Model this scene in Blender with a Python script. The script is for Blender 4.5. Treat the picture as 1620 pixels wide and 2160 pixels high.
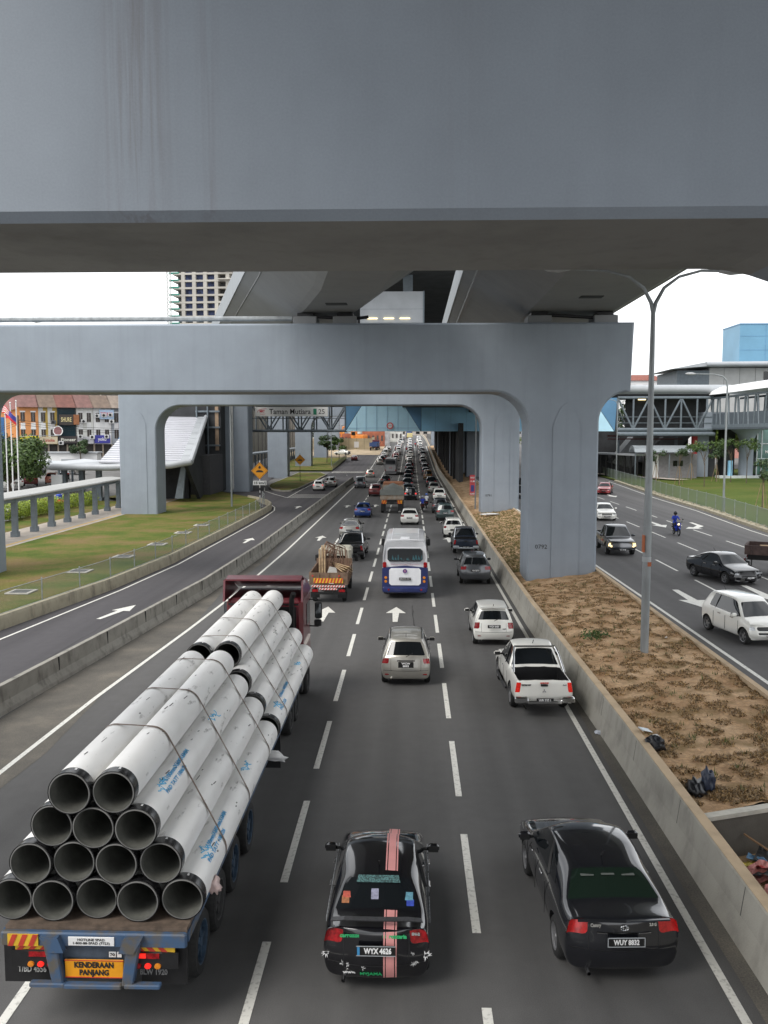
import bpy, bmesh, math, random
import numpy as np
from mathutils import Vector, Matrix
R = math.radians
PI = math.pi
for _o in list(bpy.data.objects):
    bpy.data.objects.remove(_o)
SC = bpy.context.scene
COL = SC.collection

# ---------------------------------------------------------------- camera
CAM_H = 8.6
FPX = 1868.0
PITCH = math.atan((1080 - 915) / FPX)
YAW = math.atan((868 - 810) / FPX * math.cos(PITCH))
cam_d = bpy.data.cameras.new('camera')
cam = bpy.data.objects.new('camera', cam_d)
COL.objects.link(cam)
cam.location = (0, 0, CAM_H)
cam.rotation_euler = (R(90) - PITCH, 0, YAW)
cam_d.sensor_fit = 'VERTICAL'
cam_d.sensor_height = 36.0
cam_d.lens = 36.0 * FPX / 2160.0
cam_d.clip_start = 0.1
cam_d.clip_end = 4000
SC.camera = cam

# ---------------------------------------------------------------- sky and light
SC.view_settings.view_transform = 'Standard'
SC.view_settings.look = 'None'
SC.view_settings.gamma = 1.0
SC.view_settings.exposure = 0.75
SC.view_settings.use_curve_mapping = False
SUN_EL, SUN_AZ = R(50), R(226)
w = bpy.data.worlds.new('World')
SC.world = w
w.use_nodes = True
nt = w.node_tree
nt.nodes.clear()
N = nt.nodes.new
out = N('ShaderNodeOutputWorld')
bg = N('ShaderNodeBackground')
sky = N('ShaderNodeTexSky')
sky.sky_type = 'NISHITA'
sky.sun_disc = False
sky.sun_elevation = SUN_EL
sky.sun_rotation = SUN_AZ
sky.air_density = 1.0
sky.dust_density = 3.0
tc = N('ShaderNodeTexCoord')
mp = N('ShaderNodeMapping')
mp.inputs['Scale'].default_value = (1.0, 1.0, 3.2)
nz = N('ShaderNodeTexNoise')
nz.inputs['Scale'].default_value = 1.7
nz.inputs['Detail'].default_value = 7
nz.inputs['Roughness'].default_value = 0.55
cr = N('ShaderNodeValToRGB')
cr.color_ramp.elements[0].position = 0.34
cr.color_ramp.elements[0].color = (4.6, 4.85, 5.1, 1)
cr.color_ramp.elements[1].position = 0.56
cr.color_ramp.elements[1].color = (9.8, 9.9, 10.0, 1)
mx = N('ShaderNodeMix')
mx.data_type = 'RGBA'
mx.inputs['Factor'].default_value = 0.88
nt.links.new(tc.outputs['Generated'], mp.inputs['Vector'])
nt.links.new(mp.outputs['Vector'], nz.inputs['Vector'])
nt.links.new(nz.outputs['Fac'], cr.inputs['Fac'])
nt.links.new(sky.outputs['Color'], mx.inputs['A'])
nt.links.new(cr.outputs['Color'], mx.inputs['B'])
nt.links.new(mx.outputs['Result'], bg.inputs['Color'])
bg.inputs['Strength'].default_value = 0.115
nt.links.new(bg.outputs['Background'], out.inputs['Surface'])
sun_d = bpy.data.lights.new('sun', 'SUN')
sun_d.energy = 1.4
sun_d.angle = R(30)
sun_d.color = (1.0, 0.965, 0.91)
sun = bpy.data.objects.new('sun', sun_d)
COL.objects.link(sun)
# sky sun_rotation 0 = +Y, clockwise from above
_dir = Vector((math.sin(SUN_AZ) * math.cos(SUN_EL), math.cos(SUN_AZ) * math.cos(SUN_EL), math.sin(SUN_EL)))
sun.rotation_euler = _dir.to_track_quat('Z', 'Y').to_euler()
sun.location = (0, 0, 60)

# ---------------------------------------------------------------- picture <-> ground helper (for measuring only)
_F = Vector((-math.sin(YAW) * math.cos(PITCH), math.cos(YAW) * math.cos(PITCH), -math.sin(PITCH)))
_R = _F.cross(Vector((0, 0, 1))).normalized()
_U = _R.cross(_F)

def road_z(y):
    """the highway climbs gently towards its far end"""
    if y <= 175: return 0.0
    if y < 215: return 0.016 * (y - 175) ** 2 / 40 * 1.0
    if y < 340: return 0.64 + 0.032 * (y - 215)
    return 4.64 + 3.2 * (1 - math.exp(-(y - 340) * 0.01))

def G(px, py, z=0.0, rise=True):
    """ground point under a place in the photograph (1620 x 2160)"""
    d = _F + _R * ((px - 810) / FPX) - _U * ((py - 1080) / FPX)
    if not rise:
        t = (z - CAM_H) / d.z
        return (d.x * t, d.y * t)
    t = 5.0
    while t < 900:
        if CAM_H + d.z * t <= z + road_z(d.y * t): break
        t += 0.25 if t < 120 else 0.6
    return (d.x * t, d.y * t)

# ---------------------------------------------------------------- materials
MATS = {}
def _new(name):
    m = bpy.data.materials.new(name)
    m.use_nodes = True
    return m, m.node_tree, m.node_tree.nodes['Principled BSDF']

def mat(name, col, rough=0.6, metal=0.0, noise=0.12, scale=3.0, bump=0.0, bscale=None, coat=0.0,
        spec=0.5, stretch=None, emit=None, estr=0.0, col2=None, detail=5, contrast=(0.35, 0.65)):
    if name in MATS: return MATS[name]
    m, t, b = _new(name)
    b.inputs['Roughness'].default_value = rough
    b.inputs['Metallic'].default_value = metal
    b.inputs['Specular IOR Level'].default_value = spec
    if coat:
        b.inputs['Coat Weight'].default_value = coat
        b.inputs['Coat Roughness'].default_value = 0.04
    n = t.nodes.new
    c = tuple(col) + (1,)
    if noise or col2:
        tcn = n('ShaderNodeTexCoord'); mpn = n('ShaderNodeMapping')
        if stretch: mpn.inputs['Scale'].default_value = stretch
        nn = n('ShaderNodeTexNoise'); nn.inputs['Scale'].default_value = scale; nn.inputs['Detail'].default_value = detail
        nn.inputs['Roughness'].default_value = 0.6
        rp = n('ShaderNodeValToRGB')
        rp.color_ramp.elements[0].position = contrast[0]; rp.color_ramp.elements[1].position = contrast[1]
        if col2:
            rp.color_ramp.elements[0].color = tuple(col2) + (1,); rp.color_ramp.elements[1].color = c
        else:
            rp.color_ramp.elements[0].color = tuple(v * (1 - noise) for v in col) + (1,)
            rp.color_ramp.elements[1].color = tuple(min(1, v * (1 + noise)) for v in col) + (1,)
        t.links.new(tcn.outputs['Object'], mpn.inputs['Vector'])
        t.links.new(mpn.outputs['Vector'], nn.inputs['Vector'])
        t.links.new(nn.outputs['Fac'], rp.inputs['Fac'])
        t.links.new(rp.outputs['Color'], b.inputs['Base Color'])
        if bump:
            nb = n('ShaderNodeTexNoise'); nb.inputs['Scale'].default_value = bscale or scale * 6; nb.inputs['Detail'].default_value = 4
            bp = n('ShaderNodeBump'); bp.inputs['Strength'].default_value = bump; bp.inputs['Distance'].default_value = 0.05
            t.links.new(mpn.outputs['Vector'], nb.inputs['Vector'])
            t.links.new(nb.outputs['Fac'], bp.inputs['Height'])
            t.links.new(bp.outputs['Normal'], b.inputs['Normal'])
    else:
        b.inputs['Base Color'].default_value = c
    if emit:
        b.inputs['Emission Color'].default_value = tuple(emit) + (1,)
        b.inputs['Emission Strength'].default_value = estr
    MATS[name] = m
    return m

def ramp(t, fac, stops):
    r = t.nodes.new('ShaderNodeValToRGB')
    e = r.color_ramp.elements
    while len(e) < len(stops): e.new(0.5)
    for k, (p, c) in enumerate(stops):
        e[k].position = p; e[k].color = tuple(c) + (1,) if len(c) == 3 else c
    t.links.new(fac, r.inputs['Fac'])
    return r.outputs['Color']

def noise_node(t, vec, scale, detail=5, stretch=None, rough=0.6):
    if stretch:
        mpn = t.nodes.new('ShaderNodeMapping'); mpn.inputs['Scale'].default_value = stretch
        t.links.new(vec, mpn.inputs['Vector']); vec = mpn.outputs['Vector']
    nn = t.nodes.new('ShaderNodeTexNoise'); nn.inputs['Scale'].default_value = scale
    nn.inputs['Detail'].default_value = detail; nn.inputs['Roughness'].default_value = rough
    t.links.new(vec, nn.inputs['Vector'])
    return nn.outputs['Fac']

def mixc(t, fac, a, b, mode='MIX'):
    m = t.nodes.new('ShaderNodeMix'); m.data_type = 'RGBA'; m.blend_type = mode
    for sock, v in (('Factor', fac), ('A', a), ('B', b)):
        if isinstance(v, (int, float)): m.inputs[sock].default_value = v
        elif isinstance(v, tuple): m.inputs[sock].default_value = v if len(v) == 4 else v + (1,)
        else: t.links.new(v, m.inputs[sock])
    return m.outputs['Result']

def math_node(t, op, a, b=0.0, c=None):
    m = t.nodes.new('ShaderNodeMath'); m.operation = op
    for k, v in enumerate((a, b, c)):
        if v is None: continue
        if isinstance(v, (int, float)): m.inputs[k].default_value = v
        else: t.links.new(v, m.inputs[k])
    return m.outputs[0]

def bumpit(t, b, h, strength=0.3, dist=0.03):
    bp = t.nodes.new('ShaderNodeBump'); bp.inputs['Strength'].default_value = strength; bp.inputs['Distance'].default_value = dist
    t.links.new(h, bp.inputs['Height']); t.links.new(bp.outputs['Normal'], b.inputs['Normal'])

# asphalt with faint wheel tracks and patches
def asphalt(name, base, x0, lane, tone=1.0):
    m, t, b = _new(name)
    tcn = t.nodes.new('ShaderNodeTexCoord'); v = tcn.outputs['Object']
    big = noise_node(t, v, 0.35, 6, (1, 0.12, 1))
    c = ramp(t, big, [(0.3, tuple(q * 0.86 for q in base)), (0.7, tuple(q * 1.14 for q in base))])
    med = noise_node(t, v, 2.2, 6)
    c = mixc(t, 0.5, c, ramp(t, med, [(0.35, tuple(q * 0.84 for q in base)), (0.7, tuple(q * 1.16 for q in base))]))
    fine = noise_node(t, v, 60, 3)
    c = mixc(t, 0.35, c, ramp(t, fine, [(0.3, tuple(q * 0.6 for q in base)), (0.7, tuple(q * 1.5 for q in base))]))
    spk = noise_node(t, v, 26, 2); c = mixc(t, ramp(t, spk, [(0.76, (0, 0, 0)), (0.79, (0.5,) * 3)]), c, (0.3, 0.29, 0.27))
    lng = noise_node(t, v, 1.1, 5, (1, 0.02, 1)); c = mixc(t, 0.5, c, ramp(t, lng, [(0.35, (0.86,) * 3), (0.65, (1.12,) * 3)]), 'MULTIPLY')
    # oil darkening down the middle of each lane
    sx = t.nodes.new('ShaderNodeSeparateXYZ'); t.links.new(v, sx.inputs[0])
    u = math_node(t, 'SUBTRACT', sx.outputs[0], x0)
    u = math_node(t, 'DIVIDE', u, lane)
    u = math_node(t, 'FRACT', u)
    u = math_node(t, 'SUBTRACT', u, 0.5)
    u = math_node(t, 'ABSOLUTE', u)
    wob = noise_node(t, v, 0.6, 3, (1, 0.2, 1))
    u = math_node(t, 'ADD', u, math_node(t, 'MULTIPLY', math_node(t, 'SUBTRACT', wob, 0.5), 0.12))
    k = ramp(t, u, [(0.02, (0.86,) * 3), (0.13, (1.02,) * 3), (0.24, (0.93,) * 3), (0.42, (1.1,) * 3)])
    c = mixc(t, 1.0, c, k, 'MULTIPLY')
    t.links.new(c, b.inputs['Base Color'])
    b.inputs['Roughness'].default_value = 0.85
    b.inputs['Specular IOR Level'].default_value = 0.3
    bumpit(t, b, fine, 0.25, 0.01)
    MATS[name] = m
    return m

def paint_conc(name, base, streak=0.25, mask_x=None, dirt=(0.10, 0.10, 0.10)):
    """painted concrete, vertical run-off streaks and faint cloudiness"""
    m, t, b = _new(name)
    tcn = t.nodes.new('ShaderNodeTexCoord'); v = tcn.outputs['Object']
    a = noise_node(t, v, 0.5, 6)
    c = ramp(t, a, [(0.3, tuple(q * 0.9 for q in base)), (0.7, tuple(q * 1.08 for q in base))])
    s = noise_node(t, v, 2.2, 5, (1.0, 1.0, 0.05))
    f = ramp(t, s, [(0.5, (0, 0, 0)), (0.8, (streak,) * 3)])
    c = mixc(t, f, c, tuple(q * 0.45 for q in base))
    if mask_x is not None:
        sx = t.nodes.new('ShaderNodeSeparateXYZ'); t.links.new(v, sx.inputs[0])
        for cxm, wd, am in mask_x:
            d = math_node(t, 'ABSOLUTE', math_node(t, 'SUBTRACT', sx.outputs[0], cxm))
            mk = math_node(t, 'SUBTRACT', 1.0, math_node(t, 'DIVIDE', d, wd))
            mk = math_node(t, 'MAXIMUM', mk, 0.0)
            s2 = noise_node(t, v, 14.0, 4, (1.0, 1.0, 0.03))
            r2 = ramp(t, s2, [(0.42, (0, 0, 0)), (0.62, (1, 1, 1))])
            fz = math_node(t, 'MULTIPLY', math_node(t, 'MULTIPLY', mk, r2), am)
            c = mixc(t, fz, c, (0.13, 0.10, 0.09))
    g = noise_node(t, v, 40, 3)
    c = mixc(t, 0.15, c, ramp(t, g, [(0.3, tuple(q * 0.7 for q in base)), (0.7, tuple(q * 1.3 for q in base))]))
    t.links.new(c, b.inputs['Base Color'])
    b.inputs['Roughness'].default_value = 0.62
    bumpit(t, b, g, 0.08, 0.01)
    MATS[name] = m
    return m

def raw_conc(name, base, dark=0.35, sc=1.2):
    m, t, b = _new(name)
    tcn = t.nodes.new('ShaderNodeTexCoord'); v = tcn.outputs['Object']
    a = noise_node(t, v, sc, 7)
    c = ramp(t, a, [(0.3, tuple(q * 0.75 for q in base)), (0.5, base), (0.75, tuple(q * 1.12 for q in base))])
    s = noise_node(t, v, 3.0, 6, (1.0, 0.7, 0.25))
    f = ramp(t, s, [(0.52, (0, 0, 0)), (0.72, (dark,) * 3)])
    c = mixc(t, f, c, (0.07, 0.065, 0.055))
    t.links.new(c, b.inputs['Base Color'])
    b.inputs['Roughness'].default_value = 0.85
    g = noise_node(t, v, 30, 4)
    bumpit(t, b, g, 0.25, 0.02)
    MATS[name] = m
    return m

def ground_mat(name, stops, sc=0.5, fine=18, bstr=0.6, patches=None, bd=0.06):
    m, t, b = _new(name)
    tcn = t.nodes.new('ShaderNodeTexCoord'); v = tcn.outputs['Object']
    a = noise_node(t, v, sc, 8, None, 0.65)
    c = ramp(t, a, stops)
    f = noise_node(t, v, fine, 6, None, 0.7)
    c = mixc(t, 0.75, c, ramp(t, f, [(0.25, (0.45,) * 3), (0.5, (1.0,) * 3), (0.75, (1.5, 1.45, 1.3))]), 'MULTIPLY')
    if patches:
        pcol, psc, p0, p1 = patches
        q = noise_node(t, v, psc, 6, None, 0.6)
        c = mixc(t, ramp(t, q, [(p0, (0, 0, 0)), (p1, (1, 1, 1))]), c, pcol)
    t.links.new(c, b.inputs['Base Color'])
    b.inputs['Roughness'].default_value = 0.95
    b.inputs['Specular IOR Level'].default_value = 0.15
    bumpit(t, b, f, bstr, bd)
    MATS[name] = m
    return m

def leaf_mat(name, base):
    m, t, b = _new(name)
    oi = t.nodes.new('ShaderNodeNewGeometry')
    c = ramp(t, oi.outputs['Random Per Island'], [(0.0, tuple(q * 0.55 for q in base)), (0.5, base), (1.0, (base[0] * 1.7, base[1] * 1.55, base[2] * 1.2))])
    t.links.new(c, b.inputs['Base Color'])
    b.inputs['Roughness'].default_value = 0.6
    b.inputs['Transmission Weight'].default_value = 0.0
    MATS[name] = m
    return m

def facade_glass(name, base=(0.02, 0.03, 0.035)):
    return mat(name, base, rough=0.08, noise=0.2, scale=0.7, spec=0.8)

PAINT = paint_conc('pier_paint', (0.265, 0.303, 0.35), 0.22)
PAINT_NEAR = paint_conc('pier_paint_near', (0.265, 0.30, 0.345), 0.14, [(-2.85, 0.5, 0.5), (-2.1, 0.15, 0.3), (0.5, 0.5, 0.08), (4.2, 0.3, 0.08)])
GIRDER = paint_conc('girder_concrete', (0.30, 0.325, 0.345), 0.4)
SOFFIT_BOUNCE = raw_conc('bounce_tinted_soffit', (0.29, 0.285, 0.27), 0.15, 0.5)  # warm tint stands in for light bounced up from the ground
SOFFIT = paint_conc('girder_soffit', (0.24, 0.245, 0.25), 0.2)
BARR = raw_conc('barrier_concrete', (0.34, 0.325, 0.285), 0.3)
BARR_OLD = raw_conc('old_barrier_concrete', (0.30, 0.285, 0.25), 0.75, 1.6)
KERBW = raw_conc('kerb_wall_concrete', (0.36, 0.325, 0.24), 0.6, 1.5)
CAP = raw_conc('wall_cap_concrete', (0.50, 0.38, 0.25), 0.12)
ASPH = asphalt('main_road_asphalt', (0.098, 0.096, 0.095), -9.53, 3.58)
ASPH2 = asphalt('service_road_asphalt', (0.076, 0.072, 0.077), -15.5, 4.2)
ASPH3 = asphalt('opposite_road_asphalt', (0.105, 0.102, 0.102), 11.0, 3.83)
SHOULD = ground_mat('dusty_shoulder', [(0.3, (0.10, 0.095, 0.088)), (0.55, (0.145, 0.135, 0.12)), (0.75, (0.21, 0.19, 0.16))], 0.5, 30, 0.15, None, 0.01)
ROADP = mat('road_paint', (0.72, 0.71, 0.66), 0.7, noise=0, col2=(0.36, 0.35, 0.32), scale=11, contrast=(0.28, 0.48))
GRASS = ground_mat('lawn_grass', [(0.30, (0.055, 0.095, 0.015)), (0.43, (0.095, 0.125, 0.022)), (0.52, (0.145, 0.135, 0.038)), (0.66, (0.19, 0.135, 0.06))], 0.26, 9, 0.7)
GRASSR = ground_mat('bright_lawn_grass', [(0.3, (0.05, 0.085, 0.014)), (0.5, (0.085, 0.115, 0.022)), (0.75, (0.125, 0.12, 0.035))], 0.12, 9, 0.6)
SOIL = ground_mat('dry_soil', [(0.3, (0.30, 0.175, 0.09)), (0.5, (0.48, 0.32, 0.19)), (0.72, (0.64, 0.46, 0.30))], 0.9, 9, 0.6, ((0.29, 0.20, 0.105), 1.2, 0.50, 0.64))
PAVE = mat('pale_paving', (0.42, 0.37, 0.32), 0.85, noise=0.15, scale=1.5, bump=0.2)
LOTS = ground_mat('car_park_surface', [(0.3, (0.12, 0.12, 0.12)), (0.7, (0.19, 0.185, 0.18))], 0.4, 20, 0.2)
STEEL = mat('galvanised_steel', (0.30, 0.32, 0.33), 0.5, metal=0.3, noise=0.25, scale=2)
GREYM = mat('grey_painted_steel', (0.15, 0.18, 0.205), 0.5, noise=0.12, scale=2)
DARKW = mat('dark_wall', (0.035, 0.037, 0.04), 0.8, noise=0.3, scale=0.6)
WHITEP = mat('white_panel', (0.72, 0.72, 0.72), 0.4, noise=0.06, scale=0.5)
LGREY = mat('light_grey_panel', (0.37, 0.39, 0.41), 0.35, noise=0.08, scale=0.5)
BLACKT = mat('black_trim', (0.012, 0.012, 0.013), 0.45, noise=0.2, scale=8)
CHROME = mat('chrome', (0.7, 0.7, 0.7), 0.15, metal=1.0, noise=0)
TYRE = mat('tyre_rubber', (0.018, 0.018, 0.018), 0.85, noise=0.3, scale=14)
RIM = mat('alloy_rim', (0.35, 0.35, 0.36), 0.35, metal=0.7, noise=0.1)
GLASS = mat('dark_tinted_glass', (0.008, 0.010, 0.012), 0.04, noise=0, spec=0.7)
GLASSG = mat('green_tinted_glass', (0.010, 0.020, 0.014), 0.05, noise=0, spec=0.6)
REDL = mat('tail_light_red', (0.26, 0.006, 0.009), 0.12, noise=0.5, scale=16, coat=0.5)
REDON = mat('brake_light_lit', (0.7, 0.02, 0.02), 0.2, noise=0, emit=(1.0, 0.03, 0.015), estr=.45)
AMBER = mat('amber_light', (0.65, 0.22, 0.02), 0.2, noise=0)
CLEARL = mat('clear_lamp', (0.62, 0.64, 0.66), 0.1, noise=0.3, scale=18, coat=0.5)
LAMPON = mat('headlight_lit', (0.9, 0.8, 0.5), 0.2, noise=0, emit=(1.0, 0.75, 0.38), estr=.9)
PLATEB = mat('plate_black', (0.012, 0.012, 0.012), 0.4, noise=0)
WHITET = mat('white_lettering', (0.8, 0.8, 0.8), 0.5, noise=0)
BLACKL = mat('black_lettering', (0.02, 0.02, 0.02), 0.5, noise=0)

# ---------------------------------------------------------------- mesh builder
class MB:
    def __init__(s):
        s.v = []; s.f = []; s.mi = []; s.mats = []; s.M = Matrix.Identity(4); s.cur = 0; s.sm = []; s.smooth = False
    def use(s, m):
        if m not in s.mats: s.mats.append(m)
        s.cur = s.mats.index(m); return s
    def at(s, x=0, y=0, z=0, rz=0, rx=0, ry=0):
        s.M = Matrix.Translation((x, y, z)) @ Matrix.Rotation(rz, 4, 'Z') @ Matrix.Rotation(ry, 4, 'Y') @ Matrix.Rotation(rx, 4, 'X'); return s
    def add(s, vs, fs, smooth=None):
        o = len(s.v)
        s.v += [tuple(s.M @ Vector(p)) for p in vs]
        sm = s.smooth if smooth is None else smooth
        for q in fs:
            s.f.append([o + k for k in q]); s.mi.append(s.cur); s.sm.append(sm)
        return s
    def box(s, c, d, taper=1.0, tapy=None):
        x, y, z = c; a, b, h = d[0] / 2, d[1] / 2, d[2] / 2
        ty = taper if tapy is None else tapy
        vs = [(x - a, y - b, z - h), (x + a, y - b, z - h), (x + a, y + b, z - h), (x - a, y + b, z - h),
              (x - a * taper, y - b * ty, z + h), (x + a * taper, y - b * ty, z + h), (x + a * taper, y + b * ty, z + h), (x - a * taper, y + b * ty, z + h)]
        return s.add(vs, [(0, 3, 2, 1), (4, 5, 6, 7), (0, 1, 5, 4), (1, 2, 6, 5), (2, 3, 7, 6), (3, 0, 4, 7)], False)
    def bb(s, x0, x1, y0, y1, z0, z1):
        return s.box(((x0 + x1) / 2, (y0 + y1) / 2, (z0 + z1) / 2), (x1 - x0, y1 - y0, z1 - z0))
    def bevbox(s, c, d, r=0.03):
        """box with chamfered edges"""
        x, y, z = c; a, b, h = d[0] / 2, d[1] / 2, d[2] / 2
        r = min(r, a * .9, b * .9, h * .9)
        vs = []; 
        for zz, ax, by in ((-h, a - r, b - r), (-h + r, a, b), (h - r, a, b), (h, a - r, b - r)):
            c_ = r if abs(zz) < h - r / 2 else r * .6
            for px, py in ((-ax + c_, -by), (ax - c_, -by), (ax, -by + c_), (ax, by - c_), (ax - c_, by), (-ax + c_, by), (-ax, by - c_), (-ax, -by + c_)):
                vs.append((x + px, y + py, z + zz))
        fs = [tuple(range(7, -1, -1)), tuple(range(24, 32))]
        for k in range(3):
            for q in range(8):
                n = (q + 1) % 8
                fs.append((k * 8 + q, k * 8 + n, k * 8 + 8 + n, k * 8 + 8 + q))
        return s.add(vs, fs)
    def tube(s, pts, r, n=8, caps=True, smooth=True):
        """tube along points; r is a number or one per point"""
        P = [Vector(p) for p in pts]; m = len(P)
        rr = r if isinstance(r, (list, tuple)) else [r] * m
        vs = []; prev = None
        for k in range(m):
            d = (P[min(k + 1, m - 1)] - P[max(k - 1, 0)])
            d = d.normalized() if d.length > 1e-9 else Vector((0, 0, 1))
            if prev is None:
                a = d.cross(Vector((0, 0, 1)))
                if a.length < 0.05: a = d.cross(Vector((1, 0, 0)))
            else:
                a = prev - d * prev.dot(d)
                if a.length < 1e-5: a = d.cross(Vector((1, 0, 0)))
            a.normalize(); b = d.cross(a); prev = a
            for q in range(n):
                t = 2 * PI * (q + .5) / n
                vs.append(tuple(P[k] + (a * math.cos(t) + b * math.sin(t)) * rr[k]))
        fs = [(k * n + q, k * n + (q + 1) % n, (k + 1) * n + (q + 1) % n, (k + 1) * n + q) for k in range(m - 1) for q in range(n)]
        s.add(vs, fs, smooth)
        if caps:
            s.add(vs[:n], [tuple(range(n - 1, -1, -1))], False); s.add(vs[-n:], [tuple(range(n))], False)
        return s
    def lathe(s, prof, n=16, c=(0, 0, 0), axis='Z', smooth=True, closed=False):
        """prof: (radius, height) list about an axis"""
        vs = []
        for r, h in prof:
            for q in range(n):
                t = 2 * PI * q / n
                a, b = r * math.cos(t), r * math.sin(t)
                if axis == 'Z': p = (a, b, h)
                elif axis == 'X': p = (h, a, b)
                else: p = (b, h, a)
                vs.append((c[0] + p[0], c[1] + p[1], c[2] + p[2]))
        m = len(prof)
        rng = range(m if closed else m - 1)
        fs = [(k * n + q, k * n + (q + 1) % n, ((k + 1) % m) * n + (q + 1) % n, ((k + 1) % m) * n + q) for k in rng for q in range(n)]
        return s.add(vs, fs, smooth)
    def prism(s, poly, vec, caps=True, smooth=False):
        """polygon (3D points) pushed along vec"""
        n = len(poly); v = Vector(vec)
        vs = [tuple(p) for p in poly] + [tuple(Vector(p) + v) for p in poly]
        fs = [(k, (k + 1) % n, n + (k + 1) % n, n + k) for k in range(n)]
        s.add(vs, fs, smooth)
        if caps: s.add(vs, [tuple(range(n - 1, -1, -1)), tuple(range(n, 2 * n))], False)
        return s
    def sweep(s, sec, path, closed=True, smooth=False, caps=True):
        """section (offset, z) swept along a horizontal path of (x, y[, z])"""
        P = [Vector((p[0], p[1], p[2] if len(p) > 2 else 0)) for p in path]
        n = len(sec); vs = []
        for k, p in enumerate(P):
            d = P[min(k + 1, len(P) - 1)] - P[max(k - 1, 0)]; d.z = 0; d.normalize()
            r = Vector((d.y, -d.x, 0))
            for o, z in sec: vs.append(tuple(p + r * o + Vector((0, 0, z))))
        m = n if closed else n - 1
        fs = [(k * n + q, (k + 1) * n + q, (k + 1) * n + (q + 1) % n, k * n + (q + 1) % n) for k in range(len(P) - 1) for q in range(m)]
        s.add(vs, fs, smooth)
        if closed and caps:
            s.add(vs[:n], [tuple(range(n))], False); s.add(vs[-n:], [tuple(range(n - 1, -1, -1))], False)
        return s
    def mesh(s, name, fix=True):
        me = bpy.data.meshes.new(name)
        me.from_pydata(s.v, [], s.f)
        for m in s.mats: me.materials.append(m)
        me.polygons.foreach_set('material_index', s.mi)
        me.polygons.foreach_set('use_smooth', s.sm)
        if fix:
            bm = bmesh.new(); bm.from_mesh(me)
            bmesh.ops.recalc_face_normals(bm, faces=bm.faces)
            bm.to_mesh(me); bm.free()
        me.update()
        if any(s.sm): me.set_sharp_from_angle(angle=R(42))
        return me
    def build(s, name, parent=None, fix=True):
        o = bpy.data.objects.new(name, s.mesh(name, fix))
        COL.objects.link(o)
        if parent: o.parent = parent
        return o

def tag(o, label=None, cat=None, group=None, kind=None):
    if label: o['label'] = label
    if cat: o['category'] = cat
    if group: o['group'] = group
    if kind: o['kind'] = kind
    return o

def empty(name, loc, rz=0, label=None, cat=None, group=None):
    o = bpy.data.objects.new(name, None); COL.objects.link(o)
    o.location = loc; o.rotation_euler = (0, 0, rz); o.empty_display_size = 0.3
    return tag(o, label, cat, group)

def kids(o):
    return [c for c in bpy.data.objects if c.parent == o]
_KID = {}
def copy_tree(src, parent=None):
    c = src.copy(); COL.objects.link(c); c.parent = parent
    if src.name not in _KID: _KID[src.name] = kids(src)
    for ch in _KID[src.name]: copy_tree(ch, c)
    return c

def text_mesh(txt, size, mt, bold=0.0, depth=0.004, align='CENTER'):
    cu = bpy.data.curves.new('t', 'FONT')
    cu.body = txt; cu.size = size; cu.align_x = align; cu.align_y = 'CENTER'; cu.extrude = depth; cu.offset = bold
    cu.resolution_u = 2
    o = bpy.data.objects.new('t', cu); COL.objects.link(o)
    dg = bpy.context.evaluated_depsgraph_get()
    me = bpy.data.meshes.new_from_object(o.evaluated_get(dg))
    bpy.data.objects.remove(o); me.materials.clear(); me.materials.append(mt)
    return me

def text(txt, size, mt, loc, parent=None, rz=0.0, rx=R(90), sx=1.0, bold=0.0, name='lettering', ry=0.0, M=None, width=None):
    """raised lettering; upright facing -Y by default"""
    me = text_mesh(txt, size, mt, bold)
    if width:
        xs = [v.co.x for v in me.vertices]
        wv = max(xs) - min(xs)
        sx = width / wv
    o = bpy.data.objects.new(name, me); COL.objects.link(o)
    mtx = M if M is not None else Matrix.Translation(loc) @ Matrix.Rotation(rz, 4, 'Z') @ Matrix.Rotation(ry, 4, 'Y') @ Matrix.Rotation(rx, 4, 'X')
    me.transform(mtx @ Matrix.Diagonal((sx, 1, 1, 1)))
    if parent: o.parent = parent
    return o

def lerp(a, b, t): return a + (b - a) * t
def interp(x, tab):
    if x <= tab[0][0]: return tab[0][1]
    for (a, b), (c, d) in zip(tab, tab[1:]):
        if x <= c: return lerp(b, d, (x - a) / (c - a))
    return tab[-1][1]
from mathutils import noise as mnoise
random.seed(7)
# ================================================================ ground
Z_R = 1.0          # the opposite carriageway lies a metre higher
KERB = [(20, -20.5), (37.7, -18.0), (48, -16.5), (58, -15.8), (75, -15.65), (95, -15.7)]
BARL = [(-20, -13.6), (10, -13.2), (26, -12.75), (35, -12.0), (47, -11.1), (62, -10.7), (110, -10.75), (160, -10.6)]
WALLR = [(-20, 5.55), (13, 5.5), (23, 5.46), (40, 5.2), (60, 5.2), (75, 5.3), (130, 5.6), (300, 5.9), (900, 5.9)]

def T(x, y):
    z = road_z(y)
    if x < -38: z += max(0.0, min(3.6, (y - 70) * 0.033)) * min(1, (-38 - x) / 6)
    if x > 10.3: z += Z_R
    return z

def strip(mb, fl, fr, ys, z=0.0, n=1):
    vs = []
    for y in ys:
        a = fl(y) if callable(fl) else fl
        b = fr(y) if callable(fr) else fr
        for k in range(n + 1):
            x = lerp(a, b, k / n)
            vs.append((x, y, (z(x, y) if callable(z) else z + road_z(y))))
    m = n + 1
    fs = [(j * m + k, j * m + k + 1, (j + 1) * m + k + 1, (j + 1) * m + k) for j in range(len(ys) - 1) for k in range(n)]
    mb.add(vs, fs, True)
YS = [-40, -20, 0, 13, 23, 30, 37, 40, 48, 55, 60, 68, 75, 85, 95, 110, 120, 130, 145, 160] + list(range(170, 360, 6)) + list(range(360, 900, 30))

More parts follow.
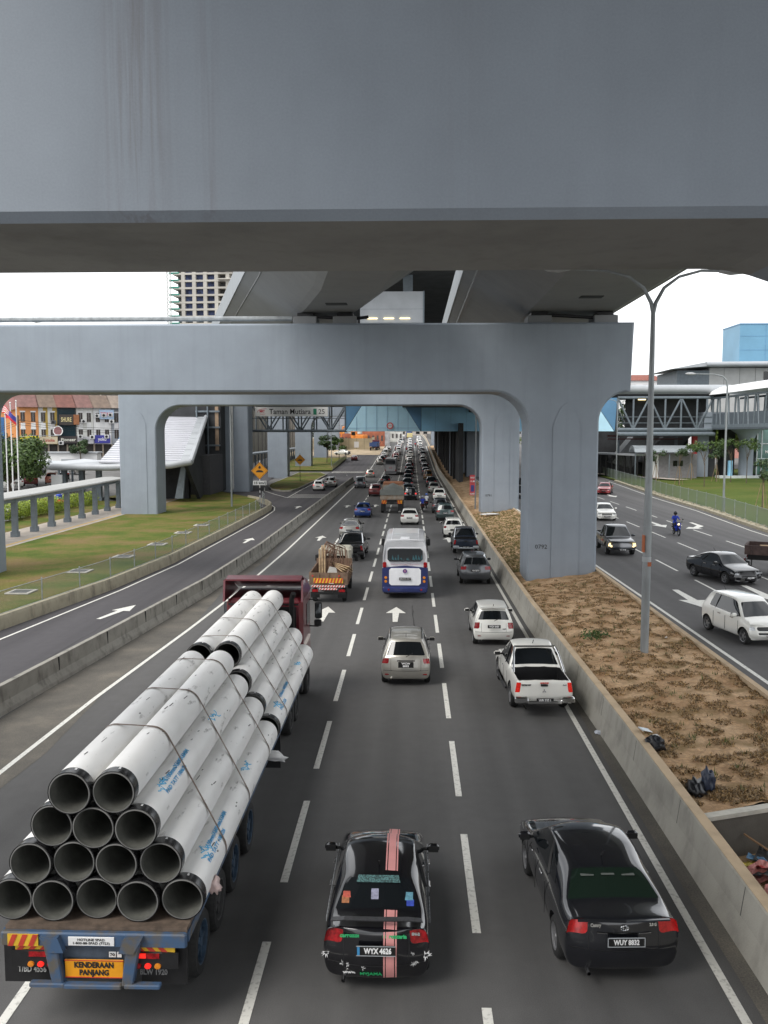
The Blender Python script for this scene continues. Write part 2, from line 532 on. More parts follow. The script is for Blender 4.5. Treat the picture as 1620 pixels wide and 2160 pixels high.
mb = MB().use(LOTS)
xs = [-700, -300, -160, -100, -70, -50, -44, -38, -30, -20, -15, -11, 0, 5.9, 6.1, 10.2, 10.35, 30, 34, 50, 80, 150, 300, 700]
vs = [(x, y, T(x, y) - 0.06 if not (6.0 < x < 10.3) else T(x, y) - 1.4) for y in YS for x in xs]
m_ = len(xs)
mb.add(vs, [(j * m_ + k, j * m_ + k + 1, (j + 1) * m_ + k + 1, (j + 1) * m_ + k) for j in range(len(YS) - 1) for k in range(m_ - 1)], True)
tag(mb.build('ground'), kind='structure')

mb = MB().use(ASPH); strip(mb, lambda y: interp(y, BARL) - 0.0, lambda y: interp(y, WALLR) + 0.1, YS)
tag(mb.build('main_road'), kind='structure')
mb = MB().use(SHOULD); strip(mb, lambda y: interp(y, BARL) + 0.25, lambda y: -10.1 + 0.25 * math.sin(y * .35), [y for y in YS if y <= 160], 0.004, 1)
tag(mb.build('road_shoulder'), kind='structure')
mb = MB().use(SHOULD); strip(mb, lambda y: 5.2 + .06 * math.sin(y * .5), lambda y: interp(y, WALLR) + .1, [y for y in YS if y <= 300], 0.004, 1)
tag(mb.build('wall_side_gutter'), kind='structure')
# service road: from the left kerb wall to the barrier; beyond y=160 it joins the highway
mb = MB().use(ASPH2)
strip(mb, lambda y: interp(y, KERB) - .4 if y < 95 else (-19.0 if y < 105 else -17.9), lambda y: interp(y, BARL) if y < 160 else -10.6, [y for y in YS if y >= 13] , 0.0)
tag(mb.build('service_road'), kind='structure')
# side road curving off to the left
mb = MB().use(ASPH2)
mb.add([(-17.9, 102, .004), (-17.9, 131, .004), (-22.0, 134, .004), (-24.5, 142, .004), (-26.5, 165, .004), (-28.3, 200, .62), (-31.5, 200, .62), (-31.5, 165, .004), (-31.0, 140, .004), (-28, 124, .004), (-22, 116, .004), (-19.0, 112, .004)],
       [tuple(range(12))])
tag(mb.build('side_road'), kind='structure')
mb = MB().use(ASPH3); strip(mb, 10.35, lambda y: interp(y, [(-40, 24), (70, 27.4), (88, 28.9), (106, 29.6), (143, 32.3), (300, 36), (900, 40)]), YS, Z_R)
tag(mb.build('opposite_road'), kind='structure')
mb = MB().use(mat('dusty_verge_earth', (0.42, 0.33, 0.22), 0.95, noise=0.25, scale=.3))
strip(mb, lambda y: -60 if y > 262 else -26, -17.4, [y for y in YS if y >= 250], 0.03)
strip(mb, -17.4, -9.6, [y for y in YS if y >= 262], 0.006)
tag(mb.build('dirt_track'), kind='structure')

# lane markings ---------------------------------------------------------------
mk = MB().use(ROADP)
def dash_line(x, y0, y1, ln, per, wd=0.15, z=0.0, phase=0.0):
    y = y0 + phase
    while y < y1:
        e = min(y + ln, y1)
        mk.add([(x - wd / 2, y, z + road_z(y) + .009), (x + wd / 2, y, z + road_z(y) + .009), (x + wd / 2, e, z + road_z(e) + .009), (x - wd / 2, e, z + road_z(e) + .009)], [(0, 1, 2, 3)])
        y += per
def solid(tab, wd=0.15, z=0.0, ys=None):
    ys = ys or [t[0] for t in tab]
    n = len(ys); vs = []
    for y in ys:
        x = interp(y, tab); vs += [(x - wd / 2, y, z + road_z(y) + .009), (x + wd / 2, y, z + road_z(y) + .009)]
    mk.add(vs, [(2 * k, 2 * k + 1, 2 * k + 3, 2 * k + 2) for k in range(n - 1)])
def zone(z): return [y for y in YS if z[0] <= y <= z[1]]
dash_line(-2.43, 4.67, 330, 3.8, 5.8)
dash_line(1.15, 3.04, 330, 3.8, 5.8)
dash_line(-5.98, 4.9, 330, 3.8, 5.8)
solid([(-20, -10.9), (15, -10.6), (28, -10.3), (38, -9.8), (48, -9.42), (65, -9.2), (97, -9.25), (140, -9.35), (172, -9.45)], ys=[-20, 15, 21, 28, 33, 38, 43, 48, 56, 65, 80, 97, 120, 140, 160, 172])
solid([(172, -9.5), (262, -9.6)], ys=zone((172, 262)) + [262])
solid([(-20, 4.93), (60, 4.93), (130, 5.1), (330, 5.3)], ys=[-20] + zone((0, 330)))
solid([(36.8, -17.15), (48, -16.0), (57.5, -15.4), (75, -15.25), (90, -15.15), (99, -15.4)], wd=.13)
solid([(20, -19.0), (36.8, -17.15)], wd=.13)
solid([(22, -13.9), (36, -12.75), (47, -11.75), (62, -11.3), (110, -11.3), (158, -11.15)], wd=.11)
solid([(-20, 10.85), (27, 10.92), (35, 10.86), (51, 10.7), (110, 10.7), (300, 11)], wd=.15, z=Z_R, ys=[-20, 13, 27, 35, 51, 80, 110, 170, 200, 250, 300])
solid([(40, 25.6), (70, 26.7), (88, 28.2), (106, 28.9), (143, 31.6)], wd=.12, z=Z_R)
for x_, ph in ((14.8, 0), (18.65, 1.2), (22.4, 2.3)):
    dash_line(x_, 19.6 + ph, 300, 4.4, 7.4, .13, Z_R)
# curve line at the side road and hump markings
def poly_line(pts, wd=.13, z=.012):
    for (a, b), (c, d) in zip(pts, pts[1:]):
        v = Vector((c - a, d - b)); n = Vector((-v.y, v.x)).normalized() * wd / 2
        mk.add([(a + n.x, b + n.y, z), (a - n.x, b - n.y, z), (c - n.x, d - n.y, z), (c + n.x, d + n.y, z)], [(0, 1, 2, 3)])
poly_line([(-15.4, 98.8), (-16.0, 103), (-17.4, 108), (-19.5, 112.5)])
poly_line([(-23.5, 141), (-22.2, 133), (-19.5, 125.5), (-16.7, 118.6)])
poly_line([(-16.7, 118.6), (-16.9, 135), (-16.9, 160), (-17.0, 172)])
poly_line([(-11.1, 160), (-9.5, 172)], .2)
for k in range(5):
    poly_line([(-16.5, 119 + k * 1.5), (-11.6, 119 + k * 1.5)], .35)
for k in range(6):
    poly_line([(-17.2, 188 + k * 1.4), (-10.2, 188 + k * 1.4)], .4, .3)
def arrow(x, y, sc=1.0, rz=0.0, z=0.0, curved=0):
    """straight-ahead lane arrow, base at x, y"""
    if curved:
        pts = [(-.1, 0), (.1, 0), (.2, 1.8), (.75 * curved, 2.9), (.85 * curved + .1, 2.7), (1.4 * curved, 3.6), (.45 * curved, 3.7), (.6 * curved, 3.3), (-.08, 2.2)]
    else:
        pts = [(-.11, 0), (.11, 0), (.16, 2.0), (.48, 2.0), (0, 3.5), (-.48, 2.0), (-.16, 2.0)]
    c, s_ = math.cos(rz), math.sin(rz)
    vs = [(x + (px * c - py * s_) * sc, y + (px * s_ + py * c) * sc, z + road_z(y) + .012) for px, py in pts]
    mk.add(vs, [tuple(range(len(vs)))])
for x, y in ((-4.13, 40.0), (-.73, 40.0), (-7.5, 70.8), (-7.6, 103), (-4.3, 104), (-7.8, 149), (-7.9, 182), (-4.3, 70.8)): arrow(x, y)
arrow(-14.55, 40.2, 1, -.2); arrow(-13.2, 69, 1, -.02); arrow(-13.3, 101.5); arrow(-13.4, 150); arrow(-13.4, 183); arrow(3.05, 70)
# opposite side: arrows pointing towards the camera
for x, y in ((12.9, 43.2), (16.7, 44.6), (20.7, 77)): arrow(x, y, 1.35, PI, Z_R)
arrow(24.0, 76.5, 1.4, PI, Z_R, curved=1); arrow(24.6, 112, 1.4, PI, Z_R)
tag(mk.build('road_markings', fix=False), kind='structure')

tar = MB().use(mat('tar_seam', (.028, .027, .027), .7, noise=.2, scale=6))
rnd = random.Random(31)
for x0, ya, yb in ((.12, 32, 44), (-7.6, 34, 52), (-13.9, 30, 66), (16.2, 40, 64), (3.2, 50, 80), (-.9, 52, 84)):
    pts = []; y = ya
    while y < yb: pts.append((x0 + .05 * math.sin(y * .7) + rnd.uniform(-.03, .03), y)); y += .7
    n_ = len(pts); wds = [rnd.uniform(.008, .028) for _ in pts]; zz = (Z_R if x0 > 10 else 0) + .007
    tar.add([p for k in range(n_) for p in ((pts[k][0] - wds[k], pts[k][1], zz), (pts[k][0] + wds[k], pts[k][1], zz))], [(2 * k, 2 * k + 1, 2 * k + 3, 2 * k + 2) for k in range(n_ - 1)])
for x0, y0_, wx, ly in ((-8.6, 31, 1.1, 2.6), (-6.9, 52, 1.4, 4), (2.2, 41, 1.2, 3), (-3.6, 66, 1.6, 5), (-10.3, 24.5, .8, 1.4), (-14.4, 52, 1.2, 3)):
    tar.add([(x0 + (k % 2) * wx + rnd.uniform(-.06, .06), y0_ + (k // 2) * ly + rnd.uniform(-.1, .1), .006) for k in (0, 1, 3, 2)], [(0, 1, 2, 3)]) if False else None
tag(tar.build('tar_seams', fix=False), kind='structure')

# ================================================================ lawns and verges
def patch(name, mt, poly, z, res=None):
    mb = MB().use(mt); mb.add([(x, y, z(x, y) if callable(z) else z) for x, y in poly], [tuple(range(len(poly)))])
    return tag(mb.build(name), kind='structure')
mb = MB().use(GRASS)
strip(mb, -29.4, lambda y: (interp(y, KERB) - .35) if y < 95 else lerp(-16.1, -20, (y - 95) / 18), [13, 20, 28, 37.7, 48, 58, 66, 75, 85, 95, 100, 104, 108, 113], 0.36, 6)
mb.add([(-29.4, 113, .36), (-20, 113, .36), (-23.5, 119, .36), (-26.8, 125, .36), (-30.5, 136, .36), (-45, 136, .36), (-45, 113, .36)], [(0, 1, 2, 3, 4, 5, 6)])
strip(mb, -29.9, -29.4, [13, 40, 75, 100, 113], 0.30, 1)
tag(mb.build('left_lawn'), kind='structure')
mb = MB().use(PAVE); strip(mb, -34.1, -29.5, [20, 45, 72, 100, 118], .325, 1); tag(mb.build('walkway_paving'), kind='structure')
mb = MB().use(mat('tactile_paving', (0.55, 0.36, 0.13), .8, noise=.1)); strip(mb, -30.25, -29.95, [20, 45, 72, 100, 112], .335, 1); tag(mb.build('tactile_strip'), kind='structure')
mb = MB().use(GRASS); strip(mb, -38.5, -34.2, [40, 60, 70, 80, 95, 108], lambda x, y: T(x, y) + .3); tag(mb.build('hedge_lawn'), kind='structure')
# island with the dark columns
ISL = [(-23.9, 170), (-23.6, 148), (-22.7, 141), (-21.2, 134.5), (-19.3, 131.2), (-18.1, 131.4), (-17.6, 136), (-17.5, 160), (-17.6, 182), (-19.5, 190), (-24.2, 190)]
mb = MB().use(GRASS)
mb.add([(x, y, .2 + road_z(y)) for x, y in ISL], [tuple(range(len(ISL)))])
strip(mb, -32, -17.9, [198, 210, 220, 235, 248], .25, 3)
tag(mb.build('island_lawn'), kind='structure')
mb = MB().use(BARR)
cx_, cy_ = -20.5, 160
for (a, b), (c, d) in zip(ISL, ISL[1:] + ISL[:1]):
    v = Vector((c - a, d - b)); n = Vector((v.y, -v.x)).normalized() * .18
    if n.dot(Vector((a - cx_, b - cy_))) < 0: n = -n
    mb.prism([(a, b, .0 + road_z(b)), (a + n.x, b + n.y, road_z(b)), (c + n.x, d + n.y, road_z(d)), (c, d, road_z(d))], (0, 0, .24))
tag(mb.build('island_kerb'), 'pale concrete kerb around the grass island with the dark columns', 'kerb')
# right-hand lawn
mb = MB().use(GRASSR)
strip(mb, lambda y: interp(y, [(-40, 24.6), (70, 28), (88, 29.5), (106, 30.2), (143, 33), (300, 37)]), 95, [0, 40, 60, 70, 80, 90, 106, 120, 143, 165, 185], lambda x, y: Z_R + road_z(y) + .12 + .25 * min(1, max(0, (x - 32) / 20)), 8)
tag(mb.build('right_lawn'), kind='structure')
mb = MB().use(PAVE); strip(mb, lambda y: 39 - (y - 145) * .42, lambda y: 41.5 - (y - 145) * .42, [140, 150, 165, 182], lambda x, y: Z_R + .45 + road_z(y)); tag(mb.build('right_footpath'), kind='structure')

# median soil: mounded, with a pit near the camera
def soil_z(x, y):
    t = (x - 5.7) / 4.8
    z = lerp(0.62, 0.98, t) if y < 38 else lerp(lerp(0.62, 0.25, min(1, (y - 38) / 8)), 0.98, t)
    if y > 60: z = lerp(.30, .98, t)
    z += 0.10 * mnoise.noise(Vector((x * .5, y * .4, 0))) 
    bmp = mnoise.noise(Vector((x * 2.1, y * 1.5, 3.0)))
    z += 0.13 * max(0, bmp) + 0.035 * mnoise.noise(Vector((x * 7, y * 6, 1)))
    if t < .03 or t > .97: z -= .05
    return z + road_z(y)
mb = MB().use(SOIL)
def pit_y(x): return 17.75 + (x - 5.9) * .36
vs = []; nx = 44; ys_ = [None] + [18.2 + k * .115 for k in range(300)] + [52.7 + k * .45 for k in range(150)] + [120 + k * 4 for k in range(50)]
for y in ys_:
    for k in range(nx + 1):
        x = 5.75 + 4.75 * k / nx
        yy = pit_y(x) + .1 if y is None else max(y, pit_y(x) + .11 + .001 * (y))
        vs.append((x, yy, soil_z(x, yy)))
mb.add(vs, [(j * (nx + 1) + k, j * (nx + 1) + k + 1, (j + 1) * (nx + 1) + k + 1, (j + 1) * (nx + 1) + k) for j in range(len(ys_) - 1) for k in range(nx)], True)
tag(mb.build('median_soil'), kind='structure')
mb = MB().use(SOIL); mb.add([(5.9, 8, -.15), (10.3, 8, -.15), (10.3, 20, -.15), (5.9, 20, -.15)], [(0, 1, 2, 3)])
tag(mb.build('pit_floor'), kind='structure')
mb = MB().use(raw_conc('pit_wall_concrete', (0.12, 0.11, 0.095), .5))
mb.prism([(5.9, pit_y(5.9), -.8), (10.3, pit_y(10.3), -.8), (10.3, pit_y(10.3) - .16, -.8), (5.9, pit_y(5.9) - .16, -.8)], (0, 0, 1.52))
pw = mb.build('pit_wall'); tag(pw, 'dark concrete retaining wall of the litter pit in the bare median', 'wall')
mb = MB().use(mat('pale_coping', (0.50, 0.48, 0.42), .8, noise=.15, scale=3))
mb.prism([(5.9, pit_y(5.9) + .02, .725), (10.3, pit_y(10.3) + .02, .725), (10.3, pit_y(10.3) - .2, .725), (5.9, pit_y(5.9) - .2, .725)], (0, 0, .09))
mb.build('coping', pw)

# dry grass tufts on the soil (nobody could count them)
def tufts(name, mt, n, area, zf, h=(.05, .14), per=7, sd=1, clump=None, kind='stuff'):
    rnd = random.Random(sd); mb = MB().use(mt); vs = []; fs = []
    for _ in range(n):
        x = rnd.uniform(area[0], area[1]); y = area[2] + (area[3] - area[2]) * rnd.random() ** 1.6
        if clump == 'm' and mnoise.noise(Vector((x * 2.1, y * 1.5, 3.0))) < .06: continue
        z = zf(x, y)
        for _k in range(per):
            a = rnd.uniform(0, 2 * PI); hh = rnd.uniform(*h); ln = rnd.uniform(.3, 1.2) * hh; w_ = (.012 + .006 * rnd.random()) * (1.8 if clump == 'm' else 1)
            dx, dy = math.cos(a), math.sin(a); ox, oy = rnd.gauss(0, .05), rnd.gauss(0, .05); o = len(vs)
            vs += [(x + ox - dy * w_, y + oy + dx * w_, z), (x + ox + dy * w_, y + oy - dx * w_, z), (x + ox + dx * ln, y + oy + dy * ln, z + hh)]
            fs.append((o, o + 1, o + 2))
    mb.add(vs, fs)
    return tag(mb.build(name, fix=False), kind=kind)
tufts('dry_grass', leaf_mat('dry_grass_blades', (0.27, 0.185, 0.095)), 16000, (5.95, 10.3, 18.5, 48), lambda x, y: soil_z(x, max(y, pit_y(x) + .1)), clump='m', h=(.02, .055))
tufts('weed_cover', leaf_mat('green_weed_blades', (0.10, 0.12, 0.035)), 130, (6.0, 10.2, 19, 48), lambda x, y: soil_z(x, y), sd=5, h=(.06, .16))
tufts('olive_turf', leaf_mat('olive_turf_blades', (0.17, 0.15, 0.05)), 5200, (6.0, 10.2, 52.5, 90), lambda x, y: soil_z(x, y), clump='m2', sd=6, h=(.05, .12))

# ================================================================ barriers and kerb walls
def fence_tag(o, l, c): return tag(o, l, c)
mb = MB().use(BARR)
SECR = [(0, 0), (0.03, .10), (.13, .42), (.20, .93), (.235, .97), (.40, .97), (.44, .93), (.48, -.3), (.48, -.8), (0, -.8)]
ysw = [-8, 13, 18, 23, 31, 40, 50, 60, 75, 100, 130, 160, 175] + list(range(190, 360, 12)) + [400, 500, 700]
mb.sweep(SECR, [(interp(y, WALLR), y, road_z(y)) for y in ysw])
wr = mb.build('median_barrier'); tag(wr, 'long pale concrete barrier wall between the main road and the bare earth median', 'barrier')
mb = MB().use(CAP); mb.sweep([(.215, .972), (.43, .972), (.43, .99), (.215, .99)], [(interp(y, WALLR), y, road_z(y)) for y in ysw]); mb.build('coping', wr)
mb = MB().use(BLACKL)
y = 11.0
while y < 120:
    x = interp(y, WALLR) + road_z(y) * 0
    mb.prism([(x + .128, y, .42), (x + .198, y, .93), (x + .21, y, .93), (x + .14, y, .42)], (0, .022, 0))
    y += 3.6 if y < 60 else 6
mb.build('joint', wr)
mb = MB().use(CAP)
mb.sweep([(0, -.5), (0, .34), (.16, .36), (.17, -.5)], [(x, y, z) for x, y, z in [(10.28, y, Z_R - .25 + road_z(y)) for y in [-8, 17, 30, 50, 80, 120, 160, 200, 260, 340]]])
tag(mb.build('median_kerb_wall'), 'low sandy concrete kerb between the bare median and the opposite carriageway', 'kerb wall')
SECJ = [(-.28, 0), (-.25, .12), (-.13, .35), (-.09, .85), (.09, .85), (.13, .35), (.25, .12), (.28, 0)]
mb = MB().use(BARR_OLD)
ysb = [-10, 10, 18, 26, 30, 35, 41, 47, 54, 62, 75, 90, 110, 130, 150, 160]
mb.sweep(SECJ, [(interp(y, BARL), y) for y in ysb])
bl = mb.build('concrete_barrier'); tag(bl, 'weathered concrete barrier dividing the service road from the highway lanes', 'barrier')
mb = MB().use(BLACKL)
y = 14
while y < 120:
    x = interp(y, BARL); mb.bb(x + .085, x + .14, y, y + .03, .36, .84) ; y += 4.0
mb.build('joint', bl)
mb = MB().use(KERBW)
mb.sweep([(0, 0), (-.06, .5), (-.10, .62), (-.32, .62), (-.36, 0)], [(x, y) for y, x in [(20, -20.5), (28, -19.4)] + KERB[1:] + [(99, -15.8), (103, -16.3), (107, -17.4), (111, -19.0), (114.5, -21)]][:])
tag(mb.build('kerb_wall'), 'low stained concrete wall edging the sloping lawn on the left', 'kerb wall')
mb = MB().use(KERBW)
kk = [(y, interp(y, [(-40, 24.3), (70, 27.6), (88, 29.1), (106, 29.8), (143, 32.5)])) for y in (10, 40, 60, 70, 80, 88, 97, 106, 125, 143)]
mb.sweep([(0, -.1), (0, .18), (.35, .26), (.4, -.1)], [(x, y, Z_R) for y, x in kk])
rnd = random.Random(3)
for k in range(260):
    y = rnd.uniform(60, 128); x = interp(y, [(a, b) for a, b in kk]) + rnd.uniform(.15, .8)
    s_ = rnd.uniform(.1, .24); mb.at(x, y, Z_R + .24, rnd.uniform(0, 3)).box((0, 0, 0), (s_ * 1.4, s_, s_ * .7), .6)
mb.at()
tag(mb.build('stone_kerb'), 'rubble stone kerb along the far edge of the opposite carriageway', 'kerb')

# mesh fences: posts, rails and a see-through net
m, t, b = _new('fence_net')
tcn = t.nodes.new('ShaderNodeTexCoord'); sx = t.nodes.new('ShaderNodeSeparateXYZ'); t.links.new(tcn.outputs['Object'], sx.inputs[0])
tr = t.nodes.new('ShaderNodeBsdfTransparent'); ms = t.nodes.new('ShaderNodeMixShader'); ms.inputs[0].default_value = .34
b.inputs['Base Color'].default_value = (.26, .29, .27, 1)
t.links.new(tr.outputs[0], ms.inputs[1]); t.links.new(b.outputs[0], ms.inputs[2]); t.links.new(ms.outputs[0], t.nodes['Material Output'].inputs['Surface'])
NET = m
m, t, b = _new('green_fence_net')
tr = t.nodes.new('ShaderNodeBsdfTransparent'); ms = t.nodes.new('ShaderNodeMixShader'); ms.inputs[0].default_value = .55
b.inputs['Base Color'].default_value = (.20, .26, .20, 1)
t.links.new(tr.outputs[0], ms.inputs[1]); t.links.new(b.outputs[0], ms.inputs[2]); t.links.new(ms.outputs[0], t.nodes['Material Output'].inputs['Surface'])
NETG = m
def mesh_fence(path, h, spacing, net, label, zf, name='mesh_fence'):
    root = empty(name, (path[0][0], path[0][1], 0), 0, label, 'fence')
    P = [Vector((x - path[0][0], y - path[0][1], zf(x, y))) for x, y in path]
    mb = MB().use(net)
    for a, c in zip(P, P[1:]): mb.add([a, c, c + Vector((0, 0, h)), a + Vector((0, 0, h))], [(0, 1, 2, 3)])
    mb.build('netting', root, fix=False)
    mb = MB().use(STEEL); mb.tube([p + Vector((0, 0, h)) for p in P], .018, 5); mb.tube([p + Vector((0, 0, .12)) for p in P], .02, 5); mb.build('rail', root)
    first = None
    d = 0.0
    for a, c in zip(P, P[1:]):
        L = (c - a).length
        while d < L:
            p = a.lerp(c, d / L)
            if first is None:
                q = MB().use(STEEL); q.tube([(0, 0, -.05), (0, 0, h + .1)], .032, 6)
                first = q.build('post', root); o = first
            else:
                o = first.copy(); COL.objects.link(o)
            o.location = p; d += spacing
        d -= L
    return root
mesh_fence([(-20.1, 28), (-18.7, 37.7), (-17.2, 48), (-16.5, 58), (-16.35, 75), (-16.4, 95), (-17.2, 103), (-18.3, 108)], 1.15, 3.6, NET, 'low grey wire mesh fence behind the kerb wall beside the left lawn', lambda x, y: .38)
mesh_fence([(26.3, 50), (28.2, 70), (29.8, 88), (30.6, 106), (33.3, 143), (35, 165)], 1.5, 3.4, NETG, 'green mesh fence between the opposite carriageway and the bright lawn', lambda x, y: Z_R + .12)
mesh_fence([(-17.8, 200), (-17.9, 215), (-18.0, 246)], 1.2, 4, NETG, 'short dark mesh fence at the road edge by the two roadside trees', lambda x, y: road_z(y) + .2)

# ================================================================ viaduct portals
def arc(cx, cz, rx, rz_, a0, a1, n=10):
    return [(cx + rx * math.cos(R(lerp(a0, a1, k / n))), cz + rz_ * math.sin(R(lerp(a0, a1, k / n)))) for k in range(n + 1)]
def portal(y0, depth, lc, rc, zb, zt, rend, lend, label, rr=2.0, rl=2.4, z0=-0.3, mt=PAINT, number=None, panels=True, zr=0.0, top=0.0):
    root = empty('viaduct_portal', (0, y0, 0), 0, label, 'viaduct portal')
    pts = []
    pts += [(lc[0], z0), (lc[0], zb - rl)]
    pts += arc(lc[0] - rl, zb - rl, rl, rl, 0, 90)[1:] if lend < lc[0] - rl else []
    pts += [(lend, zb), (lend, zt)] if lend < lc[0] - .05 else [(lc[0], zt)]
    pts += [(rend, zt + top), (rend - .15, zb)]
    rq = min(rend - .15 - rc[1], 1.8)
    pts += arc(rc[1] + rq, zb - rq, rq, rq, 90, 180)
    pts += [(rc[1], z0), (rc[0], z0)]
    pts += arc(rc[0] - rr, zb - rr, rr, rr, 0, 90, 12)
    pts += arc(lc[1] + rl, zb - rl, rl, rl, 90, 180, 12)
    pts += [(lc[1], z0)]
    bm = bmesh.new()
    fv = [bm.verts.new((x, 0, z)) for x, z in pts]; bv = [bm.verts.new((x, depth, z)) for x, z in pts]
    n = len(pts)
    f1 = bm.faces.new(fv); f2 = bm.faces.new(bv[::-1])
    for k in range(n): bm.faces.new((fv[k], bv[k], bv[(k + 1) % n], fv[(k + 1) % n]))
    bmesh.ops.recalc_face_normals(bm, faces=bm.faces)
    eds = [e for e in bm.edges if (e in f1.edges[:] or e in f2.edges[:])]
    bmesh.ops.bevel(bm, geom=eds, offset=.10, segments=1, affect='EDGES')
    bmesh.ops.triangulate(bm, faces=[f for f in bm.faces if len(f.verts) > 5])
    me = bpy.data.meshes.new('frame'); bm.to_mesh(me); bm.free(); me.materials.append(mt); me.materials.append(SOFFIT_BOUNCE)
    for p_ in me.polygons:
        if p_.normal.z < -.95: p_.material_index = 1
    fr = bpy.data.objects.new('frame', me); COL.objects.link(fr); fr.parent = root
    if panels:
        for c in (lc, rc):
            cx = (c[0] + c[1]) / 2 + .15; hw = .75; zt_ = zb - 1.9
            og = [(cx - hw, z0)] + [(cx - hw * (1 - k / 6) ** .55, zt_ + 1.3 * (k / 6)) for k in range(7)] + [(cx + hw * (1 - k / 6) ** .55, zt_ + 1.3 * (k / 6)) for k in range(5, -1, -1)] + [(cx + hw, z0)]
            q = MB().use(mt); q.prism([(x, -.045, z) for x, z in og], (0, .05, 0)); q.build('arch_panel', root)
    if number:
        text(number, .34, BLACKL, (rc[0] + .75, -.008, 2.35), root)
    return root
portal(9.4, 3.05, (-24, -20.2), (6.4, 10.2), 10.82, 17.0, 12.4, -26, 'nearest huge grey painted beam crossing the top of the view', 2.5, 2.2, mt=PAINT_NEAR, panels=False)
portal(49, 3.4, (-28.3, -24.45), (6.45, 10.25), 10.90, 14.62, 12.05, -30, 'grey portal pier with its column standing on the bare soil beside the pickup lane', 2.0, 1.35, number='0792', z0=-.4)
portal(90, 3.4, (-29.9, -26.1), (7.1, 10.9), 11.48, 15.1, 12.6, -29.9, 'second grey portal pier whose left column stands on the lawn by the covered walkway', 2.4, 2.6, number='0791')
PB = []
for k, y in enumerate((131, 172, 213, 254, 295, 336)):
    lab = ['third grey portal pier, its left column carrying a white downpipe', 'fourth grey portal pier with a dark shaded column on the grass island',
           'fifth grey portal pier behind the orange hump sign', 'sixth grey portal pier beyond the far end of the island', 'seventh grey portal pier behind the roadside tree', 'eighth and farthest grey portal pier beside the dirt track'][k]
    if k == 0:
        for (xa, xb_, yc, lb) in ((-28, -24.1, 131, lab), (9.7, 13.2, 158, 'single grey column just behind the footbridge on the right')):
            rt = empty('viaduct_column', (xa, yc, 0), 0, lb, 'viaduct column'); w_ = xb_ - xa; q = MB().use(PAINT)
            q.prism([(.15, 0, -.3), (w_ - .15, 0, -.3), (w_, .15, -.3), (w_, 3.05, -.3), (w_ - .15, 3.2, -.3), (.15, 3.2, -.3), (0, 3.05, -.3), (0, .15, -.3)], (0, 0, 15.2)); q.build('shaft', rt)
            q = MB().use(PAINT); q.bevbox((w_ / 2, 1.6, 15.6), (w_ + 2.4, 3.4, 1.4), .12); q.build('column_head', rt)
        continue
    portal(y, 3.2, (-28, -24.1), (7.5, 11.0), (14.6 if y < 200 else 12.2) + road_z(y), (17.2 if y < 200 else 15.5) + road_z(y), 12.3, -28, lab, 2.4, 2.6, number=None, panels=False, z0=-.3)
# rough numbers stencilled on further columns
dp = MB().use(mat('white_pipe', (.62, .62, .6), .5, noise=.1)); dp.tube([(0, 0, .35), (0, 0, 14)], .13, 8)
for z in (1, 4, 7, 10, 13): dp.tube([(0, 0, z), (0, 0, z + .12)], .17, 8)
dpo = dp.build('downpipe'); dpo.location = (-26.5, 130.8, 0); tag(dpo, 'white downpipe fixed to the front of the third column on the left', 'pipe')

# ================================================================ viaduct girders
def girder(path, hs, hw, label, z0=15.3):
    root = empty('viaduct_girder', (0, 0, 0), 0, label, 'viaduct girder')
    zt = z0 + 2.2
    sec = [(-hs + .35, z0), (hs - .35, z0), (hs, z0 + .22), (hw - .15, zt - .12), (hw, zt), (hw, zt + .05), (hw - .5, zt + .05), (hw - .6, zt - .5), (-hw + .6, zt - .5), (-hw + .5, zt + .05), (-hw, zt + .05), (-hw, zt), (-hw + .15, zt - .12), (-hs, z0 + .22)]
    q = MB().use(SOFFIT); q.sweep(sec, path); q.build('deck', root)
    for sg in (-1, 1):
        q = MB().use(GIRDER); q.sweep([(sg * (hw + .02), zt - .06), (sg * (hw + .1), zt + 1.15), (sg * (hw + .02), zt + 1.22), (sg * (hw - .12), zt + 1.2), (sg * (hw - .16), zt + .06)][::sg], path); q.build('parapet', root)
    return root
gl = [(-1.9, -60), (-1.9, 22), (-1.7, 30), (-1.85, 36), (-2.9, 42.5), (-4.45, 49), (-7.8, 61), (-12, 76), (-16.5, 92), (-20, 104), (-22.5, 118), (-23.5, 150)]
gL = girder([(x, y) for x, y in gl], 1.75, 4.45, 'left concrete viaduct girder curving away above the second beam')
gR = girder([(8.75, -60), (8.72, 20), (8.75, 49), (8.8, 90), (8.8, 112)], 2.65, 5.95, 'right concrete viaduct girder running straight overhead')
for (xa, ya, par) in ((-3.9, 46.5, gL), (8.8, 44.5, gR)):
    q = MB().use(DARKW); q.bb(xa - .55, xa + .55, ya - .35, ya + .35, 15.27, 15.33); q.build('hatch', par)
for x, lab in ((-5.9, 'left bearing block under the left viaduct girder'), (-3.7, 'right bearing block under the left viaduct girder'), (7.0, 'left bearing block under the right viaduct girder'), (10.6, 'right bearing block under the right viaduct girder')):
    q = MB().use(SOFFIT); q.bevbox((0, 0, .22), (1.3, 1.6, .44), .03); q.use(BLACKT).bevbox((0, 0, .54), (.9, 1.2, .2), .02)
    o = q.build('bearing_block'); o.location = (x, 50.2, 14.62); tag(o, lab, 'bearing block', 'bearing blocks on the second beam')
q = MB().use(BLACKT)
for k, (x0, x1) in enumerate(((-6.6, -2.4), (7.0, 11.2))):
    q.tube([(x0, 49.8, 15.02), (x0 + .8, 49.8, 15.1), (x1 - .9, 49.8, 14.95), (x1, 49.8, 15.05)], .09, 6)
tag(q.build('drain_pipes'), 'black drain pipes slung between the bearings on top of the second beam', 'pipe')
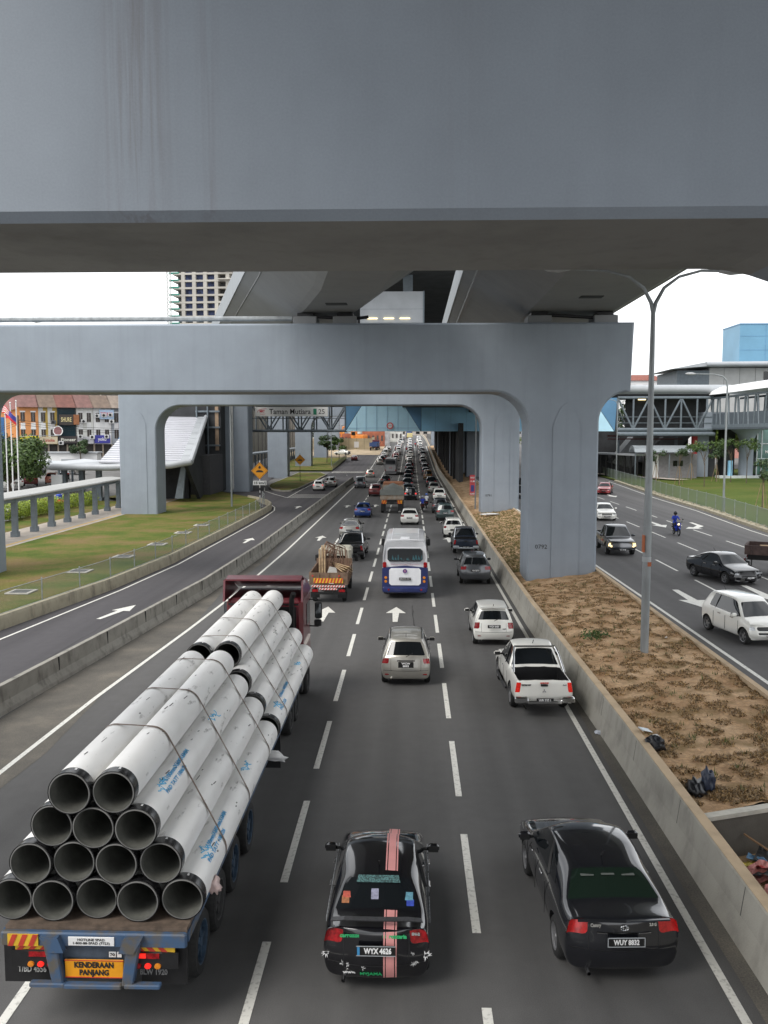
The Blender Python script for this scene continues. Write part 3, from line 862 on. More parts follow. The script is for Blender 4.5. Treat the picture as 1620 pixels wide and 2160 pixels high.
q = MB().use(STEEL); q.tube([(-30, 49.6, 14.95), (-6.6, 49.6, 14.95)], .14, 8)
tag(q.build('drain_pipe'), 'long grey drain pipe lying along the top of the second beam', 'pipe')

# ================================================================ station
root = empty('railway_station', (8, 112, 0), 0, 'dark elevated railway station hall over the highway beyond the second portal', 'station')
q = MB().use(DARKW); q.bb(-9.5, 11.5, 1, 178, 13.0, 17.4); q.bb(-11.2, 11.5, 43.5, 178, 10.4, 12.95); q.bb(-24, 6, -17, 178, 26.4, 27.4); q.build('hall', root)  # the lower, second box is added to deepen the shade over the lanes
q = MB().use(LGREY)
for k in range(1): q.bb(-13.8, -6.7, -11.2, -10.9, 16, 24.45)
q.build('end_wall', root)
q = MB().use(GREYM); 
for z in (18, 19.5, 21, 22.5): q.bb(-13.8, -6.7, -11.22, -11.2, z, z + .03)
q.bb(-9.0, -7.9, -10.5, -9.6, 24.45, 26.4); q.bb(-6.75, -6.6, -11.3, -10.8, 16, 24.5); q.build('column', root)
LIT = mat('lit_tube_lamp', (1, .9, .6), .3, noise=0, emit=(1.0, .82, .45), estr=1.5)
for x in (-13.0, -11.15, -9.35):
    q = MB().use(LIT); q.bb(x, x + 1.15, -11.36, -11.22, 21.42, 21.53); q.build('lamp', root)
q = MB().use(DARKW); q.bb(-.2, .5, 34, 178, .2, 10.35); q.bb(1.6, 3.4, 30, 178, 12.2, 13)  # near-black wall added to close the right side and darken the underpass
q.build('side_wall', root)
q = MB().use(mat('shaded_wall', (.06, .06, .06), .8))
for k in range(12): q.bb(-.6, -.22, 46 + k * 11, 47.2 + k * 11, .2, 10.35)  # ribs stand for columns in deep shade, the darkness put into their colour
q.build('shade_rib', root)

BLUE_L = mat('light_blue_panel', (.50, .78, .93), .35, noise=.05, scale=.4)
BLUE_M = mat('mid_blue_panel', (.24, .50, .70), .35, noise=.08, scale=.3)
BLUE_D = mat('dark_blue_panel', (.10, .24, .40), .35, noise=.08, scale=.4)
root = empty('footbridge', (0, 150, 0), 0, 'blue panelled footbridge crossing the highway in front of the station', 'footbridge')
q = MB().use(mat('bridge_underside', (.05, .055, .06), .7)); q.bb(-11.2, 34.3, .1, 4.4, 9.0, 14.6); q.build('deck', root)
def panel(name, mt, poly, t=.06, y=-.0):
    q = MB().use(mt); q.prism([(x, y - t + .1, z) for x, z in poly], (0, t, 0)); return q.build(name, root)
panel('blue_panel', BLUE_L, [(-11.1, 9.02), (1.5, 9.02), (-1.6, 13.9), (-8.0, 13.9)], .1)
panel('blue_panel', BLUE_D, [(-11.25, 9.0), (-8.06, 13.95), (-8.06, 14.6), (-11.25, 14.6)], .1)
panel('blue_panel', BLUE_D, [(1.55, 9.05), (1.65, 14.6), (-1.56, 14.6), (-1.56, 13.9)], .1)
panel('blue_panel', BLUE_M, [(1.66, 9.02), (21, 9.02), (21, 14.6), (1.66, 14.6)], .08)
panel('blue_panel', BLUE_L, [(21.1, 9.02), (33.9, 9.02), (30.6, 13.9), (24.2, 13.9)], .1)
panel('blue_panel', BLUE_D, [(34.0, 9.05), (34.3, 14.6), (30.66, 14.6), (30.66, 13.9)], .1)
q = MB().use(BLUE_D)
for x in (-9.3, -7.7, -5.9, -4.1, -2.3, -.6): q.bb(x, x + .04, -.115, -.08, 9.1, 13.4 if x > -8 else 11.5)
for x in (4, 6.6, 9.2, 11.8, 14.4, 17): q.bb(x, x + .03, -.02, .02, 9.1, 14.5)
q.bb(-11, 1.4, -.112, -.08, 9.55, 9.59)
q.build('panel_joint', root)
# the height limit disc
s_ = empty('height_limit_sign', (-3.62, 149.72, 9.95), 0, 'round red and white height limit sign on the light blue footbridge panel', 'road sign')
q = MB().use(mat('sign_red', (.62, .05, .04), .4, noise=0)); q.lathe([(0, 0), (.56, 0), (.56, .06), (0, .06)], 24, axis='Y'); q.build('disc', s_)
q = MB().use(WHITEP); q.lathe([(0, -.012), (.39, -.012), (.39, 0), (0, 0)], 24, axis='Y'); q.build('face', s_)
text('5.4m', .3, BLACKL, (0, -.02, 0), s_)
# truss section
def truss(name, x0, x1, z0, z1, n, parent, yy=(0, 4), r=.16, mt=GREYM, warren=True):
    q = MB().use(mt)
    for y in yy:
        q.tube([(x0, y, z0), (x1, y, z0)], r * 1.5, 8); q.tube([(x0, y, z1), (x1, y, z1)], r * 1.2, 8)
        st = (x1 - x0) / n
        for k in range(n + 1):
            x = x0 + k * st; q.tube([(x, y, z0), (x, y, z1)], r * .8, 6)
            if k < n:
                if (k % 2 == 0): q.tube([(x, y, z1), (x + st, y, z0)], r * .8, 6)
                else: q.tube([(x, y, z0), (x + st, y, z1)], r * .8, 6)
    return q.build(name, parent)
truss('truss', -27, -11.2, 9.1, 13.4, 6, root)
q = MB().use(GREYM); q.bb(-27, -11.2, 0, 4, 13.4, 14.6); q.tube([(-27, -.1, 11.2), (-11.2, -.1, 11.2)], .07, 6); q.build('roof', root)
q = MB().use(mat('walkway_floor', (.12, .13, .14), .7)); q.bb(-27, -11.2, .3, 3.8, 9.0, 9.1); q.build('floor', root)
s_ = empty('station_sign', (-20.2, 149.4, 12.3), 0, 'long white station name board hung on the grey truss of the footbridge', 'sign')
q = MB().use(mat('sign_white', (.85, .85, .83), .45, noise=.04)); q.bevbox((0, 0, 0), (12.3, .16, 1.55), .03); q.build('board', s_)
text('Taman Mutiara', 1.25, BLACKL, (-.25, -.09, -.02), s_, width=7.0, bold=.012)
q = MB().use(mat('sign_green', (.02, .26, .14), .4, noise=0)); q.bb(3.7, 4.25, -.1, -.07, -.5, .5); q.build('green_square', s_)
text('25', 1.15, BLACKL, (5.1, -.09, -.02), s_, width=1.05)
text('MRT', .55, mat('logo_red', (.6, .02, .04), .4, noise=0), (-4.95, -.09, .05), s_, width=.85, bold=.02)
q = MB().use(mat('logo_red', (.6, .02, .04)))
q.tube([(-5.8, -.1, -.12), (-5.6, -.1, .22), (-5.1, -.1, .42), (-4.4, -.1, .5), (-4.2, -.1, .47)], .03, 5)
q.tube([(-5.3, -.1, -.38), (-4.8, -.1, -.42), (-4.4, -.1, -.38)], .025, 5); q.build('logo', s_)

# right-hand truss walkway and entrance building
root = empty('truss_walkway', (34, 150, 0), 0, 'grey steel truss walkway with a rounded pale roof joining the footbridge on the right', 'footbridge')
truss('truss', .4, 16.2, 9.3, 14.6, 6, root, r=.2)
q = MB().use(GREYM); q.tube([(.4, -.2, 8.55), (16.5, -.2, 8.55)], .36, 10); q.bb(.4, 16.2, 0, 4, 8.9, 9.3)
for z in (10.4, 11.4): q.tube([(.4, -.05, z), (16.2, -.05, z)], .05, 5)
q.build('floor', root)
q = MB().use(LGREY); q.tube([(-2, .2, 16.0), (19, .2, 16.0)], .72, 14); q.bb(-2, 19, .2, 5, 15.2, 16.5)
q.build('roof', root)
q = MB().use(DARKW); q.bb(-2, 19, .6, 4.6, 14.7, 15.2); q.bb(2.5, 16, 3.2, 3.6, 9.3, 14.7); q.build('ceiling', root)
q = MB().use(LIT); q.bb(10.0, 11.9, .9, 1.1, 14.45, 14.6); q.bb(4.5, 5.8, 2.9, 3.0, 14.3, 14.5); q.build('lamp', root)
# second walkway running towards the camera
root = empty('truss_walkway', (50, 100, 0), 0, 'slatted grey walkway with a white roof coming towards the camera at the right edge', 'footbridge')
q = MB().use(GREYM)
for x in (0, 4.5):
    q.bb(x, x + .3, 0, 50, 9.6, 10.1); q.bb(x, x + .25, 0, 50, 14.3, 14.6)
    for k in range(26):
        q.tube([(x + .1, 2 * k, 9.9), (x + .1, 2 * k + (.7 if k % 2 else -.5), 14.4)], .14, 6)
q.build('truss', root)
q = MB().use(mat('mesh_panel', (.09, .11, .13), .6)); q.bb(.12, .2, 0, 50, 10.1, 11.9); q.bb(0, 4.8, 0, 50, 9.3, 9.6); q.build('side_panel', root)
q = MB().use(WHITEP); q.sweep([(-2.9, 15.0), (-2.6, 15.6), (-1.2, 16.3), (0, 16.5), (1.2, 16.3), (2.6, 15.6), (2.9, 15.0), (0, 15.2)][::-1], [(2.3, 0), (2.3, 50)], smooth=True); q.build('roof', root)

root = empty('station_entrance', (50, 150, 0), 0, 'grey entrance building with a round column and a glass lift shaft behind the saplings', 'station building')
q = MB().use(PAINT); q.bb(-1.2, 40, 0, 14, 9.4, 12.2); q.bb(-1.7, .3, 2, 5, 1.2, 9.4)
q.build('beam', root)
q = MB().use(PAINT); q.lathe([(1.15, 1.1), (1.15, 7.6), (1.6, 8.6), (2.8, 9.4)], 24, (5.8, -.2, 0)); q.build('column', root)
q = MB().use(DARKW); q.bb(.3, 1.6, 2.5, 6, 1.2, 9.4); q.bb(3.2, 4.7, 2.0, 6, 1.2, 9.4); q.bb(9, 30, 3, 9, 1.2, 9.4); q.build('rear_wall', root)
q = MB().use(mat('red_paint', (.38, .015, .02), .5)); q.bb(-2.5, -1.72, 1.6, 2.4, 1.2, 9.3); q.build('red_column', root)
lf = MB().use(mat('lift_glass', (.07, .16, .14), .08, noise=.3, scale=.6, spec=.8)); lf.bb(7.4, 15, -.5, 4, 1.9, 9.3); lf = lf.build('lift_shaft', root)
q = MB().use(mat('mullion', (.5, .55, .57), .4)); 
for x in (7.35, 8.1, 10.4, 12.7): q.bb(x, x + .18, -.62, -.5, 1.6, 9.4)
for z in (1.6, 3.9, 4.4, 6.9): q.bb(7.3, 15, -.6, -.5, z, z + .14)
q.build('mullion', lf)
q = MB().use(BLUE_M); q.bb(12.0, 12.4, -.9, -.63, 1.2, 9.4); q.build('blue_post', root)
text('MRT', .6, WHITET, (9.4, -.54, 5.6), root, bold=.02)
q = MB().use(mat('planter', (.55, .58, .58), .7)); q.bb(.5, 7, -3.5, -1.0, 1.2, 1.7); q.use(BLUE_M).bb(2.2, 2.8, -2.5, -2, 1.7, 4.2); q.build('plinth', root)

root = empty('station_annex', (52, 175, 0), 0, 'white upper hall with an overhanging flat roof behind the truss walkway', 'building')
q = MB().use(mat('off_white_cladding', (.48, .48, .47), .5, noise=.08, scale=.5)); q.bb(5.6, 40, 0, 14, 10, 21.3); q.build('wall', root)
q = MB().use(GREYM); q.bb(-.6, 5.6, 0, 14, 10, 20.8); q.build('grey_wall', root)
q = MB().use(LGREY); q.prism([(-2.6, -3, 20.9), (4, -3, 22.2), (40, -3, 22.6), (40, -3, 21.6), (4, -3, 21.4)], (0, 18, 0)); q.tube([(4, -3, 21.8), (40, -3, 22.0)], .45, 10); q.build('roof', root)
q = MB().use(GLASS); q.bb(16, 19.5, -.1, 0, 18.3, 20.6); q.build('window', root)
q = MB().use(BLACKL)
for x in (8.4, 11.4, 14.4): q.bb(x, x + .04, -.03, 0, 18, 21.3)
q.build('panel_joint', root)
root = empty('blue_tower', (72.8, 185, 0), 0, 'pale blue panelled lift tower rising above the white hall roof at the right', 'tower')
q = MB().use(mat('sky_blue_panel', (.13, .29, .42), .4, noise=.08, scale=.2)); q.bb(-6, 12, 0, 10, 15, 30.8); q.build('wall', root)
q = MB().use(BLUE_D)
for z in (22.8, 25.6, 28.4): q.bb(-6.03, 12, -.04, 0, z, z + .06)
for x in (-.8, 4.8): q.bb(x, x + .06, -.03, 0, 22, 30.8)
q.bb(-6.1, 12, -.1, 10, 30.8, 31.0); q.build('panel_joint', root)
# houses far behind on the right
for k, (x, y, w_, h) in enumerate(((62, 262, 12, 24), (76, 258, 13, 25.5))):
    root = empty('house', (x, y, 0), 0, ['white house with a red hipped roof peeping out right of the big pier', 'taller white house with a red roof and small windows behind the truss walkway'][k], 'house')
    q = MB().use(WHITEP); q.bb(0, w_, 0, 10, 5, h); q.build('wall', root)
    q = MB().use(mat('red_tiles', (.22, .075, .055), .8, noise=.25, scale=2)); q.add([(-.5, -.5, h), (w_ + .5, -.5, h), (w_ + .5, 10.5, h), (-.5, 10.5, h), (3, 4, h + 1.9), (w_ - 3, 4, h + 1.9)], [(0, 1, 5, 4), (1, 2, 5), (2, 3, 4, 5), (3, 0, 4)]); q.build('roof', root)
    for j in range(3):
        q = MB().use(GLASS); q.bb(1.5 + j * 3.6, 3.2 + j * 3.6, -.05, 0, h - 2.4, h - 1.2); q.build('window', root)

# escalator enclosures and small buildings below the truss
root = empty('escalator_hall', (34, 156, 0), 0, 'dark sloping escalator enclosures under the right truss walkway', 'escalator hall')
ENC = mat('dark_cladding', (.10, .105, .11), .5, noise=.2, scale=.4)
for k, x in enumerate((1.0, 6.8)):
    q = MB().use(ENC if k else mat('grey_cladding', (.17, .18, .185), .5)); q.prism([(x, k * 2, 3.6), (x + 3.4, k * 2, 2.6), (x + 9.5, k * 2, 9.5), (x + 6.0, k * 2, 11)], (0, 4, 0)); q.build('escalator_tube', root)
q = MB().use(DARKW); q.bb(-1, 16, 6.2, 6.6, 1, 9.5); q.build('rear_wall', root)
for x in (2, 7, 12, 15.5):
    q = MB().use(GREYM); q.tube([(x, 0, 1), (x, 0, 9)], .25, 8); q.build('column', root)
q = MB().use(mat('maroon_pipe', (.1, .02, .02), .6)); q.bb(0, 16, -.6, -.4, 8.1, 8.35); q.tube([(0, -.6, 7.7), (13, -.6, 7.7)], .1, 6); q.build('pipe', root)
root = empty('service_building', (37.5, 146, 0), 0, 'low grey-white service building with a curved metal canopy behind the lawn', 'building')
q = MB().use(mat('grey_render', (.22, .21, .22), .8)); q.bb(1.8, 9.5, 1.5, 6, 1.2, 5.3); q.build('wall', root)
q = MB().use(WHITEP); q.bb(1.8, 3.2, 1.45, 1.5, 1.3, 5.2); q.build('door', root)
for x in (5.6, 6.5):
    q = MB().use(GLASS); q.bb(x, x + .7, 1.42, 1.5, 3.3, 4.2); q.build('window', root)
q = MB().use(mat('ribbed_metal', (.30, .33, .35), .4, metal=.3, noise=.1, stretch=(8, 1, 1))); q.sweep([(-2.0, 5.6), (-1.7, 6.2), (-.9, 6.6), (0, 6.7), (.9, 6.6), (1.7, 6.2), (2.0, 5.6), (0, 6.3)], [(-1.2, 1.5), (8.4, 1.5)]); q.build('canopy', root)
for x in (-1, 1.5, 4.5, 8):
    q = MB().use(GREYM); q.tube([(x, -.2, 1.2), (x, -.2, 5.8)], .09, 6); q.build('post', root)
root = empty('covered_walkway', (32.2, 166, 0), 0, 'low covered walkway with black posts leading past the right lawn', 'walkway')
q = MB().use(LGREY); q.sweep([(-1.7, 5.0), (1.7, 5.0), (1.7, 5.25), (-1.7, 5.25)], [(-2, 8), (0, 0), (6, -19)]); q.build('roof', root)
q = MB().use(BLACKT)
q.sweep([(1.2, 1.0), (1.25, 1.0), (1.25, 4.2), (1.2, 4.2)], [(-2, 8), (0, 0)])
for k in range(11):
    t_ = k / 10; x, y = lerp(0, 6, t_), lerp(0, -19, t_)
    q.tube([(x - 1.2, y - .4, 1.3), (x - 1.2, y - .4, 5)], .12, 6); q.tube([(x + 1.2, y + .3, 1.3), (x + 1.2, y + .3, 5)], .12, 6)
q.build('posts', root)
root = empty('entrance_canopy', (33.5, 175, 0), 0, 'rounded pale canopy edge above the covered walkway on the right', 'canopy')
q = MB().use(LGREY); q.tube([(-1.5, 0, 7), (6, 0, 6.6)], .7, 12); q.bb(-1.5, 6, 0, 5, 6.5, 7.1); q.build('roof', root)
q = MB().use(GREYM); q.tube([(1, 1, 1), (1, 1, 6.8)], .2, 8); q.tube([(5, 1, 1), (5, 1, 6.8)], .2, 8); q.build('post', root)
# pink building further back
root = empty('pink_building', (78, 235, 0), 0, 'pink wall of a building glimpsed between the entrance pillars', 'building')
q = MB().use(mat('pink_wall', (.5, .24, .2), .8)); q.bb(0, 8, 0, 8, 1, 14); q.build('wall', root)
q = MB().use(GLASS); q.bb(1, 2.2, -.06, 0, 8, 10); q.build('window', root)

# ---------------------------------------------------------------- left: entrance with the white sloping roof
root = empty('escalator_roof', (0, 0, 0), 0, 'steep white slatted roof over the station entrance behind the left column', 'roof')
a, b_, c, d = Vector((-37.4, 105, 5.3)), Vector((-26.3, 105, 5.2)), Vector((-31.2, 138, 13.6)), Vector((-40.5, 138, 13.8))
q = MB().use(mat('slatted_white_roof', (.50, .505, .54), .4, noise=.05, scale=.4)); n = 34
nrm = (b_ - a).cross(d - a).normalized()
if nrm.z < 0: nrm = -nrm
bw = .12
for k in range(n):
    t0, t1 = k / n, (k + 1) / n
    l0, l1, r0, r1 = a.lerp(d, t0), a.lerp(d, t1), b_.lerp(c, t0), b_.lerp(c, t1)
    r0 = l0.lerp(r0, 1 - bw); r1 = l1.lerp(r1, 1 - bw)
    q.add([l0, r0, r1 - nrm * .10, l1 - nrm * .10, l0 - nrm * .22, r0 - nrm * .22], [(0, 1, 2, 3), (0, 1, 5, 4)])
q.build('slats', root)
q = MB().use(LGREY)
for k in range(12):
    t0, t1 = k / 12 + .002, (k + 1) / 12 - .002
    p0, p1, p2, p3 = a.lerp(b_, 1 - bw).lerp(d.lerp(c, 1 - bw), t0), b_.lerp(c, t0), b_.lerp(c, t1), a.lerp(b_, 1 - bw).lerp(d.lerp(c, 1 - bw), t1)
    q.prism([p0, p1, p2, p3], tuple(-nrm * .3))
q.build('edge_panel', root)
q = MB().use(LGREY); q.tube([b_, c], .3, 8); q.build('edge_tube', root)
q = MB().use(DARKW); q.prism([tuple(b_ + Vector((-.6, .6, -.4))), (-26.9, 112, .3), (-31.6, 138, .3), tuple(c + Vector((-.6, 0, -.4)))], (-.4, -.1, 0)); q.build('side_wall', root)
root = empty('entrance_canopy', (0, 0, 0), 0, 'flat pale canopy with a thick rounded edge beside the covered walkway', 'canopy')
q = MB().use(LGREY); q.tube([(-46.3, 112, 4.9), (-45.9, 109, 4.7), (-43.5, 106.2, 4.6), (-36, 104.9, 4.6), (-28.5, 104.3, 4.9), (-26.2, 104.8, 5.3)], .42, 12)
q.prism([(-46.2, 112, 4.6), (-43.5, 106.3, 4.5), (-36, 105, 4.5), (-28.5, 104.5, 4.7), (-26.4, 105, 5.0), (-37, 106, 5.0), (-44, 118, 4.9)], (0, 0, .35)); q.build('roof', root)
for x, y in ((-44, 111), (-41, 109), (-38.5, 108), (-35, 110), (-31, 108)):
    q = MB().use(GREYM); q.bb(x - .3, x + .3, y - .3, y + .3, .3, 4.6); q.bb(x - .45, x + .45, y - .45, y + .45, .3, .8); q.build('column', root)
q = MB().use(DARKW); q.bb(-36, -28.4, 112, 113, .3, 4.6); q.build('back_wall', root)
q = MB().use(WHITEP); q.bb(-43.2, -41.9, 104.9, 105.1, .6, 3.7); q.build('notice_board', root)
q = MB().use(GREYM); q.prism([(-27.7, 106, 5.0), (-27.2, 106, 5.0), (-27.6, 106, .8), (-28.6, 106, .8)], (0, .4, 0)); q.build('strut', root)
root = empty('lift_building', (0, 0, 0), 0, 'dark grey lift and machine building between the white roof and the pipe column', 'building')
q = MB().use(mat('dark_grey_render', (.075, .075, .08), .8)); q.bb(-31.4, -27.2, 119, 127, .3, 5.7); q.build('wall', root)
q = MB().use(DARKW); q.bb(-38, -27.6, 128, 150, .3, 15); q.build('tower', root)
q = MB().use(GREYM)
for z in (6.8, 9.4, 11.7): q.bb(-31.2, -27.7, 127.7, 128, z, z + .25)
for x in (-31, -29.4): q.tube([(x, 127.6, 5.7), (x, 127.6, 13)], .12, 6)
q.build('frame', root)
q = MB().use(mat('sand_panel', (.35, .25, .17), .8)); q.bb(-28.4, -27.9, 127.9, 128, 6.2, 12.5); q.build('panel', root)

# concrete hall wall and railings behind the left columns
root = empty('platform_wall', (0, 0, 0), 0, 'tall bare concrete panel wall behind the left row of columns', 'wall')
q = MB().use(raw_conc('panel_concrete', (.19, .175, .145), .25)); q.bb(-40, -39.2, 160, 300, .3, 16); q.build('wall', root)
q = MB().use(BLACKL)
for k in range(24): q.bb(-39.2, -39.12, 166 + k * 6, 166.2 + k * 6, .3, 16)
q.build('panel_joint', root)
root = empty('covered_walkway', (-33.4, 160, 0), 0, 'covered walkway with slim posts and railings behind the dark island column', 'walkway')
q = MB().use(GREYM); q.bb(-1.4, 1.2, 0, 130, 4.3, 4.6); q.build('roof', root)
q = MB().use(GREYM); q.bb(1.0, 1.1, 0, 130, 1.3, 1.4); q.bb(1.0, 1.1, 0, 130, .5, .6)
for k in range(100): q.tube([(1.05, k * 1.1, .3), (1.05, k * 1.1, 1.35)], .04, 4)
q.build('railing', root)
pst = None
for k in range(30):
    if pst is None:
        q = MB().use(GREYM); q.bb(-.13, .13, -.13, .13, .3, 4.3); pst = q.build('post', root); o = pst
    else: o = pst.copy(); COL.objects.link(o)
    o.location = (.9, k * 4, 0)

# covered walkway by the left lawn
root = empty('covered_walkway', (-32.2, 66, 0), 0, 'covered walkway with a pale flat roof and square posts beside the left lawn', 'walkway')
q = MB().use(mat('walkway_roof', (.34, .34, .325), .6, noise=.08, scale=.4)); q.sweep([(.25, 3.42), (.32, 3.5), (.25, 3.6), (-1.2, 3.74), (-2.15, 3.70), (-2.15, 3.5), (-.2, 3.44)][::-1], [(.6, -30), (.35, 4), (-.1, 20), (-.7, 34)]); q.build('roof', root)
q = MB().use(GREYM); q.sweep([(-.15, 3.15), (.15, 3.15), (.15, 3.44), (-.15, 3.44)][::-1], [(.3, -30), (.3, 4), (-.1, 20), (-.6, 32)]); q.build('beam', root)
pst = None
for (x, y) in [(-30.9, 46), (-31.2, 50), (-31.3, 54), (-31.5, 58), (-31.6, 62), (-31.7, 66), (-31.9, 70), (-32.0, 73.9), (-32.2, 78), (-32.3, 81.9), (-32.35, 85.7), (-32.5, 89.8), (-32.7, 94), (-32.8, 98)]:
    if pst is None:
        q = MB().use(GREYM); q.bb(-.2, .2, -.2, .2, .3, 3.35); q.bb(-.28, .28, -.28, .28, .3, .75); pst = q.build('post', root); o = pst
    else: o = pst.copy(); COL.objects.link(o)
    o.location = (x + 32.2, y - 66, 0)

# ================================================================ shophouses on the left
SHOPX, SHOPY = -80.7, 180.0
ux = Vector((1, 0, 0)); dirv = Vector((11, 16, 0)).normalized()
sroot_rz = math.atan2(16, 30)   # row recedes to the right
def shop(x, w_, walls, label, name='shophouse', signs=(), roofc=(.36, .14, .10), dark=False, h=10.7, wins=2):
    root = empty(name, (0, 0, 0), 0, label, 'shophouse', None)
    root.scale = (.74, 1, 1); x *= .74
    root.location = (SHOPX + math.cos(sroot_rz) * x, SHOPY + math.sin(sroot_rz) * x, 3.4); root.rotation_euler = (0, 0, sroot_rz)
    nb = len(walls); bw_ = w_ / nb
    for k, c in enumerate(walls):
        q = MB().use(mat('wall_%02d' % (hash(c) % 97), c, .8, noise=.1, scale=.6)); q.bb(k * bw_, (k + 1) * bw_, 0 if k % 2 == 0 else .0, 12, 3.0, h); q.build('wall', root)
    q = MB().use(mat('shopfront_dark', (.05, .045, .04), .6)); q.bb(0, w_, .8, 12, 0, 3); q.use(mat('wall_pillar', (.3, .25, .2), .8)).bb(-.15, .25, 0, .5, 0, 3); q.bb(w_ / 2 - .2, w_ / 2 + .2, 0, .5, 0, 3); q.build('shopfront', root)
    q = MB().use(mat('roof_%02d' % (hash(roofc) % 97), roofc, .85, noise=.2, scale=.8)); q.add([(-.2, -.9, h - .05), (w_ + .2, -.9, h - .05), (w_ + .2, 6, h + 2.9), (-.2, 6, h + 2.9), (w_ + .2, 12.6, h), (-.2, 12.6, h)], [(0, 1, 2, 3), (3, 2, 4, 5)])
    q.add([(0, 0, h), (0, 12, h), (0, 6, h + 2.7)], [(0, 1, 2)]); q.add([(w_, 0, h), (w_, 12, h), (w_, 6, h + 2.7)], [(0, 1, 2)]); q.build('roof', root)
    if not dark:
        for fl in (0, 1):
            for k in range(wins):
                xw = (k + .5) * w_ / wins
                q = MB().use(mat('window_brown', (.05, .04, .035), .3)); q.bb(xw - .55, xw + .55, -.06, .0, 4.2 + fl * 3.5, 6.1 + fl * 3.5); wd = q.build('window', root)
                q = MB().use(WHITEP); q.bb(xw - .7, xw + .7, -.12, 0, 6.12 + fl * 3.5, 6.4 + fl * 3.5); q.bb(xw - .02, xw + .02, -.08, -.06, 4.2 + fl * 3.5, 6.1 + fl * 3.5); q.build('frame', wd)
                if fl: q = MB().use(WHITEP); q.bb(xw - .6, xw + .6, -.05, 0, 6.5 - .6 + .2, 7.5); q.build('spandrel', root)
    else:
        q = MB().use(mat('curtain_glass', (.02, .04, .05), .1, spec=.8)); q.bb(.3, w_ - .3, -.12, 0, 3.2, h - .3); q.build('window', root)
    for (sx0, sx1, z0, z1, bc, txt, tcx, tw) in signs:
        s_ = empty('shop_sign', (sx0 + (sx1 - sx0) / 2, -.5, (z0 + z1) / 2)); s_.parent = root
        q = MB().use(mat('board_%03d' % (int(bc[0] * 31 + bc[1] * 171 + bc[2] * 711)), bc, .5, noise=.15, scale=.8)); q.bevbox((0, 0, 0), (sx1 - sx0, .25, z1 - z0), .03); q.build('board', s_)
        if txt: text(txt, (z1 - z0) * .6, mat('letters_%03d' % (int(tcx[0] * 31 + tcx[1] * 171 + tcx[2] * 711)), tcx, .5, noise=0), (0, -.14, 0), s_, width=tw, bold=.02)
    return root
OR, YL, WH, DK, GR = (.62, .27, .10), (.42, .29, .07), (.60, .60, .57), (.06, .07, .08), (.30, .32, .35)
wht, yel, blk, blu, red_ = (.8, .8, .8), (.75, .62, .08), (.02, .02, .02), (.04, .06, .35), (.55, .05, .05)
shop(0, 5.4, [OR, OR], 'orange shophouse at the left end of the row above the big bushy tree', signs=[(.2, 5.3, 3.1, 4.7, (.7, .62, .03), 'RESTORAN', (.5, .35, .02), 4)], roofc=(.15, .075, .065))
shop(5.45, 4.9, [WH, YL, WH, YL][0:4], 'white and mustard striped shophouse next to the orange one', signs=[(.1, 4.8, 3.1, 4.6, (.55, .47, .33), 'Karaoke', (.4, .06, .05), 3)], roofc=(.13, .09, .065), wins=2)
shop(10.4, 5.0, [DK], 'black glass fronted shophouse with round and square signboards', dark=True, roofc=(.14, .055, .042),
     signs=[(.4, 4.2, 7.0, 9.2, (.05, .04, .035), 'SHURE', (.7, .6, .3), 2.8), (4.25, 5.8, 7.1, 9.2, (.30, .12, .05), None, None, 0), (.2, 5.2, 3.2, 4.7, (.05, .04, .04), 'Pioneer', (.8, .8, .7), 4)])
shop(15.5, 4.6, [WH], 'stained white shophouse with several air conditioners', signs=[(0, 4.5, 3.1, 4.6, (.42, .42, .44), 'Auto', (.1, .1, .15), 2)], roofc=(.15, .052, .042))
shop(20.2, 4.9, [(.66, .66, .66)], 'clean white shophouse with a blue lower signboard', signs=[(0, 4.4, 3.2, 4.9, (.05, .05, .30), 'yoko', (.7, .7, .75), 2.4), (1.6, 5.6, 8.3, 10.3, (.40, .52, .68), 'TAMBUNGAN', (.55, .08, .08), 3.4)], roofc=(.14, .10, .075))
shop(25.2, 8.0, [GR], 'grey shophouse at the right end of the row with a column of small signs', signs=[(2, 4.8, 9.6, 10.5, blu, None, None, 0), (2.4, 4.2, 6.5, 7.8, (.5, .05, .05), None, None, 0), (2.3, 4.4, 5.0, 6.2, (.25, .45, .65), 'DNC', wht, 1.6), (1.8, 4.4, 3.2, 4.4, (.1, .3, .6), 'TEC', wht, 1.6)], roofc=(.2, .16, .13), wins=3)
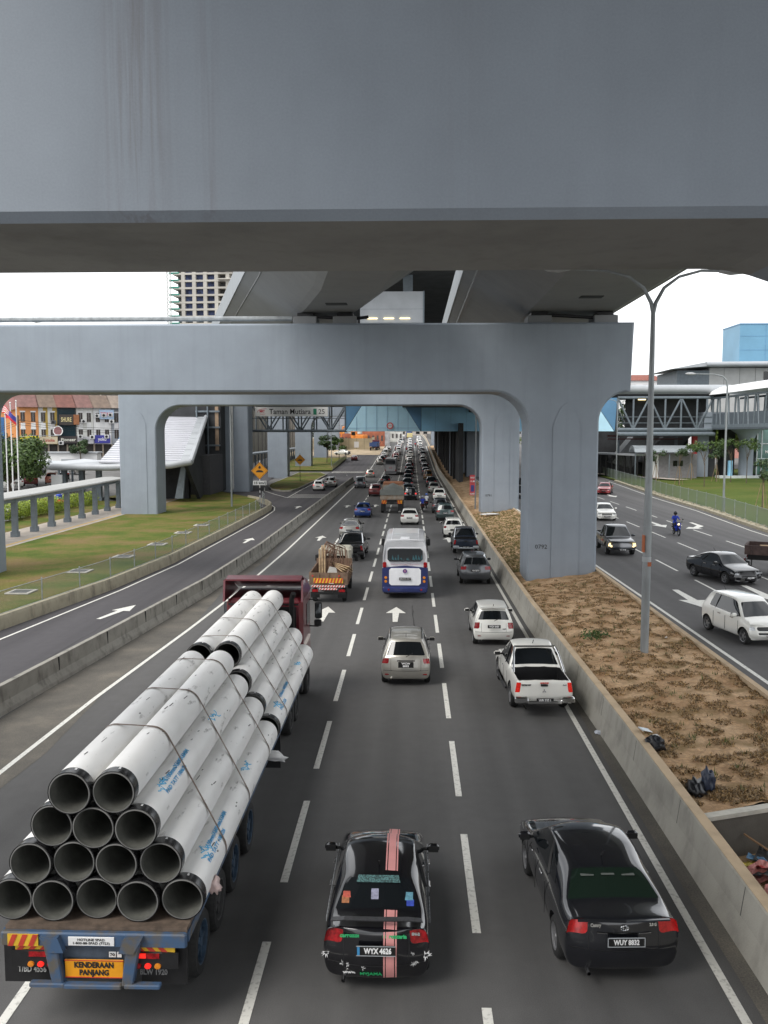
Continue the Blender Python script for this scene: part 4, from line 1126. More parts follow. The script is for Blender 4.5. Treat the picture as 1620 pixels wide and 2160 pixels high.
for k, (x, z, c) in enumerate(((3.6 + 5.45, 7.6, (.1, .1, .1)), (10.9, 3.3, (.6, .6, .6)), (17.2, 7.8, (.5, .5, .5)), (16.2, 4.6, (.55, .55, .55)), (19.4, 4.5, (.6, .6, .6)), (20.9, 9, (.55, .55, .55)), (22.8, 9.1, (.5, .5, .5)), (24.6, 9.2, (.5, .5, .5)), (24.9, 7.8, (.6, .6, .6)), (23.4, 4.6, (.6, .6, .6)))):
    q = MB().use(mat('ac_casing_%d' % int(c[0] * 100), c, .6)); q.bevbox((0, -.3, 0), (1.0, .5, .8), .04); q.use(BLACKT).lathe([(0, -.57), (.28, -.57), (.28, -.55)], 12, (-.1, 0, 0), axis='Y')
    x *= .74; o = q.build('air_conditioner'); o.location = (SHOPX + math.cos(sroot_rz) * x + .3, SHOPY + math.sin(sroot_rz) * x - .2, 3.4 + z); o.rotation_euler = (0, 0, sroot_rz)
    tag(o, ['black air conditioner on the mustard shophouse', 'white air conditioner below the round sign', 'upper air conditioner left on the stained white shophouse', 'lower left air conditioner on the stained white shophouse', 'lower right air conditioner on the stained white shophouse', 'first high air conditioner on the clean white shophouse', 'second high air conditioner on the clean white shophouse', 'third high air conditioner below the blue sign', 'large air conditioner beside the grey shophouse', 'low air conditioner over the blue signboard'][k], 'air conditioner', 'air conditioners on the shophouses')
o = MB().use(mat('round_sign_face', (.22, .10, .10), .5)); o.lathe([(0, -.1), (1.0, -.1), (1.0, .1), (0, .1)], 22, axis='Y'); o.use(WHITEP).lathe([(.86, -.13), (1.05, -.13), (1.05, -.05), (.86, -.05)], 22, axis='Y', closed=True)
o = o.build('round_sign'); o.location = (SHOPX + math.cos(sroot_rz) * 8.2, SHOPY + math.sin(sroot_rz) * 8.2 - 1.1, 9.2); tag(o, 'round dark red sign with a white rim on the black shophouse', 'sign')
# side wall of the orange shophouse is its own near wing
root = empty('shophouse', (-89.5, 181, 3.4), 0, 'orange end wing with a blue banner at the left edge behind the flagpoles', 'shophouse')
q = MB().use(mat('orange_wall', OR, .8, noise=.08)); q.bb(0, 8.7, 0, 12, 0, 10.2); q.build('wall', root)
q = MB().use(mat('pinkish_roof', (.22, .10, .09), .8)); q.add([(-.3, -.6, 10.2), (9, -.6, 10.2), (9, 6, 13.4), (2, 6, 13.4)], [(0, 1, 2, 3)]); q.build('roof', root)
q = MB().use(mat('blue_banner', (.03, .12, .3), .6)); q.bb(2.8, 5.6, -.15, 0, 4.2, 8.6); q.build('banner', root)
# larger building behind the shops
root = empty('office_block', (-86, 215, 0), .25, 'beige office block with long window bands behind the shophouse roofs', 'building')
q = MB().use(mat('beige_block', (.42, .38, .33), .8)); q.bb(4, 34, 0, 15, 4, 22); q.build('wall', root)
for k in range(4):
    q = MB().use(GLASS); q.bb(5 + k * 5, 9.5 + k * 5, -.08, 0, 17.8, 19.6); q.build('window', root)
q = MB().use(mat('green_glass', (.05, .10, .09), .1)); q.bb(25.5, 33.5, -.3, 0, 14.8, 18.6); q.build('window', root)
# white site cabin and market awning in the car park
root = empty('site_cabin', (-63, 150, 2.6), .1, 'long white cabin with a low roof in the car park below the shophouses', 'cabin')
q = MB().use(WHITEP); q.bb(0, 9, 0, 3, 0, 2.7); q.build('wall', root)
q = MB().use(LGREY); q.bb(-.3, 9.3, -.3, 3.3, 2.7, 2.9); q.build('roof', root)
q = MB().use(LGREY); q.bb(3, 6.5, -.05, 0, .9, 1.7); q.build('window', root)
root = empty('parking_canopy', (-48.5, 118, 1.4), .2, 'light grey flat canopy on steel posts over the parked cars', 'canopy')
q = MB().use(mat('canopy_sheet', (.42, .47, .50), .5)); q.prism([(-6.5, -3, 3.2), (1.8, -3, 2.9), (2.5, 5, 3.1), (-6.5, 8, 3.5)], (0, 0, .15)); q.build('roof', root)
for x, y in ((-6, -2.6), (1.4, -2.6), (1.9, 4.5), (-6, 7)):
    q = MB().use(GREYM); q.tube([(x, y, -1), (x, y, 3.1)], .15, 6); q.build('post', root)

# ================================================================ tower under construction
root = empty('unfinished_tower', (-112, 420, 0), -.08, 'unfinished concrete tower block with blue netting bays above the girders on the left', 'tower block')
q = MB().use(mat('bare_frame', (.42, .40, .36), .85, noise=.15, scale=.1))
for k in range(24): q.bb(0, 30, -.3, 14, 20 + k * 3.3, 20.85 + k * 3.3)
for x in (4.0, 9.3, 14.6, 20, 25.4): q.bb(x, x + 1.7, -.25, 12, 10, 100)
q.bb(16.5, 20, -2.5, 0, 88, 92); q.bb(22, 34, -2, 10, 85, 85.5); q.bb(22, 34, -2, 10, 80, 80.5)
q.build('frame', root)
q = MB().use(mat('blue_netting', (.04, .055, .12), .8, noise=.6, scale=.5)); q.bb(5.3, 14.6, 1.3, 1.5, 62, 97); q.bb(14.8, 21, 1.6, 1.8, 62, 97); q.build('netting', root)
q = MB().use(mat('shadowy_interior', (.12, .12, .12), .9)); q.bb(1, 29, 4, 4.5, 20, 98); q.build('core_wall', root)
q = MB().use(mat('green_netting', (.05, .30, .22), .8))
for k in range(24): q.bb(-2.0, 3.0, -.3, .5, 20.4 + k * 3.3, 21.2 + k * 3.3)
q.build('green_netting', root)
root = empty('hoist_mast', (-114.5, 418, 0), 0, 'slim lattice hoist mast left of the unfinished tower', 'mast')
q = MB().use(mat('mast_grey', (.4, .4, .38), .7))
for x, y in ((0, 0), (1.6, 0), (0, 1.6), (1.6, 1.6)): q.tube([(x, y, 0), (x, y, 110)], .16, 4)
for k in range(62): q.tube([(0, 0, 1.7 * k), (1.6, 0, 1.7 * k + 1.7)], .11, 4); q.tube([(1.6, 0, 1.7 * k), (0, 0, 1.7 * k + 1.7)], .11, 4)
q.build('lattice', root)
# ================================================================ cars
def paintm(name, col, metal=0.0, rough=0.28, coat=1.0):
    return mat('paint_' + name, col, rough, metal=metal, noise=0.04, scale=1.5, coat=coat)
P_BLACK = paintm('black', (.006, .006, .008), 0, .12); P_CHAR = paintm('charcoal', (.012, .013, .017), .2, .14)
P_WHITE = paintm('white', (.80, .79, .74)); P_SILVER = paintm('silver', (.36, .355, .33), .5, .32)
P_BEIGE = paintm('champagne', (.42, .405, .365), .5, .34); P_GREY = paintm('grey', (.10, .105, .115), .4)
P_DGREY = paintm('dark_grey', (.05, .055, .065), .4); P_NAVY = paintm('navy', (.022, .032, .055), .3)
P_BLUE = paintm('blue', (.012, .045, .21), .2); P_RED = paintm('red', (.34, .015, .02), .1); P_MAROON = paintm('maroon', (.13, .02, .02), .1)
P_PINK = paintm('copper_pink', (.55, .20, .14), .2); P_YEL = paintm('yellow', (.55, .36, .05)); P_TEAL = paintm('teal_grey', (.07, .10, .10), .3)
TAGN = {1: 'rear_window', 2: 'windscreen', 3: 'side_window', 4: 'tail_light', 5: 'headlight', 6: 'grille', 7: 'wheel_well', 8: 'bumper_trim', 9: 'bed_liner', 10: 'bonnet_scoop'}
US0 = (-1, -.64, -.28, .28, .64, 1)

def car_shell(D):
    """box-modelled shell, subdivided; returns mesh pieces {tag: [(verts, faces)...]}"""
    US = D.get('us', US0)
    W = D['W'] / 2; st = D['st']           # stations: (y, width factor, shoulder z, belly z)
    nj = len(st); jr, jf = D['cab']
    lv = D.get('lv', (0.0, .36, .68, 1.0)); kw = D.get('kw', (.93, 1.0, 1.0, .93))
    crown = D.get('crown', .04)
    rp = D.get('rear', (.10, 0.0, .07, .12)); fp = D.get('front', (-.12, 0, -.06, -.22)); rc = D.get('rcurve', .13); fc = D.get('fcurve', .28)
    bm = bmesh.new()
    idx = {}
    def P(i, j, k):
        y, wf, zs, zb = st[j]; u = US[i]
        if j == 0: y = y + rp[k] + rc * abs(u) ** 2.2
        if j == nj - 1: y = y + fp[k] - fc * abs(u) ** 2.2
        x = u * W * wf * kw[k]
        z = zb + (zs - zb) * lv[k]
        if k == 3: z += crown * (1 - u * u)
        return (x, y, z)
    def V(i, j, k):
        if (i, j, k) not in idx: idx[(i, j, k)] = bm.verts.new(P(i, j, k))
        return idx[(i, j, k)]
    roofy, roofz, rw = D['ry'], D['rz'], D['rw']
    ridx = {}
    def RV(i, j):
        if (i, j) not in ridx:
            u = US[i]; q = j - jr
            ww = rw * (D.get('rtap', (.94,))[0] if j in (jr, jf) else 1.0)
            yy = roofy[q]
            if j == jf: yy -= .12 * u * u
            if j == jr: yy += D.get('rroofc', .05) * u * u
            ridx[(i, j)] = bm.verts.new((u * ww, yy, roofz[q] + .045 * (1 - u * u)))
        return ridx[(i, j)]
    def F(vs, t=0, col=None):
        f = bm.faces.new(vs); f.material_index = t; return f
    groups = {}
    def G_(key, f): groups.setdefault(key, []).append(f)
    for j in range(nj - 1):
        for k in range(3):
            for sgn, i in ((-1, 0), (1, 5)):
                v = [V(i, j, k), V(i, j + 1, k), V(i, j + 1, k + 1), V(i, j, k + 1)]
                f = F(v if sgn > 0 else v[::-1])
                if j == 0 and k == 2: G_(('tl', i), f)
                if j == nj - 2 and k == 2: G_(('hl', i), f)
        for i in range(5):
            F([V(i, j, 0), V(i, j + 1, 0), V(i + 1, j + 1, 0), V(i + 1, j, 0)])
            if not (jr <= j < jf):
                f = F([V(i, j, 3), V(i + 1, j, 3), V(i + 1, j + 1, 3), V(i, j + 1, 3)])
                if D.get('bed') and j < jr: G_('bed', f)
    for i in range(5):
        for k in range(3):
            f = F([V(i, 0, k), V(i + 1, 0, k), V(i + 1, 0, k + 1), V(i, 0, k + 1)])
            if k == 2 and i in (0, 4): G_(('tl', 0 if i == 0 else 5), f)
            f = F([V(i, nj - 1, k), V(i, nj - 1, k + 1), V(i + 1, nj - 1, k + 1), V(i + 1, nj - 1, k)])
            if k == 2 and i in (0, 4): G_(('hl', 0 if i == 0 else 5), f)
            if k == 2 and i in (1, 2, 3): G_('grille', f)
            if k == 1 and i in (1, 2, 3): G_('intake', f)
    for i in range(5):
        f = F([V(i, jr, 3), V(i + 1, jr, 3), RV(i + 1, jr), RV(i, jr)]); G_('rw', f)
        f = F([V(i, jf, 3), RV(i, jf), RV(i + 1, jf), V(i + 1, jf, 3)]); G_('ws', f)
        for j in range(jr, jf): F([RV(i, j), RV(i + 1, j), RV(i + 1, j + 1), RV(i, j + 1)])
    for j in range(jr, jf):
        for i, sg in ((0, -1), (5, 1)):
            v = [V(i, j, 3), V(i, j + 1, 3), RV(i, j + 1), RV(i, j)]
            f = F(v if sg > 0 else v[::-1])
            if j - jr in D['win']: G_(('sw', i, j), f)
    bmesh.ops.recalc_face_normals(bm, faces=bm.faces)
    cl = bm.edges.layers.float.new('crease_edge')
    def crease_bound(fs, v):
        s_ = set(fs)
        for f in fs:
            for e in f.edges:
                if sum(1 for q in e.link_faces if q in s_) == 1: e[cl] = max(e[cl], v)
    cv = bm.verts.layers.float.new('crease_vert')
    inv = {v: k for k, v in idx.items()}; rinv = {v: k for k, v in ridx.items()}
    for e in bm.edges:
        a, b = e.verts
        if a in inv and b in inv:
            (i0, j0, k0), (i1, j1, k1) = inv[a], inv[b]
            if k0 == k1 == 3 and i0 == i1 and i0 in (0, 5): e[cl] = D.get('shc', .35)
            if k0 == k1 == 3 and j0 == j1 == 0: e[cl] = D.get('bootc', .55)
            if k0 == k1 == 2 and j0 == j1 == 0: e[cl] = .3
            if k0 == k1 == 0: e[cl] = .5
        elif a in rinv and b in rinv:
            (i0, j0), (i1, j1) = rinv[a], rinv[b]
            if i0 == i1 and i0 in (0, 5): e[cl] = D.get('rfc', .3)
            if j0 == j1 and j0 in (jr, jf): e[cl] = .3
    def inset(fs, th, t, cr=.9, depth=0.0):
        fs = [f for f in fs if f.is_valid]
        bmesh.ops.inset_region(bm, faces=fs, thickness=th, depth=depth, use_even_offset=True, use_boundary=True)
        for f in fs: f.material_index = t
        crease_bound(fs, cr)
        s2 = set(fs)
        for v in {v for f in fs for v in f.verts}:
            nb = [f for f in v.link_faces if f in s2]
            if len(nb) == 1: v[cv] = cr * .9
    inset(groups['rw'], D.get('rwin', .07), 1, .75)
    inset(groups['ws'], .06, 2, .75)
    for sd in (0, 5):
        fs = [f for key, g in groups.items() if isinstance(key, tuple) and key[0] == 'sw' and key[1] == sd for f in g]
        if fs: inset(fs, .05, 3, 1.0)
    if not D.get('no_tl'):
        for i in (0, 5):
            fs = groups.get(('tl', i), []); inset(fs, .025, 4, .9)
    for i in (0, 5): inset(groups[('hl', i)], .03, 5, .9)
    inset(groups['grille'], .03, 6, .9, -.02)
    inset(groups['intake'], .04, 8, .9, -.03)
    if D.get('bed'):
        fs = groups['bed']
        bmesh.ops.inset_region(bm, faces=fs, thickness=.07, use_even_offset=True, use_boundary=True)
        crease_bound(fs, .95)
        r_ = bmesh.ops.extrude_face_region(bm, geom=fs)
        nf = [g for g in r_['geom'] if isinstance(g, bmesh.types.BMFace)]; nv = [g for g in r_['geom'] if isinstance(g, bmesh.types.BMVert)]
        for v in nv: v.co.z -= D['bed']
        bmesh.ops.delete(bm, geom=[f for f in fs if f.is_valid], context='FACES_ONLY')
        for f in nf:
            f.material_index = 9
            for e in f.edges:
                for g in e.link_faces:
                    if g not in nf and abs(g.normal.z) < .5 or True:
                        pass
        s_ = set(nf)
        for f in nf:
            for e in f.edges:
                for g in e.link_faces:
                    if g not in s_: g.material_index = 9
        crease_bound(nf, .9)
    me = bpy.data.meshes.new('shell'); bm.to_mesh(me); bm.free()
    for k in range(11): me.materials.append(BLACKT)
    o = bpy.data.objects.new('shell', me); COL.objects.link(o)
    md = o.modifiers.new('s', 'SUBSURF'); md.levels = D.get('sub', 2); md.render_levels = md.levels
    cutters = []
    if D.get('arch', True):
        for y in D['wy']:
            cme = MB().use(BLACKT)
            for k in range(7): cme.use(MATS['tyre_rubber']) if False else None
            cme.lathe([(0, -W * 1.2), (D['wr'] + .055, -W * 1.2), (D['wr'] + .055, W * 1.2), (0, W * 1.2)], 22, (0, y, D['wr'] + .01), axis='X')
            cm = cme.mesh('cut'); cm.materials.clear()
            for k in range(11): cm.materials.append(BLACKT)
            for p in cm.polygons: p.material_index = 7
            co = bpy.data.objects.new('cut', cm); COL.objects.link(co)
            b_ = o.modifiers.new('b', 'BOOLEAN'); b_.object = co; b_.operation = 'DIFFERENCE'; b_.solver = 'EXACT'
            cutters.append(co)
    dg = bpy.context.evaluated_depsgraph_get(); dg.update()
    ev = bpy.data.meshes.new_from_object(o.evaluated_get(dg))
    V_ = [tuple(v.co) for v in ev.vertices]
    polys = [(p.material_index, list(p.vertices)) for p in ev.polygons]
    for c in cutters: bpy.data.objects.remove(c)
    bpy.data.objects.remove(o)
    pieces = {}
    for t in set(p[0] for p in polys):
        fs = [p[1] for p in polys if p[0] == t]
        if t in (0, 7, 9, 6, 8, 1, 2): comps = [fs]
        else:
            par = {}
            def find(a):
                while par.setdefault(a, a) != a: par[a] = par[par[a]]; a = par[a]
                return a
            for f in fs:
                for v in f[1:]: par[find(v)] = find(f[0])
            cd = {}
            for f in fs: cd.setdefault(find(f[0]), []).append(f)
            comps = list(cd.values())
        pieces[t] = comps
    return V_, pieces

def piece_obj(V_, fs, name, mt, parent, angle=50):
    used = sorted({v for f in fs for v in f}); mp_ = {v: k for k, v in enumerate(used)}
    me = bpy.data.meshes.new(name)
    me.from_pydata([V_[v] for v in used], [], [[mp_[v] for v in f] for f in fs])
    me.materials.append(mt)
    me.polygons.foreach_set('use_smooth', [True] * len(fs)); me.update(); me.set_sharp_from_angle(angle=R(angle))
    o = bpy.data.objects.new(name, me); COL.objects.link(o)
    if parent: o.parent = parent
    return o

def wheel_mesh(r, wd, rimm, n=24):
    q = MB().use(TYRE); h = wd / 2
    q.lathe([(r * .66, -h), (r * .9, -h), (r * .985, -h * .75), (r, -h * .3), (r, h * .3), (r * .985, h * .75), (r * .9, h), (r * .66, h)], n, axis='X')
    t = q.mesh('tyre')
    q = MB().use(rimm)
    q.lathe([(r * .67, -h * 1.0), (r * .62, -h * .95), (r * .6, -h * .2), (r * .6, h * .2), (r * .62, h * .95), (r * .67, h)], n, axis='X')
    q.lathe([(0, h * .9), (r * .16, h * .9), (r * .18, h * .6), (r * .18, -h * .6), (r * .16, -h * .9), (0, -h * .9)], 12, axis='X')
    for k in range(5):
        a = 2 * PI * k / 5
        for sg in (-1, 1):
            c, s_ = math.cos(a), math.sin(a)
            q.prism([(sg * h * .8, c * r * .1 - s_ * r * .09, s_ * r * .1 + c * r * .09), (sg * h * .8, c * r * .1 + s_ * r * .09, s_ * r * .1 - c * r * .09),
                     (sg * h * .7, c * r * .62 + s_ * r * .07, s_ * r * .62 - c * r * .07), (sg * h * .7, c * r * .62 - s_ * r * .07, s_ * r * .62 + c * r * .07)], (-sg * .04, 0, 0))
    q.use(BLACKT).lathe([(0, 0), (r * .6, 0)], n, axis='X')
    return t, q.mesh('rim')
_WH = {}
def put_wheel(x, y, r, wd, rimm, parent):
    key = (r, wd, rimm.name)
    if key not in _WH: _WH[key] = wheel_mesh(r, wd, rimm)
    t, rm = _WH[key]
    o = bpy.data.objects.new('wheel', t); COL.objects.link(o); o.parent = parent; o.location = (x, y, r)
    o2 = bpy.data.objects.new('rim', rm); COL.objects.link(o2); o2.parent = o
    return o

def make_car(D, paint, label, cat='car', group=None, name='car', plate='', front_plate=None, lit=False, headon=False, detail=2, glass=GLASS, tl=REDL, mirrors=True, roofpaint=None, handles=CHROME):
    root = empty(name, (0, 0, 0), 0, label, cat, group)
    V_, pc = car_shell(D)
    W = D['W'] / 2; L = D['st'][-1][0]
    mats = {0: paint, 1: glass, 2: GLASS, 3: GLASS, 4: REDON if lit else tl, 5: LAMPON if headon else CLEARL, 6: D.get('grillem', BLACKT), 7: BLACKT, 8: BLACKT, 9: BLACKT, 10: BLACKT}
    for t, comps in pc.items():
        for fs in comps:
            piece_obj(V_, fs, 'body' if t == 0 else TAGN[t], mats[t], root)
    for y in D['wy']:
        for sg in (-1, 1): put_wheel(sg * (W - D.get('win_', .115)), y, D['wr'], D.get('ww', .2), D.get('rim', RIM), root)
    jr, jf = D['cab']
    if mirrors:
        ym = D['st'][jf][0] - .35; zm = D['st'][jf][2] + .10
        for sg in (-1, 1):
            q = MB().use(paint if D.get('mirp', 1) else BLACKT); q.smooth = True
            q.bevbox((sg * (W + .10), ym, zm), (.22, .13, .15), .045)
            q.use(BLACKT).tube([(sg * (W - .08), ym + .02, zm - .03), (sg * (W + .02), ym, zm - .03)], .03, 6)
            q.bb(sg * (W + .10) - .09, sg * (W + .10) + .09, ym - .072, ym - .064, zm - .055, zm + .055)
            q.build('wing_mirror', root)
    # plates
    zp = D.get('zp', .72); yp = D.get('yp', .0)
    if plate is not None:
        q = MB().use(PLATEB); q.bevbox((0, yp - .012, zp), (.52, .02, .13 if '\n' not in plate else .2), .006)
        po = q.build('number_plate', root)
        if plate: text(plate, .115 if '\n' not in plate else .09, WHITET, (0, yp - .024, zp), po, width=.40 if '\n' not in plate else .3, bold=.004)
    if front_plate is not None:
        q = MB().use(PLATEB); q.bevbox((0, L + .01, .42), (.5, .02, .12), .006); po = q.build('number_plate', root)
        if front_plate: text(front_plate, .1, WHITET, (0, L + .024, .42), po, rz=PI, width=.4, bold=.004)
    if detail >= 2:
        if handles:
            for sg in (-1, 1):
                for y in D.get('dh', (L * .42, L * .60)):
                    q = MB().use(handles if handles != 'paint' else paint); q.bevbox((sg * (W + .012), y, D['st'][jr][2] - .13), (.03, .2, .035), .01); q.build('door_handle', root)
        q = MB().use(BLACKT); zr = D['rz'][0]
        for sg in (-1, 1):
            for yy in D.get('doors', (L * .36, L * .54, L * .70)):
                zs = interp(yy, [(s_[0], s_[2]) for s_ in D['st']])
                q.bb(sg * (W + .001) - .004, sg * (W + .001) + .004, yy - .006, yy + .006, .32, zs - .1)
        q.build('door_seam', root)
        if jf - jr > 2:
            q = MB().use(BLACKT)
            for sg in (-1, 1):
                for j in D.get('pil', [jr + (jf - jr) // 2]):
                    a = Vector((sg * W * D['st'][j][1] * .925, D['st'][j][0], D['st'][j][2] + .02)); b = Vector((sg * D['rw'] * 1.015, D['ry'][j - jr], D['rz'][j - jr] - .05))
                    q.tube([a, a.lerp(b, .5) + Vector((sg * .012, 0, .02)), b], .028, 4)
            q.build('window_pillar', root)
        # tailgate and bumper seams following the skin
        if not D.get('noseam'):
            q = MB().use(BLACKT)
            for z_, xw in ((D.get('zseam', .58), W * .9),):
                pts = []
                for k in range(19):
                    x = lerp(-xw, xw, k / 18); h = body_back(root, x, z_ - (0 if abs(x) > W * .55 else .0))
                    if h: pts.append((x, h[0] - .001, z_))
                if len(pts) > 3: q.tube(pts, .007, 4)
            for sg in (-1, 1):
                pts = []
                for k in range(8):
                    z_ = lerp(D.get('zseam', .58), D['st'][0][2] - .04, k / 7); h = body_back(root, sg * W * .60, z_)
                    if h: pts.append((sg * W * .60, h[0] - .001, z_))
                if len(pts) > 3: q.tube(pts, .006, 4)
            q.build('panel_seam', root)
        # rear panel seams, wiper, centre brake light
        yb = D['ry'][0]; 
        q = MB().use(BLACKT); q.tube([(0, D['st'][jr][0] - .015 if not D.get('bed') else D['st'][jr][0], D['st'][jr][2] + .08), (.25, lerp(D['st'][jr][0], yb, .25) - .02, lerp(D['st'][jr][2], zr, .2) + .08)], .012, 5)
        if D.get('wiper', 0): q.build('rear_wiper', root)
        q = MB().use(BLACKT); q.tube([(0, yb + .25, zr + .05), (0, yb + .05, zr + .22)], .012, 4); q.build('antenna', root)
        q = MB().use(CHROME); q.tube([(-W * .6, .06, .25), (-W * .6, .3, .25)], .03, 8, caps=False); q.build('exhaust', root)
    return root

SEDAN = dict(W=1.74, st=[(0, .93, .98, .30), (.18, .985, 1.0, .22), (.62, 1.0, 1.0, .2), (1.0, 1.0, .98, .2), (1.55, 1.0, .96, .2), (2.35, 1.0, .93, .2), (3.25, 1.0, .92, .2), (3.85, .99, .84, .2), (4.28, .95, .72, .22), (4.42, .88, .66, .26)],
    cab=(2, 6), ry=(1.38, 1.62, 2.25, 2.68), rz=(1.37, 1.43, 1.45, 1.37), rw=.60, win=(1, 2, 3), wy=(.85, 3.5), wr=.31, zp=.70, yp=.02, rtap=(.93,))
SEDAN['ry'] = (1.32, 1.65, 2.0, 2.35, 2.68); SEDAN['rz'] = (1.35, 1.41, 1.44, 1.43, 1.37)
SEDAN['win'] = (1, 2, 3)
HATCH = dict(W=1.67, us=(-1, -.72, -.3, .3, .72, 1), st=[(0, .93, .95, .30), (.16, .985, .98, .22), (.55, 1.0, .98, .2), (1.1, 1.0, .96, .2), (1.8, 1.0, .93, .2), (2.55, 1.0, .92, .2), (3.0, 1.0, .90, .2), (3.4, .98, .82, .2), (3.68, .93, .70, .24)],
    cab=(0, 6), ry=(.30, .42, .75, 1.2, 1.7, 2.1, 2.35), rz=(1.46, 1.50, 1.54, 1.55, 1.55, 1.53, 1.44), rw=.58, win=(2, 3, 4, 5), wy=(.58, 3.02), wr=.29, zp=.66, yp=.0, rtap=(.92,), rear=(.08, 0, .05, .10), rroofc=.08, wiper=1, dh=(1.45, 2.3), doors=(1.05, 1.85, 2.7), kw=(.93, 1.0, 1.0, .95))
HATCH['st'] = [(0, .93, .98, .30), (.16, .985, 1.0, .22), (.62, 1.0, .98, .2), (1.1, 1.0, .96, .2), (1.8, 1.0, .94, .2), (2.5, 1.0, .92, .2), (2.95, 1.0, .90, .2), (3.4, .98, .82, .2), (3.68, .93, .70, .24)]
MPV = dict(HATCH, W=1.71, st=[(0, .93, .98, .30), (.16, .985, 1.0, .22), (.70, 1.0, .98, .2), (1.3, 1.0, .97, .2), (2.1, 1.0, .95, .2), (2.9, 1.0, .93, .2), (3.3, 1.0, .91, .2), (3.8, .98, .83, .2), (4.2, .93, .70, .24)],
    ry=(.55, .66, 1.0, 1.5, 2.05, 2.45, 2.72), rz=(1.49, 1.53, 1.57, 1.59, 1.58, 1.56, 1.48), rw=.60, wy=(.75, 3.4), wr=.31, dh=(1.7, 2.6), doors=(1.3, 2.15, 3.0), zp=.70)
VAN = dict(MPV, rz=(1.70, 1.76, 1.80, 1.82, 1.82, 1.79, 1.68), ry=(.22, .36, .9, 1.5, 2.2, 2.7, 2.95), rw=.66)
SUV = dict(MPV, us=(-1, -.6, -.28, .28, .6, 1), W=1.80, st=[(0, .94, 1.08, .36), (.16, .985, 1.10, .28), (.70, 1.0, 1.08, .26), (1.3, 1.0, 1.06, .26), (2.1, 1.0, 1.04, .26), (2.9, 1.0, 1.02, .26), (3.3, 1.0, 1.01, .26), (3.85, .98, .96, .26), (4.3, .94, .80, .3)],
    ry=(.42, .58, 1.0, 1.5, 2.05, 2.45, 2.75), rz=(1.57, 1.62, 1.65, 1.66, 1.66, 1.63, 1.54), rw=.62, wy=(.8, 3.42), wr=.35, zp=.80)
PICK = dict(W=1.82, us=(-1, -.83, -.35, .35, .83, 1), st=[(0, .95, 1.08, .48), (.10, .99, 1.10, .44), (.65, 1.0, 1.10, .40), (1.52, 1.0, 1.10, .36), (1.75, 1.0, 1.08, .36), (2.4, 1.0, 1.06, .36), (3.1, 1.0, 1.05, .36), (3.75, 1.0, 1.04, .36), (4.5, .99, 1.0, .36), (5.0, .96, .88, .38), (5.2, .9, .8, .42)],
    cab=(4, 7), ry=(2.02, 2.42, 2.85, 3.2), rz=(1.68, 1.74, 1.75, 1.66), rw=.64, win=(0, 1, 2), wy=(1.1, 4.15), wr=.38, ww=.25, win_=.14, bed=.42, zp=.56, yp=-.16, rear=(.06, 0, 0, .0), rcurve=.04, dh=(2.6, 3.35), doors=(1.7, 2.55, 3.35), lv=(0, .25, .4, 1.0), rwin=.06, rtap=(.96,))

# rear light shape for the saloons sits lower than the boot lid
def decal(root, name, mt, poly, off, width=None):
    q = MB().use(mt); q.prism(poly, off); return q.build(name, root)

def body_top(root, x, y):
    """height of the car surface under a point, in car coordinates"""
    best = None
    for o in kids(root):
        if o.name.split('.')[0] in ('body', 'rear_window', 'windscreen'):
            hit, loc, nrm, _ = o.ray_cast(Vector((x, y, 5)), Vector((0, 0, -1)))
            if hit and (best is None or loc.z > best[0]): best = (loc.z, nrm.copy())
    return best
def body_back(root, x, z):
    best = None
    for o in kids(root):
        if o.name.split('.')[0] in ('body', 'rear_window', 'tail_light', 'bumper_trim'):
            hit, loc, nrm, _ = o.ray_cast(Vector((x, -5, z)), Vector((0, 1, 0)))
            if hit and (best is None or loc.y < best[0]): best = (loc.y, nrm.copy())
    return best
def stripe_top(root, name, mt, x0, x1, y0, y1, n=40, off=.006, skip=None):
    q = MB().use(mt); vs = []; ok = []
    for k in range(n + 1):
        y = lerp(y0, y1, k / n)
        a, b = body_top(root, x0, y), body_top(root, x1, y)
        good = a and b and not (skip and skip(y)); ok.append(bool(good))
        vs += [(x0, y, (a[0] if a else 0) + off), (x1, y, (b[0] if b else 0) + off)]
    q.add(vs, [(2 * k, 2 * k + 1, 2 * k + 3, 2 * k + 2) for k in range(n) if ok[k] and ok[k + 1]])
    return q.build(name, root, fix=False)
def stripe_back(root, name, mt, x0, x1, z0, z1, n=14, off=.006):
    q = MB().use(mt); vs = []; ok = []
    for k in range(n + 1):
        z = lerp(z0, z1, k / n); a, b = body_back(root, x0, z), body_back(root, x1, z); ok.append(bool(a and b))
        vs += [(x0, (a[0] if a else 0) - off, z), (x1, (b[0] if b else 0) - off, z)]
    q.add(vs, [(2 * k, 2 * k + 1, 2 * k + 3, 2 * k + 2) for k in range(n) if ok[k] and ok[k + 1]])
    return q.build(name, root, fix=False)
def text_back(root, txt, size, mt, x, z, width, name='lettering', off=.012, bold=.004):
    h = body_back(root, x, z) or (0, Vector((0, -1, 0)))
    tilt = math.atan2(h[1].z, -h[1].y) if h[1].y < -.2 else 0
    return text(txt, size, mt, (x, h[0] - off, z), root, rx=R(90) - tilt, width=width, name=name, bold=bold)

def place(root, x, y, rz=0.0, z=None):
    root.location = (x, y, road_z(y) if z is None else z); root.rotation_euler = (0, 0, rz); return root
